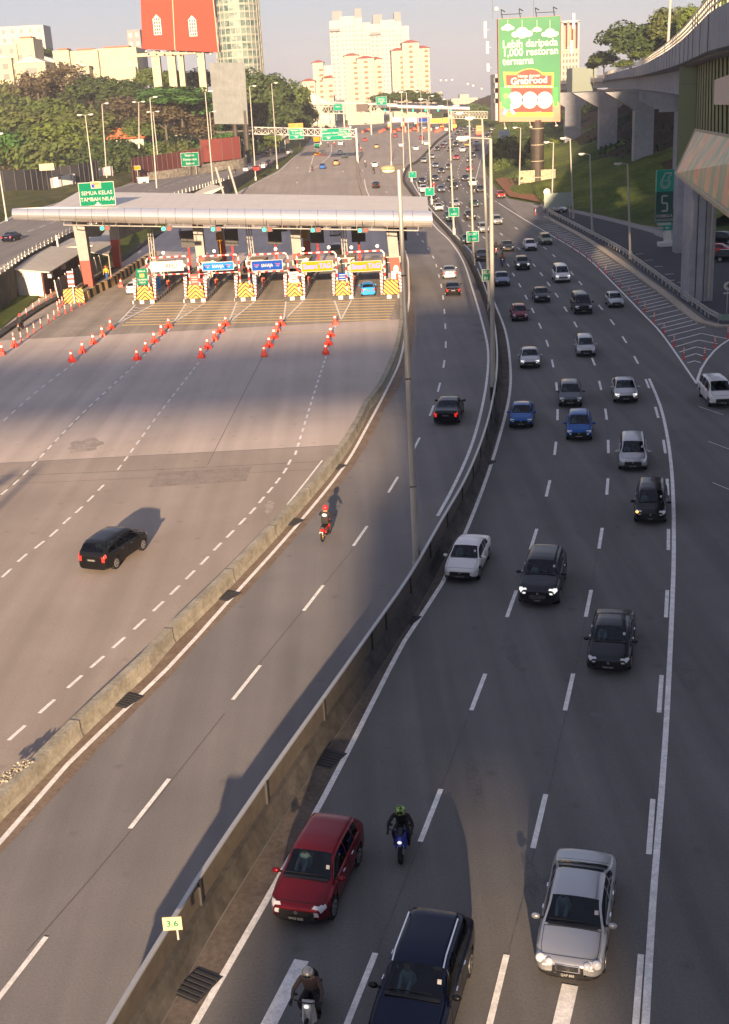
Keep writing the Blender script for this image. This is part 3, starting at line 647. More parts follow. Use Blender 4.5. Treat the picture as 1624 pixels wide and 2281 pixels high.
# portals with lane signs
sg = [('MyRFID', m_wpaint, (335, 409, 593)), ('SAHAJA', mat('sign_lightblue', (.01, .15, .42), .75, .08), (450, 521, 593)), ('SAHAJA', m_blue, (560, 630, 591)), ('Smart TAG', m_tyellow, (671, 742, 593)), ('Smart TAG', m_tyellow, (780, 850, 593))]
nm = ['white lane sign reading MyRFID in the leftmost portal', 'light blue SAHAJA lane sign, second portal from the left', 'deep blue SAHAJA lane sign, middle portal', 'yellow Smart TAG lane sign, second portal from the right', 'yellow Smart TAG lane sign in the rightmost portal, above the blue hatchback']
for k, (s, m, (u0, u1, v)) in enumerate(sg):
    (c0, w0), (c1, w1) = PISL[k], PISL[k+1]
    Y = (c0.y+c1.y)/2+1.6; xa, xb = c0.x+w0*.24, c1.x-w1*.24
    e = empty('lane_portal', ((xa+xb)/2, Y, 0), 0, 'red and white striped pipe portal over toll lane %s from the left' % ORD[k], 'portal', 'striped portals over the toll lanes')
    hw = (xb-xa)/2; 
    for x in (-hw, hw): b = MB(); b.tube([(x, 0, .3), (x, 0, 5.0)], .10); b.build('leg', m_rwz, e)
    b = MB(); b.tube([(-hw, 0, 4.95), (-hw+.25, 0, 5.25), (hw-.25, 0, 5.25), (hw, 0, 4.95)], .10); b.tube([(-hw, 0, 3.2), (hw, 0, 3.2)], .07); b.build('crossbar', m_rw, e)
    c = A((u0+u1)/2, v, Y-.3); wd = (A(u1, v, Y-.3)-A(u0, v, Y-.3)).x; h = 1.22 if k != 1 else 1.0
    e2 = empty('lane_sign', c, 0, nm[k], 'sign', 'lane signs over the toll lanes')
    b = MB(); b.box((0, 0, 0), (wd, .08, h)); b.quad((-wd/2-.35, .02, 0), (-wd/2, .02, -.25), (-wd/2, .02, .25)); b.quad((wd/2+.35, .02, 0), (wd/2, .02, .25), (wd/2, .02, -.25))
    b.build('border', m_wtext, e2)
    b = MB(); b.box((0, -.05, 0), (wd-.14, .05, h-.14)); b.build('panel', m, e2)
    if k == 0:
        text('lettering', 'My', .72, (-.75, -.1, -.02), FACE, mat('grey_lettering', (.22, .24, .34), .5), e2); text('lettering', 'RFID', .72, (.55, -.1, .0), FACE, m_red, e2, bold=.02)
    elif k < 3:
        b = MB(); 
        for x in (-1.25, 1.25): logo(e2, x, 0, 1.0)
        text('lettering', s, .5, (0, -.1, 0), FACE, m_wtext, e2, bold=.03, sx=.8)
    else:
        text('lettering', s, .8, (0, -.1, 0), FACE, mat('violet_lettering', (.16, .16, .55), .5), e2, bold=.04, sx=.88)
    for x in ((-1.5, 1.5) if k > 2 else ((-.4,) if k != 2 else (1.0,))):
        b = MB(); b.ball((x-c.x+(xa+xb)/2, .25, 1.75-c.z+4.0), .18); e3 = b.build('round_beacon', m_amb, e)
        e3.location = (c.x-(xa+xb)/2, 0, c.z)
# ------------------------------------------------------------------ left end of the plaza
m_ybw = stripes('kerb_yellow_black', (.70, .45, .10), (.03, .025, .02), 1.0, axis='X')
P = GP([(190, 668), (215, 652), (250, 635), (300, 600), (345, 575)]); b = MB(); Pd = dens(P, 1.2)
tilt = MB(); tilt.cur = 0
n = 0
for a, c in zip(Pd, Pd[1:]):
    tilt.cur = n % 2; n += 1
    tilt.sweep([a, c], [(-.05, 0), (.0, 1.05), (.4, 1.05), (.5, 0)])
tag(tilt.build('striped_barrier', [mat('barrier_yellow', (.55, .38, .16), .8), m_black]), 'low concrete barrier painted in black and yellow bands left of the toll lanes', 'barrier')
p = G(165, 676); e = empty('crash_cushion', p, .0, 'yellow and black chevron nose with a striped marker post at the barrier end', 'crash cushion')
b = MB(); b.hexa([(-1.3, 0, 0), (1.3, .4, 0), (1.0, 2.2, 0), (-1.0, 2.2, 0)], [(-1.2, .3, 1.7), (1.1, .6, 1.7), (.8, 2.0, 1.7), (-.9, 2.0, 1.7)]); b.build('nose', m_chev, e)
b = MB(); b.bar((.1, .0, 0), (.1, 0, 2.2), .08); b.build('post', m_wpaint, e)
b = MB(); b.box((0, -.1, 3.0), (.75, .06, 1.9)); b.build('marker_plate', stripes('marker_red_white', (.52, .51, .49), (.42, .025, .025), 1.6, axis='Z', duty=.6), e)
# cones
m_cone = mat('cone_red', (.62, .05, .03), .55, .4); m_cw = mat('cone_white', (.75, .73, .70), .5)
cone0 = empty('traffic_cone', (0, 0, 0)); cone0['category'] = 'traffic cone'
b = MB(); b.box((0, 0, .16), (.62, .62, .32), 0, .82); b.build('base', m_cone, cone0)
b = MB(); b.bar((0, 0, .3), (0, 0, .72), .21, .13, 14); b.bar((0, 0, .92), (0, 0, 1.12), .09, .045, 14); b.build('cone', m_cone, cone0, smooth=False)
b = MB(); b.bar((0, 0, .72), (0, 0, .92), .13, .09, 14); b.build('band', m_cw, cone0)
rows = [('the leftmost plaza lane line', [(247,724),(229,740),(208,757),(184,777),(161,797)]), ('the second lane line from the left', [(376,721),(361,736),(344,754),(326,773),(306,793)]),
 ('the middle lane line', [(503,717),(491,732),(479,749),(463,768),(449,788)]), ('the dark seam', [(627,716),(618,729),(611,745),(600,764),(589,785)]), ('the rightmost lane line', [(747,714),(737,741),(732,760),(726,780)]), ('the yellow bars at the left edge', [(33,764),(5,782)])]
first = True
for where, pts in rows:
    for i, (u, v) in enumerate(pts):
        o = cone0 if first else copy_tree(cone0); first = False
        n = len(pts)
        w_ = 'farthest' if i == 0 else 'nearest' if i == n-1 else ORD[i]+' from the booths'
        place(o, loc=G(u, v+9)+Vector((0, 0, .01)), rz=random.uniform(-.8, .8), label='red traffic cone on %s, %s' % (where, w_), group='traffic cones before the toll booths')
# delineator posts
del0 = empty('delineator_post', (0, 0, 0)); del0['category'] = 'delineator'
b = MB(); b.bar((0, 0, 0), (0, 0, .06), .17, .15, 10); b.bar((0, 0, .05), (0, 0, 1.05), .055, .05, 8); b.build('post', m_cone, del0)
b = MB()
for z in (.55, .72, .89): b.bar((0, 0, z), (0, 0, z+.08), .062, .062, 8)
b.build('reflector_band', m_cw, del0)
for o_ in bpy.data.objects:
    if o_.name.startswith('traffic_cone'): o_.rotation_euler.x = random.uniform(-.05, .05); o_.rotation_euler.y = random.uniform(-.05, .05); o_.scale = (1, 1, random.uniform(.94, 1.04))
first = True
def posts(pts, where, group):
    global first
    for i, (u, v) in enumerate(pts):
        o = del0 if first else copy_tree(del0); first = False
        place(o, loc=G(u, v), label='red delineator %s, %s from near end' % (where, ORD[i]), group=group)
posts([(72-12,706),(75,694),(89,695-12),(104,673),(115,662),(125,654),(133,647)][::1], 'in the outer row along the left kerb', 'delineators at the plaza left edge')
posts([(31,790-28),(48,762),(63,751),(77,741),(92,731),(109,720),(122,711),(146,698),(160,692),(177,682),(188,677)], 'beside the motorcycle lane', 'delineators at the plaza left edge')
posts([(131,702),(129,690),(134,685),(140,679),(145,674),(151,668)], 'in the short cluster by the striped nose', 'delineators at the plaza left edge')
posts([(1551,821-17)][:0], '', '')
z4 = [(1500, 756-64+66)]
rp_ = [(1540,815),(1515,783),(1486,750),(1457,720),(1430,694),(1400,675),(1381,659-2),(1361,640),(1345,626),(1331,614),(1317,600),(1304,586),(1290,570),(1275,558),(1258,545)]
rp_ = [(1523,800),(1501,772),(1479,742.6),(1457,718.5),(1436,695),(1419,677),(1401,658),(1381,639),(1364,624),(1349,610),(1333,598),(1318,584),(1306,575),(1291,565),(1276,554),(1259,544),(1242,532.6)]
posts(rp_, 'along the solid line of the hatched gore', 'delineators of the right gore')
posts([(1569, 800), (1592, 774), (1621, 753)], 'along the curved line right of the chevrons', 'delineators of the right gore')
posts([(1193, 478), (1206, 465), (1227, 469), (1248, 472)], 'at the far tip of the hatched gore', 'delineators of the right gore')
posts([(232-30, 600), (318//2+85, 594)][:0], '', '')
for k, (u, v) in enumerate(((244, 637-28),)): pass
c2 = copy_tree(cone0); place(c2, loc=G(270, 639), label='red traffic cone behind the striped barrier beside the white car', group='cones beside the leftmost toll lane')
c2 = copy_tree(cone0); place(c2, loc=G(249, 634), label='red traffic cone at the end of the black and yellow banded barrier', group='cones beside the leftmost toll lane')
# sheds at the left
m_shedw = mat('shed_white_wall', (.60, .57, .50), .8, fine=.1, fscale=1.5); m_shedr = mat('shed_roof', (.42, .40, .36), .7, fine=.1, fscale=1)
m_maroon = mat('shed_maroon', (.085, .025, .022), .7, fine=.2, fscale=2)
p0, p1 = G(15, 660), G(98, 660); dirr = (G(225, 575)-G(98, 662)).normalized()
e = empty('site_shed', p0, 0, 'long low shed with white end wall, maroon side and pale sloping roof', 'shed')
v1 = p1-p0; L_ = 24; D = Vector((dirr.x, dirr.y, 0))*L_; hh = Vector((0, 0, 3.6)); hb = Vector((0, 0, 3.0))
b = MB(); O = Vector((0, 0, 0))
b.hexa([O, v1, v1+D*.01, D*.01], [O+hh, v1+hb, v1+hb+D*.01, D*.01+hh]); b.build('end_wall', m_shedw, e)
b = MB(); b.hexa([v1+D*.011, v1+D*.011+Vector((.15, 0, 0)), v1+D+Vector((.15, 0, 0)), v1+D], [v1+D*.011+hb, v1+D*.011+hb+Vector((.15, 0, 0)), v1+D+hb+Vector((.15, 0, 0)), v1+D+hb]); b.build('side_wall', m_maroon, e)
b = MB(); o_ = Vector((-.6, -.8, .05)); q_ = Vector((1.3, -.8, .0)); t_ = Vector((0, 0, .15))
r0, r1, r2, r3 = O+hh+o_, v1+hb+q_, v1+hb+D+Vector((1.3, 0, 0)), O+hh+D+Vector((-.6, 0, .05))
b.hexa([r0, r1, r2, r3], [r0+t_, r1+t_, r2+t_, r3+t_]); b.build('roof', m_shedr, e)
b = MB()
for k in range(1, 12): q = v1+D*(k/12)+Vector((.2, 0, 0)); b.box((q.x, q.y, 1.5), (.1, .12, 3.0))
b.build('wall_rib', m_dark, e)
for k in (1, 5):
    b = MB(); q = v1+D*(k/12+.03)+Vector((.5, 0, 0)); b.box((q.x, q.y, 2.3), (.5, .9, .6)); b.build('air_conditioner', m_wpaint, e)
p = G(135, 600); e = empty('small_shed', p, 0, 'small shed with a pale flat roof and yellow wall between long shed and retaining wall', 'shed')
b = MB(); b.box((0, 4, 1.5), (5, 7, 3.0)); b.build('wall', mat('shed_yellow', (.45, .33, .16), .8), e)
b = MB(); b.box((2, 6, 3.2), (11, 13, .2), .1); b.build('roof', m_shedr, e)
b = MB(); b.bar((0, .2, 3.2), (0, .2, 5.0), .15); b.build('pipe', m_wpaint, e)
p = G(300, 560); e = empty('walkway_roof', p, 0, 'long pale lean-to roof running back along the retaining wall', 'shelter')
b = MB(); q0, q1, q2, q3 = [Vector(x)-p for x in (Z(245, 572-4, 3.2), Z(308, 552, 3.2), Z(520, 415, 3.6), Z(478, 408, 3.6))]
q0, q1, q2, q3 = [Vector(x)-p for x in (Z(196, 562, 3.4), Z(242, 570, 3.2), Z(262, 512, 3.3), Z(250, 498, 3.6))]
b.hexa([q0, q1, q2, q3], [x+Vector((0, 0, .15)) for x in (q0, q1, q2, q3)]); b.build('roof', m_shedr, e)
for x in (q1, q2): 
    b = MB(); b.bar((x.x, x.y, 0), (x.x, x.y, x.z), .08); b.build('post', m_pole, e)
p = G(440, 440); e = empty('stair_shelter', p, 0, 'slanting cream roof over a footbridge stair behind the canopy', 'shelter')
q0, q1, q2, q3 = [Vector(x)-p for x in (Z(403, 449, 4.5), Z(440, 449, 4.5), Z(498, 418, 7), Z(470, 412, 7))]
b = MB(); b.hexa([q0, q1, q2, q3], [x+Vector((0, 0, .2)) for x in (q0, q1, q2, q3)]); b.build('roof', m_off, e)
b = MB(); q = Z(500, 430, 3)-p; 
for s in (0, 3): b.bar((q.x+s, q.y, 0), (q.x-1.5+s, q.y, 7), .25)
b.build('stair_frame', m_pole, e)
# fence panels beside the shed
P = dens(GP([(131, 668), (170, 640), (228, 606)]), 3.0); e = empty('site_fence', (0, 0, 0), 0, 'grey mesh fence on leaning posts in front of the maroon shed', 'fence')
b = MB(); b.sweep(P, [(0, .2), (-.25, 2.3), (-.20, 2.3), (.05, .2)]); b.build('mesh_panel', mat('mesh_grey', (.12, .115, .10), .7, fine=.3, fscale=12), e)
for q in P: b = MB(); b.bar(q, q+Vector((-.25, 0, 2.5)), .07); b.build('post', m_wpaint, e)
b = MB(); P2 = dens(GP([(360, 513), (262, 583), (230, 610), (170, 645), (120, 668), (75, 692), (0, 742), (-60, 785)]), 3); b.sweep(P2, [(-.9, 0), (-.9, .3), (0, .3), (0, 0)]); tag(b.build('kerb_channel', m_conc_dark), kind='structure')
b = MB(); P = GP([(0, 735), (82, 668), (100, 640), (0, 640), (-60, 700)]); b.quad(*[q+Vector((0, 0, .1)) for q in P]); tag(b.build('verge', m_grass), kind='structure')
# ------------------------------------------------------------------ right side: lot, slope, viaduct, station, signs
LOT = GP([(1216,476),(1300,528),(1380,566),(1422,600),(1500,655),(1578,712),(1624,728),(1700,735),(1750,640),(1640,560),(1560,548),(1500,527),(1420,506),(1300,478),(1235,462)])
b = MB(); b.f = []; i0 = 0
b.v = [(p.x, p.y, zg(p.y)+.02) for p in LOT]; b.f = [tuple(range(len(LOT)))]; b.m = [0]
tag(b.build('car_park', m_lot), kind='structure')
mk2 = MB()
for u, v in ((1331,519),(1354,530),(1378,541),(1425,566),(1445,580),(1467,594),(1491,611),(1493,625),(1520,629),(1470,527)):
    p = G(u, v); mk2.box((p.x, p.y, zg(p.y)+.03), (1.1, .16, .006))
tag(mk2.build('parking_mark', m_white), kind='structure')
b = MB(); P = onz(dens(GP([(1210,457),(1300,473),(1420,501),(1500,527),(1560,548)]), 4)); b.sweep(P, [(0, .02), (0, .14), (2.2, .14), (2.2, .02)]); tag(b.build('pavement', mat('pavement_concrete', (.22, .21, .20), .85, fine=.15, fscale=2)), kind='structure')
# grassy slope under and behind the viaduct
m_slope = mat('slope_grass', (.045, .068, .016), .95, .1, col2=(.125, .15, .03), noise=.14, nscale=.07, fine=.45, fscale=1.6, bump=.8, bscale=3)  # grass colour raised to read as sunlit beside the dark under-viaduct soil
def slope_h(x, y):
    e0 = xat(SLE, y); d = x-e0
    if d <= 0: return -.2
    return min(13, d*.17+.0028*d*d)+.5*math.sin(x*.35+y*.12)+.4*math.sin(y*.21-x*.1)
SLE = sorted([(p.x+1.5, p.y) for p in GP([(1090,300),(1094,330),(1086,350),(1092,389),(1112,418),(1145,440),(1212,452),(1300,468),(1420,495),(1500,520)])], key=lambda q: q[1])
def terrain(name, x0, x1, y0, y1, hf, m, s=4.0):
    b = MB(); nx, ny = int((x1-x0)/s), int((y1-y0)/s)
    for j in range(ny+1):
        for i in range(nx+1):
            x, y = x0+(x1-x0)*i/nx, y0+(y1-y0)*j/ny
            b.v.append((x, y, zg(y)+hf(x, y)))
    for j in range(ny):
        for i in range(nx):
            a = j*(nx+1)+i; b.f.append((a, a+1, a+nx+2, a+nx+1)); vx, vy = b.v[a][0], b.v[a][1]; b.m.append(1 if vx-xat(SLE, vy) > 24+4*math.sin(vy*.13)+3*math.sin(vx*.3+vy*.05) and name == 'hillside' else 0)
    return tag(b.build(name, m, smooth=True), kind='structure')
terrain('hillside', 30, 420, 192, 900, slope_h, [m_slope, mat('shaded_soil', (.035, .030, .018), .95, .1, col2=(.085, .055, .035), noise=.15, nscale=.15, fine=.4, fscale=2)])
b = MB(); P = [G(1102, 402), G(1135, 440), G(1205, 453), G(1165, 405), G(1120, 398)]; b.quad(*[q+Vector((0, 0, .5)) for q in P])
P2 = [Vector((q.x, q.y, zg(q.y)+max(0, slope_h(q.x, q.y))+.25)) for q in P]; b = MB(); b.v = [tuple(q) for q in P2]; b.f = [tuple(range(5))]; b.m = [0]; tag(b.build('bare_soil', m_soil), kind='structure')
b = MB(); rnd = random.Random(21)
for k in range(9000):
    y = rnd.uniform(200, 520); x = xat(SLE, y)+rnd.uniform(1, 95); f = math.sin(x*.21+1.1*math.sin(y*.07))+math.sin(y*.11+x*.05)
    if f < .15+.9*(1 if (x-xat(SLE, y)) < 22 else 0): continue
    h_ = slope_h(x, y)+zg(y)+rnd.uniform(0, .5+.9*f); s = rnd.uniform(.25, .6); b.cur = 1 if f > 1.1 else 0
    nn = Vector((rnd.uniform(-1, 1), rnd.uniform(-1.4, .3), rnd.uniform(0, 1.3))).normalized(); u_ = nn.orthogonal().normalized()*s; w_ = nn.cross(u_); c = Vector((x, y, h_)); b.quad(c-u_, c-w_*.7, c+u_, c+w_*.7)
tag(b.build('slope_undergrowth', [mat('creeper_dark', (.012, .026, .008), .8, col2=(.035, .06, .016), noise=.16, nscale=.5), mat('creeper_green', (.02, .05, .010), .8, col2=(.05, .095, .02), noise=.16, nscale=.5)], fix=False), kind='stuff')
# viaduct
VZ = 25.2
vp = [Z(1660, -52, VZ), Z(1624, -8, VZ), Z(1596, 18, VZ), Z(1550, 59, VZ), Z(1505, 100, VZ), Z(1460, 129, VZ), Z(1414, 150, VZ), Z(1346, 168, VZ)]
vp = [Vector((16, -120, VZ)), Vector((13.5, -60, VZ)), Vector((12.6, -20, VZ)), Vector((12.9, 10, VZ)), Vector((13.9, 30, VZ)), Vector((15.5, 45, VZ))]+vp[2:5]+vp[5:]
q = vp[-1]; vp += [q+Vector((25, 110, 0)), q+Vector((20, 260, 0))]
P = dens(vp, 4.0); P = [Vector((p.x, p.y, 0)) for p in P]
via = empty('viaduct', (0, 0, 0), 0, 'curved grey concrete viaduct with railing, rising over the grass slope on heavy piers', 'viaduct')
z = VZ
def joints(b, Q):
    b.cur = 1
    for a, c in zip(Q[::2], Q[1::2]):
        t = (c-a).normalized(); r = Vector((t.y, -t.x, 0)); b.bar(a-r*.004+Vector((0, 0, VZ-.05)), a-r*.004+Vector((0, 0, VZ-1.85)), .03, n=4)
Pa = [p for p in P if p.y < 110]; PF = P; P = [p for p in P if p.y > 106]
b = MB(); b.sweep(Pa, [(0, z), (0, z-1.9), (.3, z-2.0), (3, z-2.0), (9, z-2.0), (10, z-1.9), (10, z), (9.7, z), (9.7, z-1.0), (.3, z-1.0), (.3, z)]); joints(b, Pa); b.build('deck', [m_conc_blue, m_conc_dark], via)
b = MB(); b.sweep(P, [(0, z), (0, z-1.9), (.55, z-2.0), (1.2, z-2.1), (1.35, z-4.6), (8.5, z-4.6), (8.6, z-2.1), (10, z-1.9), (10, z), (9.7, z), (9.7, z-1.0), (.3, z-1.0), (.3, z)]); joints(b, P); b.build('deck', [m_conc_blue, m_conc_dark], via); P = PF
b = MB(); 
for h in (.3, .6, .95): b.sweep(P, [(.12, z+h), (.12, z+h+.07), (.2, z+h+.07), (.2, z+h)])
b.build('rail', m_steel, via)
b = MB(); b.sweep(P, [(9.75, z), (9.75, z+1.3), (9.85, z+1.3), (9.85, z)]); b.build('far_parapet', m_conc_blue, via)
acc = 0; n = 0; b = MB()
for a, c in zip(P, P[1:]):
    k_ = max(1, int((c-a).length/2))
    for q in range(k_): p = a.lerp(c, q/k_); b.box((p.x+.16, p.y, z+.5), (.06, .06, 1.0))
b.build('rail_post', m_pole, via)['kind'] = 'stuff'
b = MB(); b.sweep(P, [(.05, z-1.93), (-.04, z-1.93), (-.04, z-1.80), (.05, z-1.80)]); b.build('drip_edge', m_conc_dark, via)
def pier(ub, vb, wpx, zb, zt, xoff=0, cap=True, d=2.2):
    p = G(ub, vb, zb); wd = wpx*p.y/FPX
    b = MB(); b.box((p.x, p.y+d/2, zb/2+zt/2), (wd, d, zt-zb+4)); b.build('pier', m_conc_blue, via)
    if cap:
        b = MB(); b.hexa([(p.x-wd*.5, p.y-.1, zt-.2), (p.x+wd*.6, p.y-.1, zt-.2), (p.x+wd*.6, p.y+d+.1, zt-.2), (p.x-wd*.5, p.y+d+.1, zt-.2)], [(p.x-wd*1.3-3, p.y-.1, z-4.65), (p.x+wd*1.2+2, p.y-.1, z-4.65), (p.x+wd*1.2+2, p.y+d+.1, z-4.65), (p.x-wd*1.3-3, p.y+d+.1, z-4.65)])
        b.build('crosshead', m_conc_blue, via)
    return p
pier(1432, 405, 41, 1.5, 17); pier(1354, 357, 38, 3, 17); pier(1276, 312, 34, 5, 17)
pier(1507, 470, 14, 1, 17, cap=False, d=1.5)
for q in range(20, len(P), 4):
    if 135 < P[q].y < 330: p = P[q]; b = MB(); b.box((p.x+4.5, p.y, z-5.6), (9.5, 1.4, 1.9), -.35); b.build('cross_beam', m_conc_blue, via)
# near double pier
p = G(1560, 672); b = MB(); wd = 54*p.y/FPX; b.box((p.x, p.y+1.6, 10), (wd, 3.2, 20)); b.box((p.x+.35, p.y-.04, 10), (.12, .1, 20)); b.build('near_pier', m_conc_blue, via)
p2 = G(1520, 564); b = MB(); wd2 = 28*p2.y/FPX; b.box((p2.x, p2.y+1, 10), (wd2, 2, 20)); b.build('near_pier', m_conc_blue, via)
b = MB(); 
for dx in (-.6, .25): b.box((p.x+dx, p.y-.03, 10), (.06, .08, 20))
b.build('pier_joint', m_conc_dark, via)
b = MB(); b.tube([(p.x+.75, p.y-.2, .4), (p.x+.9, p.y-.2, 19)], .09); b.build('drain_pipe', m_cream, via)
# station box under the deck
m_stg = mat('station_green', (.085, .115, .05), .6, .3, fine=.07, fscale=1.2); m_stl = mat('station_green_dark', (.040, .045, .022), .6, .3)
st = empty('station_building', (0, 0, 0), 0, 'olive green clad station block with vertical louvres hanging beside the viaduct', 'building')
def AY(u, v, Y): return A(u, v, Y)
c_tl, c_bl = AY(1515, 110, 108), AY(1506, 384, 108); c_tr, c_br = AY(1553, 140, 104), AY(1548, 292, 104)
# panel line runs towards the camera
n_t, n_b = AY(1640, 98, 62), AY(1640, 306, 62); o_t = AY(1640, 10, 55)
n_t, n_b, o_t = c_tr+(n_t-c_tr)*2.0, c_br+(n_b-c_br)*2.0, c_tl+(o_t-c_tl)*1.8
sh = Vector((6, 2, 0))
b = MB(); b.hexa([c_bl, AY(1547, 384, 104), AY(1547, 384, 104)+sh, c_bl+sh], [c_tl, c_tr, c_tr+sh, c_tl+sh]); b.build('corner_pier', m_stg, st)
b = MB(); 
for vj in (186, 239, 288): q0, q1 = AY(1513.5, vj, 107.9), AY(1552, vj+1, 103.9); b.bar(q0, q1, .03, n=4)
b.build('panel_joint', m_stl, st)
b = MB(); b.hexa([c_tr, n_t, n_t+sh, c_tr+sh], [c_tl, o_t, o_t+sh, c_tl+sh]); b.build('soffit', m_stg, st)
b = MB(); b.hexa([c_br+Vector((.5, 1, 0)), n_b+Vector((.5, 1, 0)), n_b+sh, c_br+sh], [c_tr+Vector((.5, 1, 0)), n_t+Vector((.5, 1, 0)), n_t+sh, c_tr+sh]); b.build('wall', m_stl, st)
NL = 24
for k in range(NL):
    t = (k+.4)/NL; t0, t1 = t, t+.62/NL
    q0, q1, r0, r1 = c_br.lerp(n_b, t0), c_br.lerp(n_b, t1), c_tr.lerp(n_t, t0), c_tr.lerp(n_t, t1); d = Vector((.5, .1, 0))
    b = MB(); b.hexa([q0, q1, q1+d, q0+d], [r0, r1, r1+d, r0+d]); b.build('louvre', m_stg, st)
# name board
q = [AY(1592, 178, 74), AY(1640, 160, 62), AY(1640, 234, 62), AY(1590, 233, 74)]
e = empty('name_board', (0, 0, 0), 0, 'blank beige name board on the green louvres', 'sign')
d = Vector((-.15, -.2, 0)); b = MB(); b.hexa([q[3], q[2], q[2]+d*-1, q[3]+d*-1], [q[0], q[1], q[1]+d*-1, q[0]+d*-1]); b.build('board', mat('board_beige', (.42, .36, .33), .6, col2=(.50, .43, .38), noise=.2, nscale=1), e)
# sloping faded awning
m_awn = bpy.data.materials.new('faded_awning_print'); m_awn.use_nodes = True; n_ = m_awn.node_tree; bs = n_.nodes['Principled BSDF']; bs.inputs['Roughness'].default_value = .45
tc = n_.nodes.new('ShaderNodeTexCoord'); mp = n_.nodes.new('ShaderNodeMapping'); mp.inputs['Scale'].default_value = (.9, .35, .28); mp.inputs['Rotation'].default_value = (0, .5, 0)
nz = n_.nodes.new('ShaderNodeTexNoise'); nz.inputs['Scale'].default_value = 1.0; nz.inputs['Detail'].default_value = 5; rp = n_.nodes.new('ShaderNodeValToRGB'); rp.color_ramp.interpolation = 'LINEAR'
els = rp.color_ramp.elements; els[0].position = .36; els[0].color = (.18, .24, .15, 1); els[1].position = .66; els[1].color = (.60, .26, .16, 1)
for pos, c in ((.46, (.26, .31, .21, 1)), (.52, (.45, .33, .18, 1)), (.56, (.60, .38, .20, 1)), (.60, (.52, .17, .11, 1))): el = els.new(pos); el.color = c
n_.links.new(tc.outputs['Object'], mp.inputs[0]); n_.links.new(mp.outputs[0], nz.inputs['Vector']); n_.links.new(nz.outputs['Fac'], rp.inputs[0]); n_.links.new(rp.outputs[0], bs.inputs['Base Color'])
e = empty('sloping_awning', (0, 0, 0), 0, 'large sloping awning with faded orange and green print under the station louvres', 'awning')
a0, a1, a2, a3 = AY(1549, 289, 103.5), AY(1640, 306, 61.5), AY(1640, 486, 52), AY(1506, 385, 99)
a1, a2 = a0+(a1-a0)*1.6, a3+(a2-a3)*1.6
b = MB(); d = Vector((.05, .1, -.25)); b.hexa([a3+d, a2+d, a1+d, a0+d], [a3, a2, a1, a0]); b.build('sheet', m_awn, e)
b = MB(); b.bar(a3, a2, .14, n=6); b.bar(a0, a1, .10, n=6); b.bar(a0, a3, .1, n=6); b.build('frame', m_cream, e)
b = MB()
for t in (.19, .39, .6, .8): b.bar(a0.lerp(a1, t)+Vector((0, -.03, 0)), a3.lerp(a2, t)+Vector((0, -.03, 0)), .03, n=4)
b.build('seam', m_stg, e)
# petrol station style pylon sign "6 / 5"
pb = G(1486, 548, 0); e = empty('pylon_sign', pb, 0, 'tall dark green pylon sign with a white ring emblem and large numeral 5', 'sign')
s_ = pb.y/FPX; w_ = 37*s_; zt = A(1480, 378, pb.y).z; zb_ = A(1480, 513, pb.y).z+1; xo = A(1479, 460, pb.y).x-pb.x
m_pyg = mat('pylon_green', (.0, .24, .16), .4, .4); m_pyd = mat('pylon_dark', (.012, .065, .055), .4, .4)
zm = A(1480, 426, pb.y).z; z2 = A(1480, 494, pb.y).z
b = MB(); b.box((xo, 0, (zm+zt)/2), (w_, .7, zt-zm)); b.build('green_panel', m_pyg, e); b = MB(); b.hexa([(xo, -.35, zb_-1), (xo+w_/2, -.35, zb_-1), (xo+w_/2, .35, zb_-1), (xo, .35, zb_-1)], [(xo-w_/2, -.35, z2), (xo+w_/2, -.35, z2), (xo+w_/2, .35, z2), (xo-w_/2, .35, z2)]); b.build('foot_panel', m_pyg, e)
b = MB(); b.box((xo, .01, (zm+z2)/2), (w_, .7, zm-z2-.02)); b.build('dark_panel', m_pyd, e)
b = MB(); N = 20; cz = (zm+zt)/2-.35; rr = w_*.30
def arcstrip(b, c, r0, r1, a0, a1, y, n=20):
    for i in range(n):
        t0, t1 = R(a0+(a1-a0)*i/n), R(a0+(a1-a0)*(i+1)/n)
        b.quad((c[0]+r0*math.cos(t0), y, c[1]+r0*math.sin(t0)), (c[0]+r1*math.cos(t0), y, c[1]+r1*math.sin(t0)), (c[0]+r1*math.cos(t1), y, c[1]+r1*math.sin(t1)), (c[0]+r0*math.cos(t1), y, c[1]+r0*math.sin(t1)))
arcstrip(b, (xo, cz), rr*.82, rr, 125, 415, -.37); arcstrip(b, (xo, cz), rr*.5, rr*.6, 0, 360, -.37)
def stroke(b, p, q, wd, y):
    p, q = Vector((p[0], 0, p[1])), Vector((q[0], 0, q[1])); t = (q-p).normalized(); nn = Vector((-t.z, 0, t.x))*wd/2; o = Vector((0, y, 0)); b.quad(p-nn+o, p+nn+o, q+nn+o, q-nn+o)
t_ = rr*1.9; stroke(b, (xo-rr*.62, cz+rr*.68), (xo-rr*.05, cz+t_), .14, -.375); stroke(b, (xo-rr*.05, cz+t_), (xo+rr*1.2, cz+t_), .14, -.38); stroke(b, (xo+rr*1.2, cz+t_), (xo+rr*.5, cz+rr*.8), .14, -.385)
b.build('ring_emblem', m_wtext, e)
b = MB(); hz5 = zm-.6; u5 = w_*.16
for p0, p1 in (((xo+u5, hz5), (xo-u5, hz5)), ((xo-u5, hz5), (xo-u5, hz5-.95)), ((xo-u5, hz5-1.0), (xo+u5, hz5-1.0)), ((xo+u5, hz5-1.05), (xo+u5, hz5-2.0)), ((xo+u5, hz5-2.05), (xo-u5, hz5-2.05))): stroke(b, p0, p1, .2, -.37)
b.build('numeral', m_wtext, e)
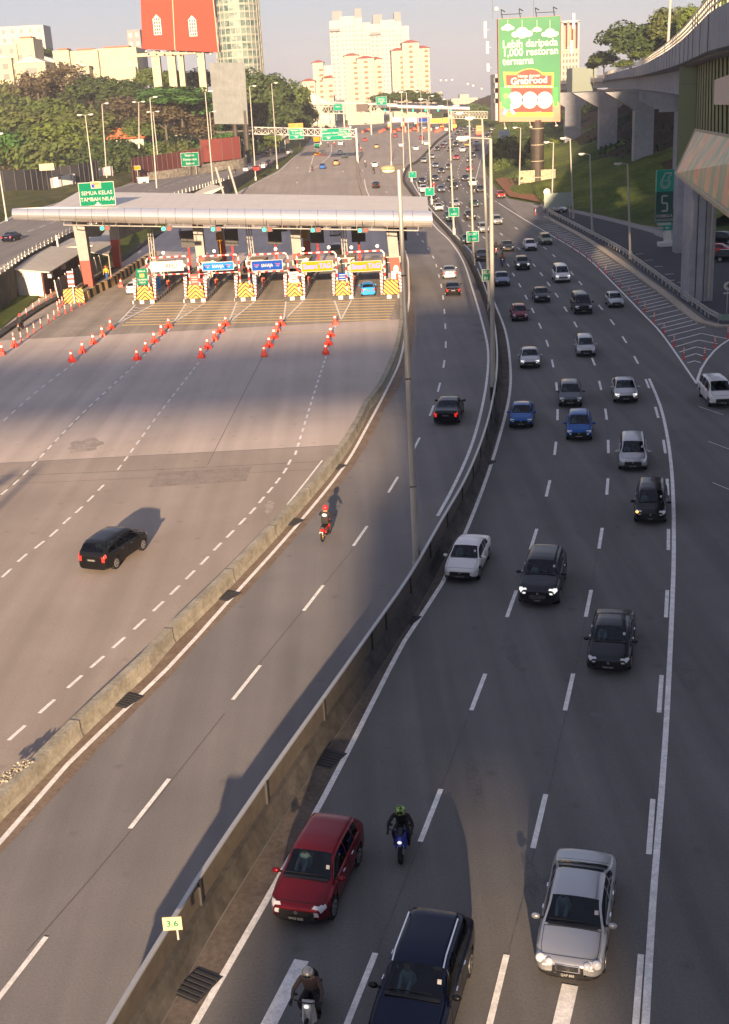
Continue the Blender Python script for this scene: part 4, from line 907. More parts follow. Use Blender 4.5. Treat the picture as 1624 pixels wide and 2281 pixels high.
text('lettering', 'FORMULA', .55, (xo, -.37, hz5-2.75), FACE, m_wtext, e, sx=.9, bold=.02); text('lettering', 'KEUNGGULAN', .42, (xo, -.37, hz5-3.3), FACE, m_wtext, e, sx=.9, bold=.02)
b = MB(); b.box((xo, -.37, hz5-3.85), (w_*.8, .03, .32)); b.box((xo-w_*.2, -.37, hz5-4.4), (w_*.3, .03, .25)); b.box((xo+w_*.2, -.37, hz5-4.4), (w_*.22, .03, .25)); b.build('text_bar', m_wtext, e)
b = MB(); b.box((0, 0, zb_/2-.5), (.9, .7, zb_-1.0)); b.box((0, -.2, .3), (2.6, 1.6, .6)); b.build('pedestal', m_wpaint, e)
# ------------------------------------------------------------------ big green billboard
Yb = G(1197, 402, 1.5).y; pb = G(1197, 402, 1.5); e = empty('billboard', (pb.x, Yb, zg(Yb)), 0, 'tall green food advertising billboard on one thick dark column', 'billboard')
ox, oy, oz = pb.x, Yb, zg(Yb)
def loc(u, v, dy=0): q = A(u, v, Yb-1.2+dy); return Vector((q.x-ox, q.y-oy, q.z-oz))
tl, tr_, br, bl = loc(1109, 42), loc(1249, 43), loc(1249, 273), loc(1113, 272)
cx_, cz_ = (tl.x+tr_.x)/2, (tl.z+bl.z)/2; W_, H_ = tr_.x-tl.x, tl.z-bl.z; yy = tl.y
b = MB(); b.box((cx_, yy+.9, cz_), (W_, 1.7, H_)); b.build('case', m_red, e)
m_bbg = mat('poster_green', (.008, .11, .055), .5, .3, col2=(.025, .19, .065), noise=.3, nscale=.07)
b = MB(); b.box((cx_, yy, cz_), (W_-.1, .05, H_-.1)); b.build('poster', m_bbg, e)
def bx(u, v): q = loc(u, v); return q
def flat(name, pts, m, k=1):
    b = MB(); b.v = [(q.x, yy-.03-.02*k, q.z) for q in [loc(*p) for p in pts]]; b.f = [tuple(range(len(pts)))]; b.m = [0]; return b.build(name, m, e)
m_pr = mat('poster_red', (.32, .03, .02), .5); m_py = mat('poster_yellow', (.45, .33, .05), .5); m_pk = mat('poster_peach', (.42, .18, .11), .5); m_pw = mat('poster_white', (.50, .49, .48), .5); m_pd = mat('poster_dark_green', (.04, .36, .06), .5)
flat('poster_floor', [(1113, 228), (1120, 224), (1240, 224), (1247, 230), (1248, 271), (1114, 271)], m_pk, 1)
flat('poster_curtain', [(1139, 196), (1229, 196), (1231, 250), (1137, 250)], m_pr, 2)
flat('poster_stage', [(1124, 250), (1234, 250), (1232, 260), (1128, 260)], m_py, 2)
flat('poster_wing', [(1115, 195), (1136, 195), (1134, 228), (1117, 240)], m_pd, 2); flat('poster_wing', [(1232, 195), (1242, 195), (1242, 238), (1233, 236)], m_pd, 2)
flat('poster_frame', [(1121, 160), (1234, 162), (1233, 196), (1124, 195)], m_py, 2)
b = MB(); c = loc(1178, 175); arc = [(c.x+3.4*math.cos(R(a)), yy-.08, c.z+2.0*math.sin(R(a))) for a in range(0, 181, 12)]
b.v = arc; b.f = [tuple(range(len(arc)))]; b.m = [0]; b.build('poster_arch', m_py, e)
flat('poster_board', [(1127, 167), (1229, 168), (1228, 190), (1128, 190)], m_pr, 4)
b = MB(); b.v = [(p[0]*.86+c.x*.14, yy-.13, p[2]*.92+c.z*.08) for p in arc]; b.f = [tuple(range(len(arc)))]; b.m = [0]; b.build('poster_arch', m_pr, e)
b = MB()
for k_ in range(16): q = loc(1126+k_*6.8, 193.2); b.ball((q.x, yy-.14, q.z), (.22, .05, .22), 8, 5)
b.build('poster_bulb', m_pw, e)
b = MB()
for u in (1147, 1180, 1213): q = loc(u, 223); b.bar((q.x, yy-.10, q.z), (q.x, yy-.16, q.z), 1.72, n=24)
b.build('poster_plate', m_pw, e)
b = MB(); q = loc(1127, 214); b.ball((q.x, yy-.12, q.z), (.5, .06, .55), 10, 6); b.cur = 1; q = loc(1131, 228); b.ball((q.x, yy-.12, q.z), (1.1, .06, 1.6), 10, 6); b.cur = 2
for p0, p1 in (((1130, 236), (1122, 256)), ((1133, 236), (1146, 254))): p0, p1 = loc(*p0), loc(*p1); stroke(b, (p0.x, p0.z), (p1.x, p1.z), .7, yy-.14)
b.cur = 1; p0, p1 = loc(1133, 222), loc(1144, 206); stroke(b, (p0.x, p0.z), (p1.x, p1.z), .45, yy-.13)
b.build('poster_figure', [mat('poster_skin', (.45, .20, .10), .5), mat('poster_jacket', (.05, .40, .08), .5), mat('poster_jeans', (.15, .22, .50), .5)], e)
b = MB()
for u, v, s in ((1131, 63, 1.0), (1163, 76, 1.6), (1196, 67, .75), (1225, 76, 1.3)):
    q = loc(u, v)
    for dx, dz, r in ((-.9, 0, .45), (0, .25, .75), (.85, 0, .5), (0, -.1, .55)): b.ball((q.x+dx*s, yy-.08, q.z+dz*s), (r*s*1.1, .04, r*s*.8), 12, 6)
    t = loc(u, 44); b.bar((q.x, yy-.06, q.z), (t.x, yy-.06, t.z), .04, n=4)
b.build('poster_cloud', m_pw, e)
for s, u, v, z_ in (('Lebih daripada', 1119, 100, 2.15), ('1,000 restoran', 1119, 119, 2.15), ('ternama', 1119, 138, 2.15)):
    q = loc(u, v); text('poster_lettering', s, z_, (q.x, yy-.10, q.z), FACE, m_pw, e, align='LEFT', bold=.012, sx=.93)
q = loc(1178, 180); text('poster_lettering', 'GrabFood', 1.9, (q.x, yy-.2, q.z), FACE, m_pw, e, bold=.03)
q = loc(1178, 169); text('poster_lettering', 'Hanya dengan', .85, (q.x, yy-.2, q.z), FACE, m_pw, e, bold=.02)
q = loc(1178, 188); text('poster_lettering', 'signatures', .5, (q.x, yy-.2, q.z), FACE, m_py, e)
cw = 28*Yb/FPX/2
m_colb = mat('blackened_column', (.022, .016, .013), .6, .4, col2=(.05, .04, .03), noise=.2, nscale=.6)
b = MB(); b.bar((0, 0, -1), (0, 0, bl.z), cw, n=20); b.build('column', m_colb, e)
b = MB()
for t in range(5): b.bar((0, 0, 2.2+t*3.4), (0, 0, 2.32+t*3.4), cw*1.03, n=20)
b.build('column_joint', m_cream, e)
for u in (1175, 1221):
    q = loc(u, 392); b = MB(); b.box((q.x, yy, 1.5), (3.2, .3, 4.6)); b.build('base_grille', mat('grille_cream', (.30, .27, .18), .8, fine=.5, fscale=2.5), e)
b = MB()
for x in (-5.5, 0, 5.5): q = bl.z; b.bar((cx_+x, yy+.5, q), (cx_+x, yy-1.6, q-1.2), .09, n=5); b.ball((cx_+x, yy-1.8, q-1.3), (.35, .25, .2), 8, 5)
b.build('flood_light', m_lampg, e)
b = MB()
for x in (-5.6, -1.8, 1.6, 5.4): b.bar((cx_+x, yy+.5, tl.z), (cx_+x-.3, yy+.3, tl.z+1.8), .1, n=5); b.bar((cx_+x-.3, yy+.3, tl.z+1.8), (cx_+x+.5, yy, tl.z+1.3), .12, n=5)
b.bar((cx_-6, yy+.5, tl.z+.8), (cx_-1.5, yy+.5, tl.z+.8), .07); b.bar((cx_+1.5, yy+.5, tl.z+.8), (cx_+5.6, yy+.5, tl.z+.8), .07)
b.bar((cx_-7.6, yy+.6, tl.z), (cx_-7.6, yy+.6, tl.z+4.5), .04, n=4); b.bar((cx_+1, yy+.6, tl.z), (cx_+1, yy+.6, tl.z+4.5), .04, n=4)
b.build('roof_bracket', m_dark, e)
b = MB(); b.ball((cx_-6.9, yy, tl.z+1.9), .5); b.build('dish', m_pw, e)
b = MB()
for x, z_, h in ((-9.3, -2, 3.2), (-8.9, -5.5, 2.4), (-8.8, -9.5, 1.5), (9.4, -1.2, 3), (9.0, -6.3, 2.6)): b.box((cx_+x, yy+.4, tl.z+z_), (.55, .5, h)); b.bar((cx_+x, yy+.5, tl.z+z_), (cx_+x*.9, yy+.8, tl.z+z_), .06, n=4)
b.build('antenna', m_wpaint, e)
# white direction board by the billboard + small boards at the right
p = G(1172, 330, 1); e = empty('banner_sign', (p.x-14, p.y-8, 0), 0, 'small white board with blue lettering hanging left below the billboard', 'sign')
q = A(1123, 299, p.y-8); e.location = (q.x, p.y-8, q.z)
b = MB(); b.box((0, 0, 0), (3.3, .08, 2.3)); b.build('board', m_wpaint, e)
b = MB(); 
for k_ in range(3): b.box((0, -.06, .6-.55*k_), (2.7, .03, .24))
b.build('text_bar', mat('pale_blue', (.25, .42, .6), .5), e)
b = MB(); b.bar((-1.5, .1, 1), (-1.5, .1, -12), .06); b.build('post', m_pole, e)
p = G(1272, 488); e = empty('direction_board', p, 0, 'back of a grey direction board on two posts beside the slip road', 'sign')
b = MB(); h_ = A(1259, 447, p.y).z; b.box((-2.2, 0, h_), (5.0, .1, 2.4)); b.build('board', mat('board_back', (.26, .31, .27), .5, .4), e)
for x in (-4.0, -.2): b = MB(); b.bar((x, .15, 0), (x, .15, h_+1), .1); b.build('post', m_pole, e)
p = G(1218, 478); e = empty('diamond_sign', p, 0, 'pale diamond and round sign plates on one pole near the slip road mouth', 'sign')
b = MB(); b.bar((0, 0, 0), (0, 0, 4.6), .06); b.build('post', m_pole, e); b = MB(); b.quad((0, -.1, 1.7), (.75, -.1, 2.5), (0, -.1, 3.3), (-.75, -.1, 2.5)); b.bar((0, -.05, 4), (0, -.1, 4), .6, n=16); b.build('plate', m_wpaint, e)
p = G(1624*1-6, 705); e = empty('round_sign', p, 0, 'white round sign with a cross on a thin post at the right frame edge', 'sign')
b = MB(); b.bar((0, 0, 0), (0, 0, 3.2), .05); b.build('post', m_pole, e); b = MB(); b.bar((0, -.06, 3), (0, -.1, 3), .42, n=20); b.box((0, -.06, 2.3), (.8, .04, .1)); b.build('plate', m_wpaint, e); b = MB(); b.box((0, -.13, 3), (.5, .02, .08)); b.box((0, -.13, 3), (.08, .025, .5)); b.build('cross', m_dark, e)
# ------------------------------------------------------------------ left side terrain, ramp road, walls
RZ = 3.6
def rz_(Y): return RZ*(1 if Y < 260 else max(0, 1-(Y-260)/150))+zg(Y)
ro = []                                            # outer (left) and inner (right, parapet) edges of the ramp road
for (u, v) in ((0, 497), (30, 478), (110, 455), (300, 408), (430, 378), (520, 354), (560, 345)):
    p = Z(u, v, RZ+.5); p = Z(u, v, rz_(p.y)); ro.append((p.x, p.y))
ri = []
for (u, v) in ((0, 632-14), (60, 588-14), (150, 540-14), (300, 470), (440, 425), (520, 398), (600, 364), (640, 345)):
    p = Z(u, v, RZ); p = Z(u, v, rz_(p.y)); ri.append((p.x, p.y))
ro = [(ro[0][0]-6, 60)]+ro; ri = [(ri[0][0]-2, 60)]+ri
Yr = [60+5*k for k in range(76)]
b = MB(); rows = [((xat(ro, Y), Y, rz_(Y)+.03), (xat(ri, Y), Y, rz_(Y)+.03)) for Y in Yr if Y <= 430]
for a, c in zip(rows, rows[1:]): b.quad(a[0], a[1], c[1], c[0])
tag(b.build('ramp_road', m_asph2), kind='structure')
b = MB(); W = [Vector((r[1][0], r[1][1], 0)) for r in rows]
for a, c in zip(rows, rows[1:]):
    pa, pc = Vector(a[1]), Vector(c[1])
    o = Vector((.35, 0, 0)); top = Vector((0, 0, .35))
    ga, gc = Vector((pa.x, pa.y, zg(pa.y)-.1)), Vector((pc.x, pc.y, zg(pc.y)-.1))
    b.hexa([ga, ga+o, gc+o, gc], [pa+top, pa+o+top, pc+o+top, pc+top])
tag(b.build('retaining_wall', m_conc_dark), 'black-stained retaining wall carrying the ramp road on the left', 'wall')
rl_ = empty('ramp_railing', (0, 0, 0), 0, 'low metal railing with bright posts on top of the stained retaining wall', 'railing')
for h in (.75, 1.15):
    b = MB(); b.tube([Vector((r[1][0]+.15, r[1][1], r[1][2]+h)) for r in rows], .05, 6); b.build('rail', m_pole, rl_)
n = 0
for a, c in zip(rows, rows[1:]):
    for t in (0, .5):
        p = Vector(a[1]).lerp(Vector(c[1]), t); n += 1
        if n > 96: break
        b = MB(); b.hexa([(p.x+.1, p.y-.16, p.z+.3), (p.x+.25, p.y-.16, p.z+.3), (p.x+.25, p.y+.1, p.z+.3), (p.x+.1, p.y+.1, p.z+.3)], [(p.x+.12, p.y-.05, p.z+1.2), (p.x+.22, p.y-.05, p.z+1.2), (p.x+.22, p.y+.05, p.z+1.2), (p.x+.12, p.y+.05, p.z+1.2)])
        b.build('post', m_pole, rl_)
b = MB()
for off, per in ((.5, 0), ):
    for e_, s in ((ro, .5), (ri, -.5)):
        P = [Vector((xat(e_, Y)+s, Y, rz_(Y)+.05)) for Y in Yr if 150 < Y < 400]; b.sweep(P, [(-.09, 0), (.09, 0)], closed=False)
P = [Vector(((xat(ro, Y)+xat(ri, Y))/2, Y, rz_(Y)+.05)) for Y in range(150, 400, 6)]
for p, q in zip(P, P[1:]): m_ = p.lerp(q, .5); b.quad(p+Vector((-.08, 0, 0)), p+Vector((.08, 0, 0)), m_+Vector((.08, 0, 0)), m_+Vector((-.08, 0, 0)))
tag(b.build('ramp_marking', m_white), kind='structure')
# hill on the left: foot line = outer ramp edge
m_brush = mat('undergrowth', (.03, .042, .015), .95, .1, col2=(.085, .085, .035), noise=.18, nscale=.3, fine=.5, fscale=2.2, bump=.8, bscale=2)
FT = sorted([(-150, 60), (-95, 150)]+[(x-2, y) for x, y in ro[1:]]+[(-40, 450), (-26, 520), (-20, 640), (-30, 900)], key=lambda q: q[1])
def hill_h(x, y):
    d = xat(FT, y)-x
    if d <= 0: return -.3
    base = 3.6*(1 if y < 300 else max(.1, 1-(y-300)/150))
    e0 = 1 if d > 3 else d/3
    r = max(0, d-16-(0 if y < 330 else 0)); g = min(26, r*.33)
    return base*e0*.98+g+(.35*math.sin(x*.4+y*.2)+.3*math.sin(y*.37-x*.2))*e0
b = MB(); nx, ny = 100, 150; x0, x1, y0, y1 = -420, -12, 100, 760
for j in range(ny+1):
    for i in range(nx+1):
        y = y0+(y1-y0)*j/ny; xf = xat(FT, y)+1.5; t = (i/nx)**1.8; x = xf-t*(xf-x0); b.v.append((x, y, zg(y)+hill_h(x, y)))
for j in range(ny):
    for i in range(nx): a = j*(nx+1)+i; b.f.append((a, a+1, a+nx+2, a+nx+1)); b.m.append(0)
tag(b.build('wooded_hill', m_brush, smooth=True), kind='structure')
# grass strip and inner access road beyond the ramp
def onh(u, v, z=0.0):
    d = ray(u, v); lo, hi = 60.0, 800.0; Y = lo
    while Y < hi:
        x = d.x*Y/d.y; zz = CH+d.z*Y/d.y
        if zz <= zg(Y)+hill_h(x, Y)+z: break
        Y += .5
    return Vector((x, Y, zz))
b = MB(); P = [onh(u, v, .35) for u, v in ((275, 444), (330, 428), (400, 410), (470, 391), (500, 378), (478, 368), (420, 378), (350, 398), (290, 410), (250, 428))]
b.v = [tuple(p+Vector((0, 0, .35))) for p in P]; b.f = [tuple(range(len(P)))]; b.m = [0]; tag(b.build('access_road', mat('pale_asphalt', (.20, .19, .175), .85, fine=.1, fscale=3)), kind='structure')
# dark hoarding and white boundary wall at far left
def wallrun(name, pts, h0, h1, m, label, cat='wall', zoff=0, rib=None, thick=.2):
    e = empty(name, (0, 0, 0), 0, label, cat); P = [onh(u, v) for u, v in pts]; P = dens(P, 2.5)
    b = MB(); 
    for a, c in zip(P, P[1:]):
        t = (c-a).normalized(); o = Vector((-t.y, t.x, 0))*thick
        b.hexa([a+Vector((0, 0, h0)), c+Vector((0, 0, h0)), c+o+Vector((0, 0, h0)), a+o+Vector((0, 0, h0))], [a+Vector((0, 0, h1)), c+Vector((0, 0, h1)), c+o+Vector((0, 0, h1)), a+o+Vector((0, 0, h1))])
    b.build('sheet', m, e)
    if rib:
        b = MB()
        for a in P[::1]: b.box((a.x, a.y-.12, a.z+(h0+h1)/2), (rib[0], .2, h1-h0-.02))
        b.build('rib', rib[1], e)
    return e, P
m_hoard = mat('charcoal_hoarding', (.030, .031, .036), .6, .4, fine=.2, fscale=1.5)
e, P = wallrun('hoarding', ((-30, 428), (60, 424), (120, 418), (180, 408), (222, 398)), -1, 4.6, m_hoard, 'charcoal sheet hoarding with a small cream notice at the left edge', 'hoarding', rib=(.12, m_dark))
q = A(104, 372, P[4].y-1.2); b = MB(); b.box((q.x, q.y, q.z), (3.4, .1, 1.5)); b.build('notice', m_cream, e)
wallrun('boundary_wall', ((117, 420), (160, 411), (205, 401), (250, 391)), -1, 2.4, m_wpaint, 'low white boundary wall with grey stripes below the charcoal hoarding', rib=(.7, mat('grey_stripe', (.22, .22, .24), .7)), thick=.3)
m_stone = mat('rubble_stone', (.10, .09, .075), .9, .2, col2=(.24, .22, .19), noise=.14, nscale=1.6, fine=.3, fscale=5)
wallrun('stone_wall', ((335, 425), (400, 415), (470, 402), (545, 390), (552, 380)), -1, 4.5, m_stone, 'rough stone wall below the maroon hoarding, beside the access road', thick=.5)
e, P = wallrun('maroon_hoarding', ((300, 420), (345, 412), (400, 402), (455, 391)), 1.5, 7.5, m_brick, 'maroon metal hoarding stepping up behind the small white guard box', 'hoarding', rib=(.1, m_dark))
wallrun('maroon_hoarding', ((453, 395), (500, 390), (540, 385)), 4, 10, m_brick, 'upper maroon metal hoarding near the blue roadside board', 'hoarding', rib=(.1, m_dark))
p = onh(322, 433); e = empty('guard_box', p, .2, 'small white guard box with one window beside the access road', 'guard box')
b = MB(); b.box((0, 0, 2.0), (2.6, 2.6, 4.0)); b.build('wall', m_wpaint, e); b = MB(); b.box((0, 0, 4.1), (3.0, 3.0, .2)); b.build('roof', m_off, e); b = MB(); b.box((.2, -1.33, 2.5), (.9, .06, 1.4)); b.build('window', m_glassb, e); b = MB(); b.box((-1.33, 0, 2.2), (.06, 1.0, 2.4)); b.build('door', m_dark, e)
# kerb of brown-white blocks + boundary fence along access road
m_blk = stripes('block_cream_brown', (.55, .42, .24), (.20, .10, .05), .55, axis='X')
P = [onh(u, v) for u, v in ((398, 407), (440, 399), (480, 392), (520, 378), (535, 372))]; b = MB(); b.sweep(dens(P, 2), [(0, .2), (0, 1.1), (.5, 1.1), (.5, .2)]); tag(b.build('striped_kerb_wall', m_blk), 'low cream and brown block wall curving along the access road', 'wall')
b = MB(); P = [onh(u, v) for u, v in ((330, 430), (400, 417), (440, 412), (490, 400), (520, 393), (540, 385))]; b.sweep(dens(P, 2), [(0, 0), (0, 2.3), (.1, 2.3), (.1, 0)]); tag(b.build('slat_fence', mat('fence_green_grey', (.05, .055, .045), .8, fine=.4, fscale=6)), 'dark weathered slat fence between the grass strip and the block wall', 'fence')
b = MB(); P = [onh(u, v) for u, v in ((362, 425), (440, 414), (520, 396), (552, 378), (560, 384), (545, 395), (470, 414), (400, 428))]
b.v = [tuple(p+Vector((0, 0, .5))) for p in P]; b.f = [tuple(range(len(P)))]; b.m = [0]; tag(b.build('grass_strip', mat('verge_grass', (.07, .12, .025), .95, .1, col2=(.15, .19, .04), noise=.2, nscale=.8, fine=.3, fscale=5)), kind='structure')
# ------------------------------------------------------------------ trees
LEAF = {'green': ((.028, .052, .012), (.085, .115, .026)), 'dark': ((.016, .032, .010), (.05, .078, .02)), 'lime': ((.045, .075, .013), (.12, .155, .028)), 'brown': ((.048, .040, .022), (.11, .088, .048)), 'vivid': ((.018, .062, .012), (.055, .135, .028)), 'olive': ((.036, .050, .014), (.088, .105, .030))}
m_leaf = {}
for k_, (c1, c2) in LEAF.items():
    m = mat('foliage_'+k_, c1, .75, .25, col2=c2, noise=.16, nscale=.55); m_leaf[k_] = m
m_bark = mat('bark', (.10, .085, .065), .9, .2, fine=.3, fscale=3)
def crown_mesh(name, seed, n=3600, leaf=.075, m=None, thin=0):
    """unit crown, radius ~1, centred at z=0: leaf-sized faces on many clumps"""
    rnd = random.Random(seed); b = MB(); cl = []
    for k in range(26):
        th, ph = rnd.uniform(0, 6.283), math.acos(rnd.uniform(-.75, 1)); r = rnd.uniform(.45, .72)
        cl.append((r*math.sin(ph)*math.cos(th), r*math.sin(ph)*math.sin(th), r*math.cos(ph)*.8, rnd.uniform(.22, .42)))
    cl.append((0, 0, 0, .5))
    for k in range(n):
        c = rnd.choice(cl); th, ph = rnd.uniform(0, 6.283), math.acos(rnd.uniform(-.6, 1)); rr = c[3]*rnd.uniform(.78, 1.08)**(1 if not thin else .4)
        if thin: rr = c[3]*rnd.uniform(.3, 1.25)
        d = Vector((math.sin(ph)*math.cos(th), math.sin(ph)*math.sin(th), math.cos(ph))); p = Vector(c[:3])+d*rr
        nrm = (d+Vector((rnd.uniform(-.7, .7), rnd.uniform(-.7, .7), rnd.uniform(-.5, .7)))).normalized()
        u_ = nrm.orthogonal().normalized(); a = rnd.uniform(0, 6.283); w_ = nrm.cross(u_); u2 = u_*math.cos(a)+w_*math.sin(a); w2 = nrm.cross(u2); s = leaf*rnd.uniform(.5, 1.3)
        b.quad(p-u2*s, p-w2*s*.6, p+u2*s, p+w2*s*.6)
    return b.mesh(name, m)
CR = {}
for k_ in LEAF: CR[k_] = [crown_mesh('crown', 11+i*7+len(k_), 3800 if k_ != 'brown' else 2600, .075 if k_ != 'brown' else .06, m_leaf[k_], thin=(k_ == 'brown')) for i in range(2)]
CRR = random.Random(5)
def tree(base, h, w_, kind, label, group=None, name='tree', trunk=.45, cat='tree', crown_h=None):
    e = empty(name, base, CRR.uniform(0, 6.28), label, cat, group)
    ch = crown_h or h*(.72 if trunk > .3 else .95); cz = h-ch/2
    w_ *= 1.32; h *= 1.06; ch = crown_h or h*(.86 if trunk > .3 else .98); cz = h-ch/2
    me = CRR.choice(CR[kind]); c = bpy.data.objects.new('crown', me); COL.objects.link(c); c.parent = e; c.location = (0, 0, cz); c.scale = (w_/2, w_/2*.9, ch/2)
    if trunk:
        b = MB(); r = .035*h; b.bar((0, 0, -3), (0, 0, cz-ch*.1), r, r*.6, 7)
        for k in range(4):
            a = k*1.57+CRR.uniform(-.4, .4); z0 = (cz-ch*.35)*CRR.uniform(.8, 1); b.bar((0, 0, z0), (math.cos(a)*w_*.28, math.sin(a)*w_*.28, cz+ch*.12), r*.5, r*.2, 5)
        b.build('trunk', m_bark, e)
    return e
def treepx(u, vt, vb, wpx, Y, kind, label, group=None, **kw):
    base = A(u, vb, Y); h = A(u, vt, Y).z-base.z; return tree(base, h, wpx*Y/FPX, kind, label, group, **kw)
g1 = 'trees on the left hillside'
TL_ = [(20,185,310,100,470,'brown','thin brown tree before the cream building at the left edge'),(92,150,265,115,462,'brown','bare-looking brown tree with pale walls showing through'),(155,138,235,115,455,'brown','tall brown tree crossing the arched windows of the cream building'),
(205,165,255,100,450,'dark','dark round tree below the peaked roof'),(262,170,250,100,447,'dark','dark tree left of the small bright green tree'),(97,103,150,44,560,'dark','small dark tree on the skyline between two cream buildings'),
(338,148,225,60,455,'green','small bright green tree on the skyline under the red hoarding left edge'),(385,152,225,66,452,'green','green tree touching the first hoarding column'),(440,150,225,70,470,'dark','dark tree between the hoarding columns'),
(300,205,300,150,425,'brown','wide reddish brown tree in the middle of the hill'),(372,220,310,120,392,'brown','brown tree beneath the vivid creeper slope'),(405,190,260,150,388,'vivid','vivid green creeper-covered tree below the hoarding'),(470,207,285,105,397,'vivid','vivid green creeper mound left of the grey board'),(352,192,240,75,390,'vivid','smaller vivid green tree left of the creeper slope'),
(520,270,345,60,392,'vivid','vivid green tree behind the foot of the grey board'),(452,250,335,120,398,'brown','brown twiggy tree above the maroon hoarding'),(505,270,340,80,398,'dark','dark tree between brown tree and grey board'),
(135,215,335,120,400,'green','mid green tree in front of the brown trees'),(205,232,335,125,394,'olive','olive tree above the red tiled roof'),(62,240,360,130,380,'olive','broad olive tree near the left edge'),(125,262,375,130,368,'lime','yellow-green tree with feathery crown left of the red roof'),
(182,295,395,115,356,'lime','lower yellow-green tree beside the first lamp pair'),(20,285,440,120,330,'vivid','bright leafy tree overhanging the charcoal hoarding'),(72,330,440,120,330,'green','green tree right above the cream notice'),(132,345,440,115,336,'dark','dark tree above the white boundary wall'),
(205,330,430,110,340,'dark','dark tree left of the tall lamp pole'),(255,300,420,110,342,'dark','dark palm-like tree just below the red roof'),(302,330,425,100,346,'dark','dark tree left of the guard box'),(345,318,412,100,352,'green','green tree above the first maroon hoarding'),(392,305,400,92,357,'olive','olive tree between the paired lamps'),
(432,318,400,80,366,'green','green tree right of the paired lamps'),(470,330,392,70,374,'lime','small lime green bush-like tree at the upper maroon hoarding'),(508,300,385,80,392,'green','green tree behind the blue board'),(548,310,372,60,398,'dark','dark tree behind the grey board posts'),
(590,150,300,110,440,'dark','tall dark tree directly right of the grey board'),(640,172,300,95,455,'green','tall tree with rounded top near the cream apartments'),(615,215,320,100,435,'dark','dark lower tree behind the gantry left half'),(572,250,335,60,425,'dark','dark tree squeezed beside the grey board'),
(676,200,290,50,480,'dark','last dark tree before the apartments'),(690,232,292,40,500,'green','small tree at the road bend below the apartments'),(603,290,350,44,415,'lime','small lime tree in front of the dark wood'),(522,140,215,70,470,'dark','dark treetop above the grey board'),(668,250,315,60,470,'dark','dark tree over the far bus shelter'),
(0,200,300,80,440,'green','green tree cut by the left frame edge'),(240,250,330,90,400,'brown','brown tree right behind the red tiled roof'),(325,260,340,90,395,'green','green tree between brown trees'),(-20,330,470,100,310,'dark','dark tree at the far left, beside the hoarding')]
for a in TL_: treepx(*a[:6], a[6], g1)
g2 = 'trees behind the viaduct'
for a in ((1345,112,165,58,420,'green','rounded green tree rising over the viaduct rail, leftmost'),(1405,44,160,110,400,'dark','largest dark green tree above the viaduct'),(1452,70,150,60,410,'dark','dark tree between the two tall crowns'),(1486,14,130,80,390,'olive','brownish tree behind the tall viaduct lamp'),
 (1536,8,110,52,370,'lime','yellow-green tree right of the viaduct lamp'),(1430,106,150,55,395,'green','low round tree just over the railing'),(1388,132,162,50,398,'lime','low yellow tree just over the railing'),(1515,60,120,50,380,'olive','tree filling the gap right of the lamp'),(1590,-25,50,50,340,'lime','tree tip at the upper right corner'),(1322,128,165,36,430,'green','small tree at the end of the viaduct')):
    treepx(*a[:6], a[6], g2)
g3 = 'trees behind the far plaza'
for a in ((858,205,240,64,640,'green','lighter green tree left behind the far canopy'),(905,198,240,80,645,'green','broad green tree behind the far canopy'),(950,205,242,66,650,'dark','darker tree near the cream tower foot'),(985,222,245,40,680,'dark','small dark tree fading toward the skyline'),(825,225,262,30,620,'dark','dark tree by the footbridge'),(735,235,262,26,620,'dark','dark tree behind the footbridge left sign')):
    treepx(*a[:6], a[6], g3)
b = MB(); rnd = random.Random(9)
for k in range(15000):
    y = rnd.uniform(300, 500); d_ = rnd.uniform(6, 110) if rnd.random() < .8 else rnd.uniform(4, 40); x = xat(FT, y)-d_
    if d_ < 20 and y < 345: continue
    big = math.sin(x*.31+1.3*math.sin(y*.12))+math.sin(y*.23+x*.11); hz_ = zg(y)+hill_h(x, y)+(2.4+1.9*big)*rnd.uniform(.3, 1.0)+rnd.uniform(-.5, .7); s = rnd.uniform(.45, .95)
    b.cur = 3 if -78 < x < -38 and 378 < y < 432 and big > -1.2 else 1 if big > 1.2 else 2 if big < -1.3 else 0
    nn = Vector((rnd.uniform(-1, 1), rnd.uniform(-1.4, .3), rnd.uniform(0, 1.3))).normalized(); u_ = nn.orthogonal().normalized()*s; w_ = nn.cross(u_); c = Vector((x, y, hz_)); b.quad(c-u_, c-w_*.7, c+u_, c+w_*.7)
tag(b.build('hillside_wood', [m_leaf['green'], m_leaf['olive'], m_leaf['brown'], m_leaf['vivid']], fix=False), kind='stuff')
# distant wood on the skyline
b = MB(); rnd = random.Random(3)
for k in range(2600):
    u = rnd.uniform(990, 1112); Y = rnd.uniform(700, 900); top = 238+6*math.sin(u*.07); c = A(u, rnd.uniform(top, 262), Y); s = rnd.uniform(.5, 1.2)
    n_ = Vector((rnd.uniform(-1, 1), -1, rnd.uniform(-.2, 1))).normalized(); u_ = n_.orthogonal().normalized()*s; w_ = n_.cross(u_); b.quad(c-u_, c-w_, c+u_, c+w_)
tag(b.build('distant_wood', m_leaf['dark'], fix=False), kind='stuff')
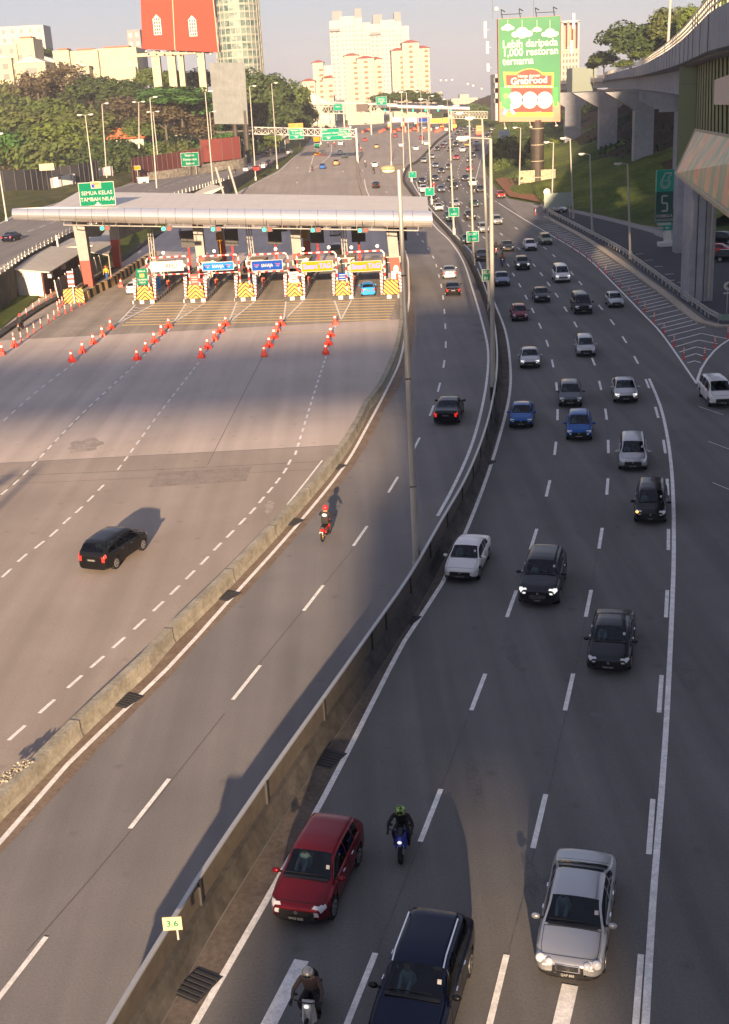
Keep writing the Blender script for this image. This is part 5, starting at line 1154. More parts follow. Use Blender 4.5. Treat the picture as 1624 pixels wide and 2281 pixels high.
# shrubs
g4 = 'shrubs on the right slope'
for a in ((1128,300,405,60,330,'green','tall leafy shrub mass left under the billboard'),(1150,330,420,60,320,'dark','dark shrub beside the black column'),(1118,345,412,40,318,'green','shrub next to the red soil path'),(1245,300,350,50,350,'lime','yellow-green shrub right of the black column'),(1290,320,370,60,345,'green','shrub under the first visible pier'),
 (1320,350,405,90,300,'dark','dark bush between the first two piers'),(1365,370,420,90,285,'dark','dark bush below the second pier'),(1400,400,450,90,265,'dark','dark bush left of the third pier'),(1445,420,470,70,258,'green','bush left of the green pylon'),(1470,290,400,60,330,'dark','dark tree between the third pier and the station'),
 (1305,230,320,80,420,'dark','dark tree in the shade under the viaduct, left'),(1390,250,340,60,380,'dark','dark tree in the shade between piers'),(1175,410,432,30,300,'lime','spiky yellow plant by the soil path'),(1188,300,360,40,340,'green','shrub behind the column'),(1265,390,440,60,300,'green','grassy mound bush below the lamp'),(1590,490,560,60,240,'dark','dark tree seen past the near pier')):
    treepx(*a[:6], a[6], g4, name='shrub', trunk=0, cat='shrub')
for a in ((285,566,600,40,200,'lime','low hedge between walkway and outer kerb, nearer clump'),(318,545,580,40,214,'green','low hedge clump behind the third lamp'),(15,700,740,60,150,'green','weeds on the grass at the left edge')):
    treepx(*a[:6], a[6], 'low plants beside the plaza', name='shrub', trunk=0, cat='shrub')
# ------------------------------------------------------------------ buildings in the distance
m_win = mat('window_dark', (.06, .07, .075), .3, .5); m_redroof = mat('red_tile_roof', (.42, .10, .06), .7, fine=.1, fscale=1)
m_towerw = mat('tower_white', (.33, .325, .32), .7, fine=.03, fscale=.3); m_towerc = mat('tower_cream', (.37, .335, .26), .7, fine=.03, fscale=.3)
m_balc = mat('balcony_terracotta', (.34, .12, .07), .7); m_grey = mat('grey_render', (.20, .20, .21), .8, fine=.05, fscale=.5)
def windows(e, boxes, m, name='window'):
    # the largest as parts of their own, the rest as one
    for c, d in boxes[:100]: b = MB(); b.box(c, d); b.build(name, m, e)
    if len(boxes) > 100:
        b = MB()
        for c, d in boxes[100:]: b.box(c, d)
        b.build(name, m, e)['kind'] = 'stuff'
def rect(u0, u1, vt, vb, Y):
    um = (u0+u1)/2; t, bt = A(um, vt, Y), A(um, vb, Y); l, r = A(u0, (vt+vb)/2, Y), A(u1, (vt+vb)/2, Y)
    return (l.x+r.x)/2, r.x-l.x, bt.z, t.z
def block(e, x, w_, z0, z1, y=0, d=20, m=None, name='wing'):
    b = MB(); b.box((x, y+d/2, (z0+z1)/2), (w_, d, z1-z0)); return b.build(name, m, e)
def hip(e, x, w_, z, h, y, d, m=None):
    b = MB(); q = w_/2+.8; i = [(x-q, y-.8, z), (x+q, y-.8, z), (x+q, y+d+.8, z), (x-q, y+d+.8, z)]; r0, r1 = (x-q*.2, y+d/2, z+h), (x+q*.2, y+d/2, z+h)
    b.quad(i[0], i[1], r1, r0); b.quad(i[2], i[3], r0, r1); b.quad(i[1], i[2], r1); b.quad(i[3], i[0], r0); b.quad(*reversed(i)); b.build('roof', m or m_redroof, e)
def cream(u0, u1, vt, vb, Y, segs, label, nf):
    x, w_, z0, z1 = rect(u0, u1, vt, vb, Y); e = empty('apartment_tower', (x, Y, 0), 0, label, 'building', 'cream apartment towers')
    W_ = []; B_ = []
    for (a, c, top, dy) in segs:                     # fractions of width, height fraction, setback
        xx = (a+c)/2*w_-w_/2; ww = (c-a)*w_; zt = z0+(z1-z0)*top; block(e, xx, ww, z0-12, zt, dy, 22, m_towerc); hip(e, xx, ww, zt, (z1-z0)*.055, dy, 22)
        n = max(2, int(ww/3.4)); 
        for f in range(int((zt-z0)/3.1)):
            z = z0+1.7+f*3.1
            for k in range(n):
                xk = xx-ww/2+(k+.5)*ww/n
                if k % 3 == 1: B_.append(((xk, dy-.5, z-.5), (2.4, 1.0, 1.0)))
                W_.append(((xk, dy-.02, z+.25), (1.5, .1, 1.6)))
    windows(e, W_[::-1], m_win); windows(e, B_[::-1], m_balc, 'balcony')
def sortlow(e): pass
cream(612+60, 772-30, 138, 245, 760, [(0, .42, .62, 4), (.38, .72, 1.0, 8), (.68, 1.0, .66, 2)], 'lower cream apartment tower with stepped red roofs, leftmost of the group', 0)
cream(770, 852, 118, 235, 800, [(0, .38, .97, 5), (.33, .8, .9, 0), (.72, 1.0, .88, 6)], 'middle cream apartment tower with red hipped roofs and terracotta balconies', 0)
cream(874, 959, 92, 220, 830, [(0, .36, .86, 5), (.28, .72, .98, 0), (.66, 1.0, .88, 6)], 'rightmost cream apartment tower, tallest with red roofs, by the open sky', 0)
for (u0, u1, vt, lab) in ((738, 829, 36, 'left one of the twin white high-rise slabs with grey roof boxes'), (828, 915, 44, 'right one of the twin white high-rise slabs with grey roof boxes')):
    Y = 1000; x, w_, z0, z1 = rect(u0, u1, vt, 235, Y); e = empty('highrise', (x, Y, 0), 0, lab, 'building', 'twin white high-rises')
    W_ = []
    for i, (a, c, top, dy) in enumerate(((0, .34, .965, 6), (.26, .62, 1.0, 0), (.56, .8, .98, 5), (.76, 1, .93, 10))):
        xx = (a+c)/2*w_-w_/2; ww = (c-a)*w_; zt = z0+(z1-z0)*top; block(e, xx, ww, z0-20, zt, dy, 24, m_towerw)
        for f in range(int((zt-z0-6)/3.3)):
            for k in range(3 if i != 1 else 4):
                nn = 3 if i != 1 else 4
                W_.append(((xx-ww/2+(k+.5)*ww/nn, dy-.02, z0+2+f*3.3), (1.3 if i != 0 else 2.0, .1, 1.3)))
        if i in (0, 2): block(e, xx+1, ww*.7, zt, zt+7, dy+2, 12, m_grey, 'roof_box')
    windows(e, W_[::-1], mat('highrise_window', (.14, .14, .145), .5))
    b = MB(); b.box((-w_*.36, 5, z1-9), (w_*.3, 3, 2.0)); b.build('roof_band', m_grey, e)
x, w_, z0, z1 = rect(723, 745, 146, 240, 880); e = empty('highrise', (x, 880, 0), 0, 'narrow brown-striped slab peeking between cream tower and white high-rise', 'building')
block(e, 0, w_, z0-10, z1, 0, 15, m_off); b = MB(); b.box((w_*.2, -.1, (z0+z1)/2-2), (w_*.35, .3, z1-z0-8)); b.build('brown_strip', mat('brown_tile', (.25, .11, .08), .7), e)
W_ = [((-w_*.3, -.05, z1-4-f*3.3), (1.5, .1, 1.3)) for f in range(20)]; windows(e, W_, m_win)
# glass tower
x, w_, z0, z1 = rect(470, 577, -60, 165, 700); e = empty('glass_tower', (x, 700, 0), 0, 'rounded green glass office tower with white floor bands beside the red hoarding', 'building')
m_gt = mat('tower_green_glass', (.035, .075, .065), .3, .6, col2=(.15, .20, .17), noise=.06, nscale=.22); m_gb = mat('tower_floor_band', (.25, .26, .22), .6)
def ell(rx, ry, z, n=28): return [(rx*math.cos(2*math.pi*k/n), 16+ry*math.sin(2*math.pi*k/n)) for k in range(n)]
b = MB(); b.prism(ell(w_/2-.3, 15.7, 0), z0-15, z1); b.build('glass_core', m_gt, e)
for f in range(int((z1-z0)/3.9)):
    b = MB(); b.prism(ell(w_/2, 16, 0), z0+f*3.9, z0+f*3.9+1.15); b.build('floor_band', m_gb, e)
b = MB()
for k in range(28):
    a = 2*math.pi*k/28; b.box((w_/2*.995*math.cos(a), 16+15.9*math.sin(a), (z0+z1)/2), (.35, .35, z1-z0))
b.build('mullion', m_gb, e)
# cream hillside houses
def house(name, blocks, Y, label, roofs=()):
    e = empty(name, (0, Y, 0), 0, label, 'building'); W_ = []
    for (u0, u1, vt, vb, dy, kind) in blocks:
        x, w_, z0, z1 = rect(u0, u1, vt, vb, Y); block(e, x, w_, z0-6, z1, dy, 16, m_cream if kind != 'w' else m_towerw, 'wing')
        if kind in ('r', 'n') and z1-z0 > 8:
            for i in range(max(2, int(w_/6))):
                for j in range(2): W_.append(((x-w_/2+(i+.5)*w_/max(2, int(w_/6)), dy-.02, z1-7-j*5), (1.5, .1, 1.8)))
        if kind in ('g', 'w'):
            nx = max(2, int(w_/4)); nz = max(1, int((z1-z0)/4))
            for i in range(nx):
                for j in range(nz): W_.append(((x-w_/2+(i+.5)*w_/nx, dy-.02, z1-2.4-j*4), (1.6, .1, 1.9)))
        if kind == 'p':
            b = MB(); b.quad((x-w_/2-.5, dy-.4, z1), (x+w_/2+.5, dy-.4, z1), (x, dy-.4, z1+w_*.22)); b.quad((x-w_/2-.5, dy-.4, z1), (x, dy-.4, z1+w_*.22), (x, dy+16, z1+w_*.22), (x-w_/2-.5, dy+16, z1)); b.quad((x, dy-.4, z1+w_*.22), (x+w_/2+.5, dy-.4, z1), (x+w_/2+.5, dy+16, z1), (x, dy+16, z1+w_*.22)); b.build('gable', m_off, e)
            for j in range(3): W_.append(((x, dy-.1, z1-3-j*4), (w_*.4, .1, 2.2)))
        if kind == 'r': b = MB(); b.box((x, dy+8, z1+.5), (w_*.6, 8, .9)); b.build('roof', m_redroof, e)
    windows(e, W_, m_win)
house('hillside_residence', [(-30, 45, 100, 230, 0, 'g'), (5, 35, 130, 240, -2, 'p'), (38, 82, 85, 240, 1, 'r'), (45, 110, 140, 250, -2, 'p')], 520, 'large cream residence with peaked gables at the left edge')
house('hillside_residence', [(122, 158, 112, 200, 0, 'r'), (156, 220, 112, 200, 2, 'r'), (207, 303, 106, 175, 4, 'r'), (85, 145, 140, 260, -6, 'p'), (168, 208, 148, 250, -4, 'p'), (60, 205, 165, 270, -1, 'g'), (236, 303, 150, 178, 0, 'n')], 540, 'long cream residence with flat boxes and red roof strips, behind the brown trees')
house('apartment_block', [(-20, 100, 58, 120, 0, 'w')], 640, 'pale apartment block with many small windows, upper left corner')
house('office_slab', [(364/1.27-1, 315, 66, 140, 0, 'g')], 620, 'narrow grey slab left of the red hoarding')
e = [o for o in bpy.data.objects if o.name.startswith('office_slab')][0]
for ch in e.children:
    if ch.name.startswith('wing'): ch.data.materials[0] = m_grey
b = MB(); q0 = rect(236, 344, 285-4, 318, 372); x, w_, z0, z1 = rect(238, 340, 284, 308, 392); e = empty('red_roofed_house', (x, 392, 0), 0, 'house with a bright orange-red tiled roof among the dark trees', 'building')
x0_ = -w_*.3; b = MB(); b.quad((x0_-w_*.25, -3, z0), (w_*.35, -3, z0), (w_*.18, 3, z1), (x0_-w_*.1, 3, z1)); b.quad((w_*.35, -3, z0), (w_*.42, 4, z0+1), (w_*.18, 3, z1)); b.quad((x0_-w_*.1, 3, z1), (w_*.18, 3, z1), (w_*.4, 9, z0), (x0_-w_*.2, 9, z0)); b.build('roof', mat('orange_tile', (.60, .16, .07), .7, fine=.12, fscale=2), e)
b = MB(); b.box((0, 3, z0-3), (w_*.6, 9, 6)); b.build('wall', m_off, e)
# right tower
x, w_, z0, z1 = rect(1250, 1290, 48, 185, 700); e = empty('red_framed_tower', (x, 700, 0), 0, 'narrow cream tower with red roof frame right of the green billboard', 'building')
m_salm = mat('salmon_render', (.52, .24, .19), .7)
block(e, 0, w_, z0-10, z1-14, 0, 14, m_towerc); 
for xx in (-w_/2+.5, -w_*.12, w_*.2, w_/2-.4): b = MB(); b.box((xx, 5, z1-7), (.8, 10, 14)); b.build('frame_post', m_salm if abs(xx) < w_*.4 else m_off, e)
b = MB(); b.box((0, 5, z1), (w_, 10, 1)); b.build('roof_slab', m_off, e); b = MB(); b.box((0, 8, z1-8), (w_*.8, 5, 13)); b.build('recess', m_salm, e)
W_ = [((-w_*.36+i*w_*.18, -.02, z1-17-f*3.2), (w_*.12, .1, 1.9)) for f in range(30) for i in range(5)]; windows(e, W_, m_win)
b = MB()
for f in range(6): b.box((0, -.1, z1-15-f*16), (w_+.3, .4, .6))
b.build('red_band', m_salm, e)
house('flat_pale_building', [(1275, 1330, 150, 185, 0, 'n')], 620, 'flat pale green-grey building behind the end of the viaduct')
for o_ in list(bpy.data.objects):
    if o_.name.startswith('flat_pale_building'):
        for c_ in o_.children:
            if c_.name.startswith('wing'): c_.data.materials[0] = mat('pale_green_render', (.16, .19, .16), .8)
for (u0, u1, vt, lab) in ((962, 985, 205, 'small cream apartment slab just right of the tallest cream tower'), (1006, 1064, 210, 'wide cream apartment block in the distance under the birds'), (1077, 1104, 212, 'cream apartment block in the distance beside the billboard edge')):
    x, w_, z0, z1 = rect(u0, u1, vt, 250, 1400); e = empty('distant_apartment', (x, 1400, 0), 0, lab, 'building', 'distant cream apartments')
    n = 3 if w_ > 20 else 2; W_ = []
    for k in range(n):
        xx = -w_/2+(k+.5)*w_/n; h_ = 4 if k == n//2 else 0; block(e, xx, w_/n*1.02, z0-10, z1+h_-4, (k % 2)*2, 20, m_towerc)
        for f in range(6): 
            for j in (-.25, .25): W_.append(((xx+j*w_/n, (k % 2)*2-.05, z1-7-f*3.4), (1.8, .1, 1.4)))
    windows(e, W_, m_win)
house('white_wedge_roof_building', [(1104-1, 1109, 165, 235, 0, 'w')], 520, 'dark-edged narrow slab hidden behind the billboard left edge')
p = rect(660, 745, 205, 232, 660); e = empty('market_hall', (p[0], 660, 0), 0, 'low hall with a long pale sloping roof below the cream apartments', 'building')
b = MB(); b.hexa([(-p[1]/2, 0, p[2]), (p[1]/2, 0, p[2]-1), (p[1]/2, 14, p[2]-1), (-p[1]/2, 14, p[2])], [(-p[1]/2, 3, p[3]), (-p[1]*.1, 3, p[3]), (-p[1]*.1, 14, p[3]), (-p[1]/2, 14, p[3])]); b.build('roof', m_off, e); block(e, 0, p[1]*.9, p[2]-10, p[2], 2, 10, m_off, 'wall')
# ------------------------------------------------------------------ red hoarding on columns + grey board
Y = 400; e = empty('red_hoarding', (0, Y, 0), 0, 'huge orange-red hoarding with two pointed white windows, standing on tall cream columns', 'billboard')
def W(u, v, dy=0): q = A(u, v, Y+dy); return Vector((q.x, q.y-Y, q.z))
m_hr = mat('hoarding_orange_red', (.36, .050, .032), .8, .08, fine=.05, fscale=.8); m_hd = mat('hoarding_deep_red', (.30, .035, .025), .6, .3)
tl, tm, tr_ = W(312, -30), W(398, -30), W(476, -30, -3); bl, bm, br = W(319, 110), W(393, 110, -1), W(491-20, 117, -3)
b = MB(); th = Vector((0, 1.5, 0)); b.hexa([W(317.5, 109), W(487-2, 117-1), W(487-2, 116)+th, W(317.5, 109)+th], [W(312, -30), W(472, -30), W(472, -30)+th, W(312, -30)+th]); b.build('panel', m_hr, e)
b = MB(); b.hexa([W(487-1, 116.5), W(492, 116, 9), W(492, 116, 9)+th*.2, W(487-1, 116)+th], [W(472+1, -30), W(478, -30, 9), W(478, -30, 9)+th*.2, W(473, -30)+th]); b.build('side_panel', m_hd, e)
b = MB(); b.bar(W(383, -30, -.3), W(390, 112, -.3), .18, n=5); b.bar(W(472, -30, -.3), W(487, 116.5, -.3), .18, n=5); b.build('edge_trim', m_cream, e)
for (uc, vt, vb) in ((349, 32, 78), (428, 34, 81)):
    k_ = uc/812; c0, c1 = W(uc-8+4, vb, -.3), W(uc+8+3, vb, -.3); w2 = 2.6
    ct = W(uc, vt, -.3); cb = W(uc+2, vb, -.3); zt_, zb_ = ct.z, cb.z; x = (ct.x+cb.x)/2; w2 = 1.35
    b = MB(); b.box((x, cb.y, zb_+(zt_-zb_)*.38), (w2*1.8, .15, (zt_-zb_)*.76)); b.quad((x-w2, cb.y-.08, zb_+(zt_-zb_)*.76), (x+w2, cb.y-.08, zb_+(zt_-zb_)*.76), (x, cb.y-.08, zt_)); b.build('window', m_wpaint, e)
    b = MB()
    for i in range(3):
        for j in range(5): b.box((x-.72+i*.72, cb.y-.12, zb_+.6+j*.98), (.5, .1, .74))
    b.build('pane', m_dark, e)
text('side_lettering', 'COMING SOON', 1.1, W(483, 70, -.2), (math.pi/2, math.pi/2, 0), m_wtext, e)
for u0, u1, vb in ((343, 357, 215), (378, 391, 215), (401, 410, 215), (445, 457, 225)):
    x, w_, z0, z1 = rect(u0, u1, 112, vb, Y+3); b = MB(); b.box((x, 4, (z0-12+z1)/2+6-6), (w_*1.3, 3, z1-z0+12)); b.build('column', m_cream, e)
b = MB(); b.box((W(350, 118).x+4, 3, W(390, 118).z), (26, 2, 1.0)); b.build('cross_beam', m_cream, e)
b = MB()
for k_ in range(9): q = W(325+k_*18, 112+k_*.7, -1.5); b.ball((q.x, q.y, q.z-.3), (.4, .3, .25), 7, 5); b.bar((q.x, q.y, q.z), (q.x, q.y+2, q.z+.3), .06, n=4)
b.build('flood_light', m_lampg, e)
Y = 375; e = empty('grey_billboard', (0, Y, 0), 0, 'blank grey cloth-covered billboard on two dark posts above the road junction', 'billboard')
m_cloth = mat('grey_cloth', (.13, .145, .15), .8, .1, col2=(.19, .205, .21), noise=.25, nscale=.5, fine=.06, fscale=1.2, bump=.6, bscale=.9)
b = MB(); b.hexa([W(478, 276, 0), W(553, 277, 2), W(553, 277, 3.2), W(478, 276, 1.2)], [W(466, 139, 0), W(545, 140, 2), W(545, 140, 3.2), W(466, 139, 1.2)]); b.build('cloth_panel', m_cloth, e)
b = MB()
for t in (.2, .42, .62, .82): p0, p1 = W(466+79*t, 139.5, 2*t-.08), W(478+75*t, 276.5, 2*t-.08); b.bar(p0, p1, .05, n=4)
b.bar(W(471, 207, -.1), W(551, 209, 1.9), .05, n=4); b.build('cloth_seam', mat('seam_grey', (.22, .22, .20), .8), e)
for u in (523, 547): b = MB(); p0 = W(u, 277, 3); b.bar((p0.x, 2.5, 4), (p0.x, 2.5, p0.z+4), .8, n=10); b.build('post', m_colb, e)
b = MB(); p0 = W(518, 293, 2); b.box((p0.x+4, 2.4, p0.z), (18, .4, .5)); b.build('catwalk', m_colb, e)
# small signs on the left junction
def mini(name, u, v, wpx, hpx, Y, m, label, cat='sign', post=True, txt=None, m2=None, ts=1.0):
    q = A(u, v, Y); s = Y/FPX; e = empty(name, q, 0, label, cat); b = MB(); b.box((0, 0, 0), (wpx*s, .08, hpx*s)); b.build('border', m_wtext, e)
    b = MB(); b.box((0, -.06, 0), (wpx*s-.2, .06, hpx*s-.2)); b.build('panel', m, e)
    if txt:
        for i, t in enumerate(txt): text('lettering', t, ts, (0, -.11, hpx*s*(.5-(i+.7)/(len(txt)+.4))), FACE, m2 or m_wtext, e, bold=.02)
    if post:
        for x in ((-wpx*s*.3, wpx*s*.3) if wpx > 20 else (0,)): b = MB(); b.bar((x, .12, -q.z+zg(Y)), (x, .12, 0), .1, n=6); b.build('post', m_pole, e)
    return e
mini('direction_sign', 423, 355, 38, 28, 330, m_green, 'green roadside direction sign with white place names beside the ramp', txt=['Petaling', 'Damansara', 'Subang'], ts=.8)
mini('information_board', 483, 323, 15, 19, 372, m_blue, 'bright blue information board by the maroon hoarding', txt=['H'], ts=1.4)
mini('street_name_sign', 516, 349, 22, 7, 372, mat('pale_blue_sign', (.10, .38, .62), .5), 'small pale blue street name sign on the grass point')
mini('shop_sign', 490, 296, 13, 8, 392, m_tyellow, 'small yellow and orange shop sign under the grey board')
p = G(305, 436); mini('warning_sign', 305, 374, 15, 9, 315, m_tyellow, 'yellow diamond warning sign with plate beside the access road')
e = mini('island_sign', 706, 325, 12, 10, G(706, 345).y, m_green, 'small green sign with yellow top on the red painted island')
b = MB(); b.box((0, -.05, 2.1), (2.0, .1, 1.4)); b.box((0, -.05, -2.6), (2.2, .3, 1.0)); b.build('yellow_marker', m_tyellow, e)
# bus shelter / traffic light
p = G(632, 335); e = empty('bus_shelter', p, 0, 'small shelter with a cream slanting roof right of the gantry post', 'shelter'); s = p.y/FPX
b = MB(); b.hexa([(-4.5, 0, 3.6), (1, 0, 4.2), (3, 5, 5.4), (-2, 5, 5.0)], [(-4.5, 0, 3.8), (1, 0, 4.4), (3, 5, 5.6), (-2, 5, 5.2)]); b.build('roof', m_off, e)
e.location = A(622, 322, p.y-15); e.location.z = zg(p.y)
for x in (-3, 0, 2): b = MB(); b.bar((x, 1, 0), (x, 1, 4), .12); b.build('post', m_wpaint, e)
p = G(539, 345); e = empty('traffic_light', p, 0, 'traffic light on a curved arm at the left junction', 'traffic light')
b = MB(); b.tube([(0, 0, 0), (0, 0, 6), (.6, 0, 7.6), (2, 0, 8.6), (5.8, 0, 9.2)], .14); b.build('arm', m_pole, e)
for x, z_ in ((6.2, 9.2), (0, 3.8)):
    b = MB(); b.box((x, -.1, z_), (1.1, .3, 2.9)); b.build('backplate', m_wpaint, e); b = MB(); b.box((x, -.3, z_), (.7, .3, 2.4)); b.build('signal_head', m_orange if x else m_dark, e)
p = G(676+22, 372); 
b = MB(); 
# ------------------------------------------------------------------ gantries
def truss(e, a, c, h, d, n, r=.12, m=None):
    b = MB(); 
    for dz in (0, h):
        for dy in (0, d): b.bar(a+Vector((0, dy, dz)), c+Vector((0, dy, dz)), r, n=6)
    b.build('chord', m, e); b = MB()
    for k in range(n):
        p, q = a.lerp(c, k/n), a.lerp(c, (k+1)/n); b.bar(p+Vector((0, 0, h)), q, r*.6, n=5); b.bar(p, p+Vector((0, 0, h)), r*.6, n=5); b.bar(p+Vector((0, d, 0)), q+Vector((0, d, h)), r*.6, n=5)
    b.build('bracing', m, e)
pl, pr = G(545, 361), G(797, 363); Yg = (pl.y+pr.y)/2; e = empty('sign_gantry', (0, 0, 0), 0, 'white lattice gantry with two green direction signs spanning the near lanes', 'gantry')
a, c = A(542, 298, pl.y), A(794, 305, pr.y); h_ = 14*Yg/FPX; truss(e, a, c, h_, 1.2, 17, .16, m_wpaint)
for p, q in ((pl, a), (pr, c)): b = MB(); b.bar(p, Vector((q.x, p.y, q.z+h_+.4)), .3, n=10); b.build('leg', m_wpaint, e)
def gsign(u0, u1, v0, v1, lab, lines, arrows, Yq, ts=.95, m=m_greenb):
    q = A((u0+u1)/2, (v0+v1)/2, Yq); s = Yq/FPX; w_, hh_ = (u1-u0)*s, (v1-v0)*s; e = empty('direction_sign', q, 0, lab, 'sign')
    b = MB(); b.box((0, 0, 0), (w_, .1, hh_)); b.build('border', m_wtext, e); b = MB(); b.box((0, -.08, 0), (w_-.25, .08, hh_-.25)); b.build('panel', m, e)
    for (t, x, z_) in lines: text('lettering', t, ts, (x*w_, -.14, z_*hh_), FACE, m_wtext, e, bold=.02)
    for x in arrows: b = MB(); b.quad((x*w_-.7, -.14, -.2*hh_), (x*w_, -.14, -.40*hh_), (x*w_+.7, -.14, -.2*hh_)); b.build('arrow', m_wtext, e)
    if arrows: b = MB(); b.box((0, -.14, -.13*hh_), (w_*.9, .02, .08)); b.build('divider', m_wtext, e)
    return e, w_, hh_
ys = Yg-1.5
e, w_, hh_ = gsign(644, 676, 287, 309, 'green sign reading K. Lumpur under an orange exit plate on the gantry', [('Seksyen 17', 0, .33), ('K. Lumpur', .08, .08)], (0,), pl.y+(pr.y-pl.y)*.47-1.6, .75)
b = MB(); b.box((0, 0, hh_/2+.75), (w_*.95, .1, 1.4)); b.build('exit_plate', mat('exit_orange', (.50, .21, .01), .5), e); text('exit_lettering', 'EXIT 1102', .9, (0, -.1, hh_/2+.75), FACE, m_dark, e)
gsign(718, 781, 286.5, 311, 'wide green direction sign with two lane arrows on the gantry', [('1 KM', -.4, .36), ('Damansara Utama', -.24, .12), ('Sungai Buloh', .30, .36), ('Rawang', .22, .18), ('Subang, Klang', .28, -.02)], (-.27, .27), pl.y+(pr.y-pl.y)*.82-2.4, .72)
Yf = 575
e = empty('footbridge', (0, 0, 0), 0, 'long white truss footbridge crossing before the far plaza', 'footbridge'); a, c = A(708, 252, Yf), A(852, 254, Yf); truss(e, a, c, 4.0, 2.5, 12, .22, m_off)
b = MB(); b.hexa([A(697, 228, Yf), A(885, 234, Yf), A(885, 234, Yf)+Vector((0, 3, 0)), A(697, 228, Yf)+Vector((0, 3, 0))], [q+Vector((0, 0, .6)) for q in (A(697, 228, Yf), A(885, 234, Yf), A(885, 234, Yf)+Vector((0, 3, 0)), A(697, 228, Yf)+Vector((0, 3, 0)))]); b.build('roof', m_off, e)
for u in (712, 765, 825): b = MB(); q = A(u, 240, Yf); b.bar((q.x, q.y+1, zg(Yf)), (q.x, q.y+1, q.z+2), .35); b.build('leg', m_off, e)
gsign(743, 762, 232, 246, 'left small green sign on the footbridge', [('Utara', 0, .1)], (), Yf-1, 1.0); gsign(838, 861, 216, 233, 'green sign standing on the far canopy beside the footbridge', [('SEMUA', 0, .2), ('KELAS', 0, -.05)], (0,), Yf-1, 1.0)
q = A(807, 240, Yf-1); e = empty('message_board', q, 0, 'dark unlit message board on the footbridge', 'sign'); b = MB(); b.box((0, 0, 0), (5.2, .5, 3.0)); b.build('board', mat('board_brown', (.07, .05, .045), .6), e); b = MB(); b.box((0, .1, 0), (5.5, .3, 3.3)); b.build('frame', m_dark, e)
# far toll plaza
Yp = 585; e = empty('far_toll_canopy', (0, 0, 0), 0, 'far white toll canopy on columns with green lane lamps', 'canopy')
q0, q1 = A(839, 237, Yp), A(1046, 243, Yp); b = MB(); b.bar(q0+Vector((0, 0, .2)), q1+Vector((0, 0, .2)), .95, n=14); b.build('front_tube', m_tube, e)
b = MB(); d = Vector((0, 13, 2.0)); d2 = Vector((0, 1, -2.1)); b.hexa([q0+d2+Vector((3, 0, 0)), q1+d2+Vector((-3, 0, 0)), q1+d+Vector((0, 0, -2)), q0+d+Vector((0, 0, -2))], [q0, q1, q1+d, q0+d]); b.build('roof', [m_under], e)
for u in (870, 901, 930, 959, 1001): q = A(u, 246, Yp+4); b = MB(); b.bar((q.x, q.y, zg(Yp)), (q.x, q.y, q.z), .55, n=8); b.build('column', m_off, e)
for u in (850, 888, 913, 941, 969, 997): q = A(u+7, 246, Yp-.5); b = MB(); b.ball((q.x, q.y, q.z), .34, 8, 6); b.build('green_lamp', m_gon, e)
for k, (u0, u1, v0, v1, m, lab) in enumerate(((874, 895, 262, 271, m_wpaint, 'white lane sign at the far plaza, leftmost'), (903, 927, 263, 271, mat('pale_violet', (.45, .42, .62), .5), 'pale violet lane sign at the far plaza'), (933, 953, 263, 271, m_blue, 'blue lane sign at the far plaza'), (960, 984, 265, 274, mat('sign_amber', (.6, .28, .01), .5), 'amber lane sign at the far plaza, left one of two'), (988, 1011, 263, 273, mat('sign_amber_deep', (.6, .25, .01), .5), 'amber lane sign at the far plaza, next to the median'))):
    q = A((u0+u1)/2, (v0+v1)/2, Yp-6); s = Yp/FPX; ee = empty('lane_sign', q, 0, lab, 'sign', 'lane signs at the far plaza'); b = MB(); b.box((0, 0, 0), ((u1-u0)*s, .1, (v1-v0)*s)); b.build('panel', m, ee); b = MB(); b.box((0, .08, 0), ((u1-u0)*s+.4, .1, (v1-v0)*s+.3)); b.build('border', m_wtext, ee)
    b = MB(); w_ = (u1-u0)*s/2+.3
    for x in (-w_, w_): b.bar((x, .1, -q.z+zg(Yp)), (x, .1, .9), .14, n=6)
    b.bar((-w_, .1, .9), (w_, .1, .9), .14, n=6); b.build('portal', m_orange, ee)
for k, u in enumerate((868, 899, 929, 957, 985, 1013)):
    p = G(u, 286); ee = empty('toll_island', p, 0, 'far toll island with amber crash block, %s from the left' % ORD[k], 'toll island', 'toll islands of the far plaza')
    b = MB(); b.box((0, 8, .15), (2.4, 20, .3)); b.build('slab', m_conc, ee); b = MB(); b.box((0, .6, 1.1), (2.0, 1.2, 1.9), 0, .8); b.build('crash_block', mat('amber_block', (.80, .42, .04), .6) if k == 0 else bpy.data.materials['amber_block'], ee); b = MB(); b.box((0, 9, 1.7), (1.8, 4, 3)); b.build('booth', m_shedw, ee)
m_wb = mat('water_barrier_red', (.62, .10, .06), .6)
for k, (u0, v0, u1, v1) in enumerate(((806, 296, 829, 287), (844, 296, 866, 286), (877, 295, 897, 286), (909, 294, 929, 286), (941, 294, 960, 286), (969, 296, 986, 287))):
    P = GP([(u0, v0), (u1, v1)]); ee = empty('water_barrier_row', (0, 0, 0), 0, 'row of orange-red plastic barriers before the far plaza, %s from the left' % ORD[k], 'barrier', 'plastic barriers before the far plaza')
    n = 7
    for i in range(n): q = P[0].lerp(P[1], (i+.5)/n); b = MB(); b.box((q.x, q.y, q.z+.5), ((P[1].x-P[0].x)/n*.95+.3, (P[1].y-P[0].y)/n*.9, 1.0), 0, .85); b.build('barrier_block', m_wb, ee)
e = empty('sign_gantry', (0, 0, 0), 0, 'far white truss gantry over the inbound lanes left of the billboard', 'gantry'); a, c = A(1004, 264, 560), A(1112, 264, 560); truss(e, a, c, 3.0, 2, 16, .16, m_off)
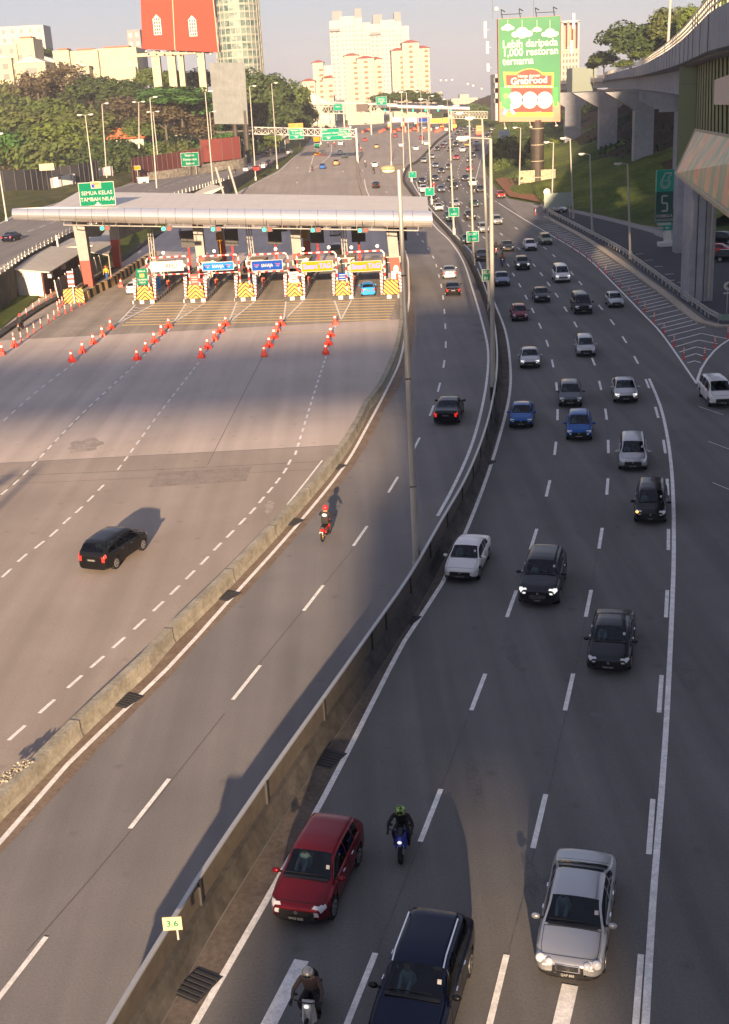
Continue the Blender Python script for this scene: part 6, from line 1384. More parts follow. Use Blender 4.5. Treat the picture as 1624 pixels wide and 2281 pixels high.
for u in (1006,): q = A(u, 264, 560); b = MB(); b.bar((q.x, q.y, zg(560)), (q.x, q.y, q.z+3), .4); b.build('leg', m_off, e)
# ------------------------------------------------------------------ street lamps
def lamp(label, base, top, heads, arm=1.6, r=.13, group='street lamps'):
    e = empty('street_lamp', base, 0, label, 'street lamp', group); t = Vector(top)-Vector(base)
    b = MB(); b.bar((0, 0, 0), t, r*1.35, r*.75, 10); b.build('pole', m_pole, e)
    b = MB(); b.box((0, 0, .5), (r*3.2, r*3.2, 1.0)); b.build('base_box', m_dark if r > .14 else m_pole, e)
    for hx in heads:
        b = MB(); b.bar(t, t+Vector((hx*arm*.5, 0, .15)), .05, n=6); b.build('arm', m_pole, e)
        c = t+Vector((hx*(arm*.5+.45), 0, .12)); b = MB(); b.hexa([c+Vector((-.5, -.22, -.05)), c+Vector((.5, -.22, -.05)), c+Vector((.5, .22, -.05)), c+Vector((-.5, .22, -.05))], [c+Vector((-.42, -.16, .14)), c+Vector((.42, -.16, .14)), c+Vector((.42, .16, .14)), c+Vector((-.42, .16, .14))]); hd = b.build('lamp_head', m_steel, e)
        b = MB(); b.ball(c+Vector((0, 0, -.06)), (.38, .18, .16), 10, 6); b.build('lens', m_lampg, hd)
    return e
def lampg(label, ub, vb, ut, vt, heads, r=.13, zb=None, **kw):
    base = G(ub, vb) if zb is None else Z(ub, vb, zb); top = A(ut, vt, base.y); return lamp(label, base, top, heads, r=r, **kw)
# the nearest one, large head
base = G(930, 1283); top = A(888, 378, base.y); e = empty('street_lamp', base, 0, 'nearest and tallest street lamp, rising from the median screen in front of the canopy', 'street lamp', 'street lamps'); t = top-base
b = MB(); b.bar((0, 0, 0), t, .19, .085, 14); b.build('pole', mat('pole_steel_near', (.30, .30, .29), .5, .4, metal=.3, col2=(.40, .39, .36), noise=.3, nscale=.8), e)
b = MB(); b.box((0, 0, .35), (.45, .45, .7)); b.build('base_plate', m_pole, e)
for z_ in (4.6, 9.8, 14.5): b = MB(); q = t*(z_/t.z); b.bar(q-Vector((0, 0, .04)), q+Vector((0, 0, .04)), .19-.0055*z_, n=14); b.build('joint_ring', m_dark, e)
b = MB(); c = t+Vector((-.16, 0, .10)); b.ball(c+Vector((-.28, 0, -.02)), (.36, .20, .13), 14, 8); h1 = b.build('lamp_head', mat('lamp_head_tan', (.30, .24, .14), .5), e, smooth=True)
b = MB(); b.ball(c+Vector((-.28, 0, -.10)), (.30, .17, .13), 14, 8); b.build('lens', m_lampg, h1, smooth=True)
b = MB(); b.box(c+Vector((.16, 0, .02)), (.42, .24, .17)); b.build('ballast_box', m_dark, e)
b = MB(); b.box((.0, -.2, 1.2), (.14, .03, .2)); b.build('number_plate', m_wtext, e)
lampg('street lamp on the median bearing a small white plate, second nearest', 1099, 890, 1093, 309, (-1,), .15, arm=3.0)
lampg('street lamp carrying the RELAU sign on the median', 1091, 700, 1074, 265, (-1,))
lampg('street lamp carrying the larger cyan-green sign on the median', 1055, 592, 1045, 254, (-1,))
lampg('street lamp carrying the middle cyan-green sign on the median', 1011.5, 522, 999, 238, (-1, 1))
lampg('street lamp with a small cyan-green sign just right of the canopy end', 962, 455, 951, 222, (-1,))
lampg('street lamp behind the canopy with the smallest green sign', 917, 405, 905, 206, (-1,))
lampg('slim street lamp on the median before the far plaza', 900, 384, 894, 203, (-1,), .11)
lampg('slim street lamp left of the median bend', 872, 368, 868, 222, (), .11)
lampg('slim street lamp at the far plaza right end', 941, 320, 937, 205, (-1,), .11)
lampg('slim street lamp right before the yellow lane signs', 958, 330, 955, 215, (1,), .11)
lampg('slim street lamp in front of the far gantry', 1002, 300, 996, 222, (-1,), .11)
lampg('left one of three slim poles at the bus lane divider', 709, 318, 706, 225, (), .13)
lampg('middle one of three slim poles at the bus lane divider', 715, 322, 711, 222, (), .13)
lampg('right one of three slim poles at the bus lane divider', 722, 300, 718, 220, (), .13)
lampg('slim lamp above the wide green sign, left', 739, 284, 736, 222, (1,), .13); lampg('slim lamp above the wide green sign, right', 766, 278, 762, 214, (1,), .13)
lampg('slim lamp left of the far plaza barriers', 829, 275, 826, 215, (), .13)
lampg('street lamp at the gantry left half, nearer one', 570, 402, 556, 193, (1,)); lampg('street lamp crossing the gantry beside the green exit sign', 618, 376, 605, 186, (1,)); lampg('lower street lamp by the lime tree', 595, 333, 590, 230, (1,))
lampg('twin-headed lamp left of the canopy sign', 212, 440, 190, 257, (-1, 1), zb=4); lampg('tall lamp directly above the canopy sign', 239, 412, 227, 232, (1,), zb=4)
lampg('tall twin-headed lamp left of the green roadside sign', 350, 430, 334, 218, (1,), zb=3.6); lampg('shorter twin-headed lamp close behind the tall one', 357, 400, 341, 250, (-1, 1), zb=3.6)
lampg('curved twin lamp in front of the hillside trees', 427, 345, 423, 240, (-1, 1), zb=5, arm=5); lampg('tall lamp left of the grey billboard', 476, 428, 457, 205, (1,), zb=3.0); lampg('lower lamp just right of the tall one by the grey billboard', 477, 385, 467, 250, (1,), zb=4)
lampg('small twin lamp among the hillside trees', 310, 330, 309, 228, (-1, 1), zb=12); lampg('leaning lamp post at the left frame edge', 16, 497, -14, 300, (1,), zb=3.6)
lampg('slim lamp on the grass left of the black billboard column', 1156.5, 423, 1160, 285, (-1,)); lampg('lamp right of the black billboard column', 1229, 479, 1233, 318, (-1,)); lampg('lamp standing before the hillside, second on the right', 1277, 489, 1270, 309, (-1,), zb=.2)
lampg('lamp at the car park edge beside the viaduct pier', 1319.5, 526, 1314, 344, (-1,)); lampg('lamp in the car park left of the green pylon', 1404, 577, 1398, 366, (-1,))
q = Z(1487, 118, VZ); lamp('tall lamp standing on the viaduct', q, q+Vector((.4, 0, 16)), (1,)); 
# small green signs on the median lamps
for (u, v, w_, h_, Yq, lab, tx) in ((1053, 527, 27, 23, G(1055, 592).y, 'bright cyan-green sign on the third median lamp from the front', ['SELAT', '2 KM']), (1011, 472, 23, 20, G(1011, 522).y, 'cyan-green sign halfway along the median, next to the dark sedan', ['PJ', '4 KM']), (957, 427, 20, 17, G(962, 455).y, 'cyan-green sign just above the canopy right end', ['PJ']), (919, 389, 16, 13, G(917, 405).y, 'smallest cyan-green sign, farthest along the median', ['PJ']), (1086, 613, 25, 26, G(1091, 700).y, 'green sign with white lettering RELAU partly hidden by a lamp pole', ['RELAU', 'B1 5'])):
    q = A(u, v, Yq-.4); s = Yq/FPX; ee = empty('median_sign', q, 0, lab, 'sign', 'green signs on the median lamps'); b = MB(); b.box((0, 0, 0), (w_*s, .06, h_*s)); b.build('border', m_wtext, ee); b = MB(); b.box((0, -.05, 0), (w_*s-.16, .05, h_*s-.16)); b.build('panel', m_greenb if u != 1086 else m_green, ee)
    for i, t in enumerate(tx): text('lettering', t, .42, (0, -.09, h_*s*(.22-.45*i)), FACE, m_wtext, ee, bold=.02)
# lantern balloons / birds on the sky
for k, (u, v) in enumerate(((1029, 178), (1045, 178), (1063, 178), (1107-30, 186), (1086, 190), (1100-4, 197))):
    q = A(u, v, 480); ee = empty('street_lamp_head_on_cable', q, 0); bpy.data.objects.remove(ee)
for k, (u, v) in enumerate(((982, 179), (994, 179), (1007, 178), (1042, 187), (1054, 191), (1073, 198))):
    q = A(u, v, 420); ee = empty('marker_ball', q, 0, 'white marker ball strung high above the motorway, %s from the left' % ORD[k], 'marker ball', 'marker balls in the sky'); b = MB(); b.ball((0, 0, 0), .42, 12, 8); b.build('ball', m_wpaint, ee, smooth=True); b = MB(); b.bar((0, 0, .4), (0, 0, .55), .12, n=8); b.build('clamp', m_dark, ee)
# ------------------------------------------------------------------ vehicles
def paint(name, metal, rough=.28): return mat(name, (1, 1, 1), rough, .2, metal=metal, objcol=True, coat=.3)
m_paint = paint('car_paint', .0, .22); m_paintm = paint('car_paint_metallic', .55, .28)
m_glass = mat('car_glass', (.006, .010, .014), .08, .35); m_glass2 = bpy.data.materials.new('car_glass_clear'); m_glass2.use_nodes = True; gn = m_glass2.node_tree; gn.nodes.clear()
go_ = gn.nodes.new('ShaderNodeOutputMaterial'); gm_ = gn.nodes.new('ShaderNodeMixShader'); gt_ = gn.nodes.new('ShaderNodeBsdfTransparent'); gg_ = gn.nodes.new('ShaderNodeBsdfGlossy'); gf_ = gn.nodes.new('ShaderNodeFresnel'); gf_.inputs[0].default_value = 1.42
gt_.inputs[0].default_value = (.34, .44, .46, 1); gg_.inputs['Roughness'].default_value = .05; gg_.inputs[0].default_value = (.85, .9, 1, 1)
gn.links.new(gf_.outputs[0], gm_.inputs[0]); gn.links.new(gt_.outputs[0], gm_.inputs[1]); gn.links.new(gg_.outputs[0], gm_.inputs[2]); gn.links.new(gm_.outputs[0], go_.inputs[0])
m_seat = mat('seat_fabric', (.035, .034, .034), .8); m_shirt = mat('driver_shirt', (.45, .50, .50), .8); m_face = mat('driver_skin', (.25, .14, .09), .6); m_dash = mat('dashboard', (.02, .02, .021), .6)
m_hl = mat('headlamp_glass', (.55, .57, .60), .12, .8); m_hlon = mat('headlamp_lit', (.8, .78, .72), .2, emit=.3)
m_tl = mat('taillamp', (.33, .012, .012), .2, .6); m_tlon = mat('taillamp_lit', (.6, .02, .015), .3, emit=.3); m_tyre = mat('tyre', (.014, .014, .015), .85, .2); m_rim = mat('alloy_rim', (.45, .45, .46), .3, .6, metal=.8)
m_trim = mat('black_trim', (.012, .012, .013), .45, .4); m_chrome = mat('chrome', (.7, .7, .72), .18, .6, metal=1.0); m_plate = mat('number_plate_black', (.015, .015, .017), .4, .4); m_ind = mat('indicator_amber', (.95, .35, .03), .3, emit=2.0)
def interp(tab, t):
    if t <= tab[0][0]: return tab[0][1]
    for (a, x), (c, y) in zip(tab, tab[1:]):
        if t <= c: f = (t-a)/(c-a) if c > a else 0; f = f*f*(3-2*f)*.5+f*.5; return x+(y-x)*f
    return tab[-1][1]
# t runs from the tail (0) to the nose (1)
TY = {
 'sedan': dict(L=4.6, W=1.78, H=1.46, zt=[(0, .90), (.015, 1.0), (.04, 1.04), (.15, 1.08), (.19, 1.12), (.345, 1.42), (.47, 1.46), (.56, 1.45), (.60, 1.42), (.745, 1.03), (.78, 1.0), (.90, .88), (.965, .80), (.99, .75), (1, .69)],
   zb=[(0, .86), (.05, .95), (.5, .93), (.75, .90), (.9, .80), (.97, .72), (1, .64)], ws=(.60, .745), rw=(.18, .345), sw=(.225, .715), bp=(.455, .345), cab=(.18, .75), trunk=True),
 'hatch': dict(L=4.0, W=1.72, H=1.50, zt=[(0, .92), (.01, 1.05), (.03, 1.10), (.12, 1.40), (.2, 1.47), (.42, 1.51), (.54, 1.49), (.59, 1.45), (.755, 1.03), (.79, 1.0), (.91, .86), (.97, .80), (.99, .75), (1, .68)],
   zb=[(0, .92), (.05, .99), (.5, .95), (.76, .90), (.9, .80), (.97, .72), (1, .64)], ws=(.59, .755), rw=(.03, .12), sw=(.16, .72), bp=(.44, .26), cab=(.03, .76), trunk=False),
 'mpv': dict(L=4.45, W=1.75, H=1.64, zt=[(0, .95), (.01, 1.10), (.025, 1.16), (.09, 1.52), (.14, 1.60), (.42, 1.65), (.58, 1.61), (.63, 1.56), (.80, 1.10), (.83, 1.06), (.92, .92), (.975, .86), (.99, .80), (1, .72)],
   zb=[(0, .98), (.05, 1.02), (.5, .98), (.8, .95), (.9, .84), (.97, .77), (1, .68)], ws=(.63, .80), rw=(.025, .09), sw=(.09, .76), bp=(.46, .26), cab=(.025, .80), trunk=False),
 'suv': dict(L=4.65, W=1.87, H=1.70, zt=[(0, 1.0), (.01, 1.14), (.03, 1.20), (.12, 1.58), (.17, 1.66), (.42, 1.70), (.53, 1.68), (.58, 1.64), (.715, 1.20), (.75, 1.16), (.91, 1.05), (.965, .98), (.99, .92), (1, .84)],
   zb=[(0, 1.04), (.05, 1.10), (.5, 1.08), (.72, 1.07), (.9, .96), (.97, .88), (1, .79)], ws=(.58, .715), rw=(.03, .12), sw=(.13, .69), bp=(.43, .25), cab=(.03, .72), trunk=False),
 'van': dict(L=4.85, W=1.84, H=1.90, zt=[(0, 1.0), (.008, 1.2), (.015, 1.25), (.04, 1.78), (.07, 1.87), (.42, 1.91), (.62, 1.88), (.68, 1.82), (.835, 1.22), (.86, 1.16), (.93, 1.02), (.975, .95), (.99, .88), (1, .78)],
   zb=[(0, 1.10), (.05, 1.14), (.5, 1.12), (.8, 1.08), (.9, .96), (.97, .85), (1, .73)], ws=(.68, .835), rw=(.015, .04), sw=(.05, .80), bp=(.50, .27), cab=(.015, .84), trunk=False)}
WF = [(0, .86), (.012, .92), (.05, .97), (.15, 1.0), (.8, 1.0), (.9, .975), (.95, .93), (.98, .85), (1, .74)]
def car_mesh(kind, luxury=False):
    T = TY[kind]; L, W_ = T['L'], T['W']/2; ts = set([0, .008, .02, .035, .94, .955, .97, .98, .99, 1.0]); 
    for k in range(30): ts.add(round(k/29, 4))
    for key in ('ws', 'rw', 'sw'): ts |= set(T[key])
    for q in T['bp']: ts |= {q-.007, q+.007}
    w0, w1 = T['ws']; ts |= {w0+(w1-w0)*.5, w0-.015, w1+.012}
    ts = sorted(t for t in ts if 0 <= t <= 1); ts = [t for i, t in enumerate(ts) if i == 0 or t-ts[i-1] > .0035]
    rings = []
    for t in ts:
        wf = interp(WF, t); w_ = W_*wf; zt, zb = interp(T['zt'], t), interp(T['zb'], t); zb = min(zb, zt-.035); cab = T['cab'][0] <= t <= T['cab'][1]
        c_ = max(0, min(1, (zt-zb-.06)/.38)); wr = w_*(.90-.17*c_)
        zl = .20+(.10*(1-wf)/.26 if t > .9 or t < .05 else 0)
        half = [(0, zl), (w_*.80, zl), (w_*.95, zl+.05), (w_*.985, zl+.14), (w_, zl+(zb-zl)*.38), (w_*.995, zl+(zb-zl)*.62), (w_*.985, zl+(zb-zl)*.85), (w_*.955, zb), (w_*.93*(1-c_*.02), zb+.025*c_+.012)]
        e0 = Vector((half[-1][0], half[-1][1])); e1 = Vector((wr, zt-.055+.02*(1-c_)))
        for f in (.33, .66, .90): q = e0.lerp(e1, f); half.append((q.x+.02*c_*math.sin(f*3.14), q.y))
        half += [(wr*.93, zt-.030), (wr*.72, zt-.010), (wr*.38, zt+.002), (0, zt+.006)]
        rings.append(half)
    nH = len(rings[0]); parts = {}
    V = []; y0 = -L/2
    for t, h in zip(ts, rings):
        nose = .10*L/4.6 if t > .93 else .05 if t < .03 else 0
        for x, z in h: V.append((x, y0+t*L-(nose*(abs(x)/W_)**2.4 if t > .93 else -nose*(abs(x)/W_)**2 if t < .03 else 0), z))
        for x, z in h[1:-1]: V.append((-x, y0+t*L-(nose*(abs(x)/W_)**2.4 if t > .93 else -nose*(abs(x)/W_)**2 if t < .03 else 0), z))
    R_ = 2*nH-2
    def vid(i, j, s): return i*R_+(j if s > 0 or j in (0, nH-1) else nH+j-1)
    wheels = (T['L']*(.5-.19)-.0, -T['L']*(.5-.205)); wr_ = .33 if kind not in ('suv', 'van') else .36
    def cls(i, j, s):
        ta, tb = ts[i], ts[i+1]; tm_ = (ta+tb)/2; y = y0+tm_*L
        pts = [V[vid(i, j, s)], V[vid(i, j+1, s)], V[vid(i+1, j+1, s)], V[vid(i+1, j, s)]]; x = abs(sum(p[0] for p in pts)/4); z = sum(p[2] for p in pts)/4
        e = 1e-4
        if j >= 12:
            if T['ws'][0]-e <= ta and tb <= T['ws'][1]+e: return 'windscreen'
            if T['rw'][0]-e <= ta and tb <= T['rw'][1]+e: return 'rear_window'
        if 8 <= j <= 10 and T['sw'][0]-e <= ta and tb <= T['sw'][1]+e and not any(q-.0071-e <= ta and tb <= q+.0071+e for q in T['bp']): return 'side_window'
        if 6 <= j <= 13 and tm_ < .990 and x > W_*.50 and tm_ > .995-(x/W_-.42)*.11: return 'headlamp'
        if tm_ < .035 and 6 <= j <= 8 and x > W_*.5: return 'taillamp'
        if 2 <= j <= 6:
            for wy in wheels:
                if (y-wy)**2+(z-wr_)**2 < (wr_+.055)**2: return None
        if j <= 2: return 'underbody'
        return 'body'
    def put(name, pts):
        d = parts.setdefault(name, ({}, [], [])); ids = []
        for k in pts:
            if k not in d[0]: d[0][k] = len(d[1]); d[1].append(V[k] if isinstance(k, int) else k)
            ids.append(d[0][k])
        d[2].append(tuple(ids))
    for i in range(len(ts)-1):
        for j in range(nH-1):
            for s in (1, -1):
                c = cls(i, j, s)
                if c is None: continue
                q = [vid(i, j, s), vid(i, j+1, s), vid(i+1, j+1, s), vid(i+1, j, s)]
                put(c+('|l' if s < 0 and c in ('side_window', 'headlamp', 'taillamp') else ''), q if s < 0 else q[::-1])
    for end, i in ((0, 0), (1, len(ts)-1)):           # nose and tail caps
        nx = 10
        for j in range(nH-1):
            a0, a1 = V[vid(i, j, 1)], V[vid(i, j+1, 1)]
            for k in range(nx):
                f0, f1 = -1+2*k/nx, -1+2*(k+1)/nx
                def pt(a, f): 
                    yc = y0+ts[i]*L; return (round(a[0]*f, 4), round(yc-(yc-a[1])*abs(f)**2.4, 4), round(a[2], 4))
                q = [pt(a0, f0), pt(a0, f1), pt(a1, f1), pt(a1, f0)]; z = (a0[2]+a1[2])/2; x = abs((f0+f1)/2)*a0[0]
                n_ = 'body'
                if end:
                    zt_ = interp(T['zt'], 1.0)
                    if zt_-.24 < z < zt_-.02 and x < W_*(.42 if luxury else .52): n_ = 'grille'
                    elif z < .40 and x < W_*.66 and z > .22: n_ = 'intake'
                    elif zt_-.14 < z < zt_-.0 and x > W_*.62: n_ = 'headlamp'
                else:
                    if z > .68 and x > W_*.68: n_ = 'taillamp'
                put(n_+('|l' if f0+f1 < 0 and n_ in ('headlamp', 'taillamp') else ''), q if not end else q[::-1])
    out = {}
    for name, (d, vv, ff) in parts.items():
        me = bpy.data.meshes.new(name); me.from_pydata(vv, [], ff); b_ = bmesh.new(); b_.from_mesh(me); bmesh.ops.remove_doubles(b_, verts=b_.verts, dist=.0005); bmesh.ops.recalc_face_normals(b_, faces=b_.faces) if 0 else None; b_.to_mesh(me); b_.free()
        me.polygons.foreach_set('use_smooth', [True]*len(me.polygons)); me.update(); out[name] = me
    return out, wheels, wr_
MATN = {'windscreen': m_glass, 'rear_window': m_glass, 'side_window': m_glass, 'headlamp': m_hl, 'taillamp': m_tl, 'underbody': m_trim, 'grille': m_trim, 'intake': m_trim}
LIBM = {}
def smesh(name, fn, m, smooth=False):
    b = MB(); fn(b); me = b.mesh(name, m, smooth); bb = bmesh.new(); bb.from_mesh(me); bmesh.ops.recalc_face_normals(bb, faces=bb.faces); bb.to_mesh(me); bb.free(); return me
def get(kind, lux):
    key = (kind, lux)
    if key in LIBM: return LIBM[key]
    out, wh, wr_ = car_mesh(kind, lux); T = TY[kind]; L, W_ = T['L'], T['W']/2; lib = {'meshes': {}, 'extra': []}
    for n_, me in out.items():
        for k_, v in (('m', m_paintm), ('p', m_paint)):
            if n_ == 'body': c = me.copy(); c.materials.append(v); lib['meshes'][('body', k_)] = c
        if n_ != 'body': me.materials.append(MATN[n_.split('|')[0]]); lib['meshes'][n_] = me
    for n_, m_ in (('headlamp', m_hlon), ('taillamp', m_tlon)):
        for q_ in ('', '|l'): on = out[n_+q_].copy(); on.materials.clear(); on.materials.append(m_); lib['meshes'][n_+q_+'on'] = on
    lib['tyre'] = smesh('tyre', lambda b: (b.bar((-.10, 0, 0), (.10, 0, 0), wr_, n=22)), m_tyre)
    def rim(b):
        b.bar((.095, 0, 0), (.112, 0, 0), wr_*.66, n=18)
    lib['rim'] = smesh('rim', rim, m_rim)
    def spk(b):
        for k in range(5):
            a = k*2*math.pi/5+.3; b.bar((.118, wr_*.38*math.cos(a), wr_*.38*math.sin(a)), (.120, wr_*.38*math.cos(a), wr_*.38*math.sin(a)), wr_*.13, n=8)
    lib['spokes'] = smesh('rim_opening', spk, m_trim)
    lib['wheels'] = [(sx*(W_-.115), wy, wr_, sx) for wy in wh for sx in (1, -1)]
    t1 = T['ws'][1]; my, mz = -L/2+(t1-.045)*L, interp(T['zb'], t1-.04)+.09
    lib['mirror'] = {}
    for k_, mm in (('m', m_paintm), ('p', m_paint)): lib['mirror'][k_] = smesh('mirror', lambda b: (b.ball((0, 0, 0), (.125, .075, .085), 10, 7)), mm, True)
    lib['mpos'] = [(sx*(W_+.10), my, mz) for sx in (1, -1)]
    lib['stalk'] = smesh('stalk', lambda b: b.box((0, 0, 0), (.16, .05, .05)), m_trim)
    lib['plate'] = smesh('number_plate', lambda b: b.box((0, 0, 0), (.50, .025, .13)), m_plate)
    lib['inner'] = smesh('cabin_floor', lambda b: b.box((0, 0, .5), (W_*1.5, L*.9, .34)), m_trim)  # dark box added inside, also stops light through the wheel arches
    zg_ = interp(T['zt'], 1.0)
    lib['badge'] = smesh('badge', lambda b: b.bar((0, 0, 0), (0, .02, 0), .062, n=12), m_chrome)
    lib['chrome'] = smesh('grille_bar', lambda b: (b.box((0, 0, 0), (W_*.8, .02, .022)), b.box((0, 0, -.07), (W_*.74, .02, .018)), b.box((0, .0, .07), (W_*.74, .02, .018))), m_chrome)
    lib['band'] = smesh('handle', lambda b: b.box((0, 0, 0), (.03, .17, .03)), m_chrome)
    lib['rail'] = smesh('roof_rail', lambda b: b.tube([(0, L*(-.30), T['H']-.07), (0, L*(-.28), T['H']+.045), (0, L*.02, T['H']+.05), (0, L*.09, T['H']-.06)], .022, 6), m_chrome)
    lib['wiper'] = smesh('wiper', lambda b: (b.bar((-.45, 0, 0), (.1, .0, .02), .012, n=4)), m_trim)
    lib['cowl'] = smesh('cowl', lambda b: b.box((0, 0, 0), (W_*1.45, .10, .02)), m_trim)
    lib['sticker'] = smesh('road_tax_sticker', lambda b: b.quad((-.05, 0, 0), (.05, 0, 0), (.05, -.05, .10), (-.05, -.05, .10)), m_wpaint)
    def seat(b):
        for sx in (-.36, .36): b.box((sx, 0, .95), (.46, .14, .52), 0, .8); b.box((sx, 0, 1.24), (.22, .10, .16))
    lib['fog'] = smesh('fog_lamp', lambda b: b.bar((0, 0, 0), (0, .03, 0), .055, n=10), m_hl)
    for n_ in ('windscreen', 'rear_window', 'side_window', 'side_window|l'):
        c = lib['meshes'][n_].copy(); c.materials.clear(); c.materials.append(m_glass2); lib['meshes'][n_+'clear'] = c
    fy = -L/2+L*(T['ws'][0]-.04)
    def seats(b):
        for yy_ in (fy-.25, fy-1.15):
            for sx in (-.36, .36): b.hexa([(sx-.24, yy_, .50), (sx+.24, yy_, .50), (sx+.24, yy_+.16, .50), (sx-.24, yy_+.16, .50)], [(sx-.20, yy_-.16, 1.05), (sx+.20, yy_-.16, 1.05), (sx+.20, yy_-.04, 1.05), (sx-.20, yy_-.04, 1.05)]); b.box((sx, yy_-.12, 1.14), (.22, .09, .15)); b.box((sx, yy_+.3, .60), (.46, .5, .16))
    lib['seats'] = smesh('seat', seats, m_seat)
    lib['dash'] = smesh('dashboard', lambda b: b.hexa([(-W_*.8, fy+.55, .62), (W_*.8, fy+.55, .62), (W_*.78, fy+1.15, .62), (-W_*.78, fy+1.15, .62)], [(-W_*.78, fy+.62, .88), (W_*.78, fy+.62, .88), (W_*.72, fy+1.05, .90), (-W_*.72, fy+1.05, .90)]), m_dash)
    lib['torso'] = smesh('driver_clothing', lambda b: (b.ball((.36, fy-.15, .86), (.21, .13, .28), 12, 8), b.bar((.50, fy-.1, .98), (.48, fy+.38, .86), .05, n=8), b.bar((.22, fy-.1, .98), (.26, fy+.38, .86), .05, n=8)), m_shirt, True)
    lib['face'] = smesh('driver_head', lambda b: b.ball((.36, fy-.13, 1.21), (.085, .10, .12), 12, 8), m_face, True)
    # panel seams
    def ringpt(t, j, off=.006):
        wf = interp(WF, t); w_ = W_*wf; zt, zb = interp(T['zt'], t), interp(T['zb'], t); zb = min(zb, zt-.035); zl = .20
        c_ = max(0, min(1, (zt-zb-.06)/.38)); wr = w_*(.90-.17*c_)
        P = {3: (w_*.985, zl+.14), 4: (w_, zl+(zb-zl)*.38), 5: (w_*.995, zl+(zb-zl)*.62), 6: (w_*.985, zl+(zb-zl)*.85), 7: (w_*.955, zb), 11: (wr, zt-.05), 12: (wr*.93, zt-.03), 13: (wr*.72, zt-.01), 14: (wr*.38, zt+.002), 15: (0, zt+.006)}
        x, z = P[j]; return Vector((x+off*(j < 8), -L/2+t*L-(.10*L/4.6*(x/W_)**2.4 if t > .93 else 0), z+off*(j > 8)))
    def seams(b):
        for sx in (1, -1):
            f = lambda v: Vector((v.x*sx, v.y, v.z))
            for t in (T['ws'][1]-.025, T['bp'][0], T['bp'][1]-.06 if T['trunk'] else T['bp'][1]-.03):
                b.tube([f(ringpt(t, j)) for j in (3, 4, 5, 6, 7)], .007, 4)
            b.tube([f(ringpt(T['ws'][1]-.025, 3)), f(ringpt(T['bp'][0], 3)), f(ringpt(T['bp'][1]-.03, 3))], .007, 4)
            b.tube([f(ringpt(T['ws'][1]+.02+(.955-T['ws'][1]-.02)*k/6, 12)) for k in range(7)], .007, 4)
        for t in (.957, T['ws'][1]+.022)+((.155,) if T['trunk'] else ()):
            b.tube([Vector((-ringpt(t, j).x, ringpt(t, j).y, ringpt(t, j).z)) for j in (12, 13, 14)]+[ringpt(t, j) for j in (15, 14, 13, 12)], .007, 4)
    lib['seam'] = smesh('panel_gap', seams, m_trim)
    lib['T'] = T; LIBM[key] = lib; return lib
def ob(name, me, parent, loc=(0, 0, 0), rot=(0, 0, 0), col=None):
    o = bpy.data.objects.new(name, me); COL.objects.link(o); o.parent = parent; o.location = loc; o.rotation_euler = rot
    if col: o.color = (*col, 1)
    return o
COLS = {'silver': (.40, .41, .42), 'grey': (.09, .097, .11), 'dkgrey': (.022, .024, .029), 'black': (.004, .004, .005), 'navy': (.003, .007, .026), 'white': (.62, .62, .62), 'red': (.15, .006, .014), 'maroon': (.12, .008, .018), 'bred': (.40, .02, .02), 'blue': (.004, .075, .27), 'bluegrey': (.16, .20, .27), 'lblue': (.02, .22, .55), 'olive': (.23, .25, .16), 'yellow': (.75, .42, .03), 'gold': (.22, .16, .08), 'green': (.01, .05, .045), 'orange': (.70, .20, .03)}
METAL = {'silver', 'grey', 'dkgrey', 'bluegrey', 'olive', 'blue', 'red', 'gold', 'maroon', 'navy'}
GUIDES = [[(p.x, p.y) for p in sorted(L, key=lambda q: q.y)] for L in (L1, L2, L3, L4)]
GL = [(p.x, p.y) for p in sorted(LC, key=lambda q: q.y)]
def heading(x, y, guides):
    best = None
    for g in guides:
        for a, c in zip(g, g[1:]):
            if a[1]-4 <= y <= c[1]+4:
                m_ = ((a[0]+c[0])/2, (a[1]+c[1])/2); d = abs(m_[0]-x)+.2*abs(m_[1]-y)
                if best is None or d < best[0]: best = (d, math.atan2(c[0]-a[0], c[1]-a[1]))
    return best[1] if best else 0
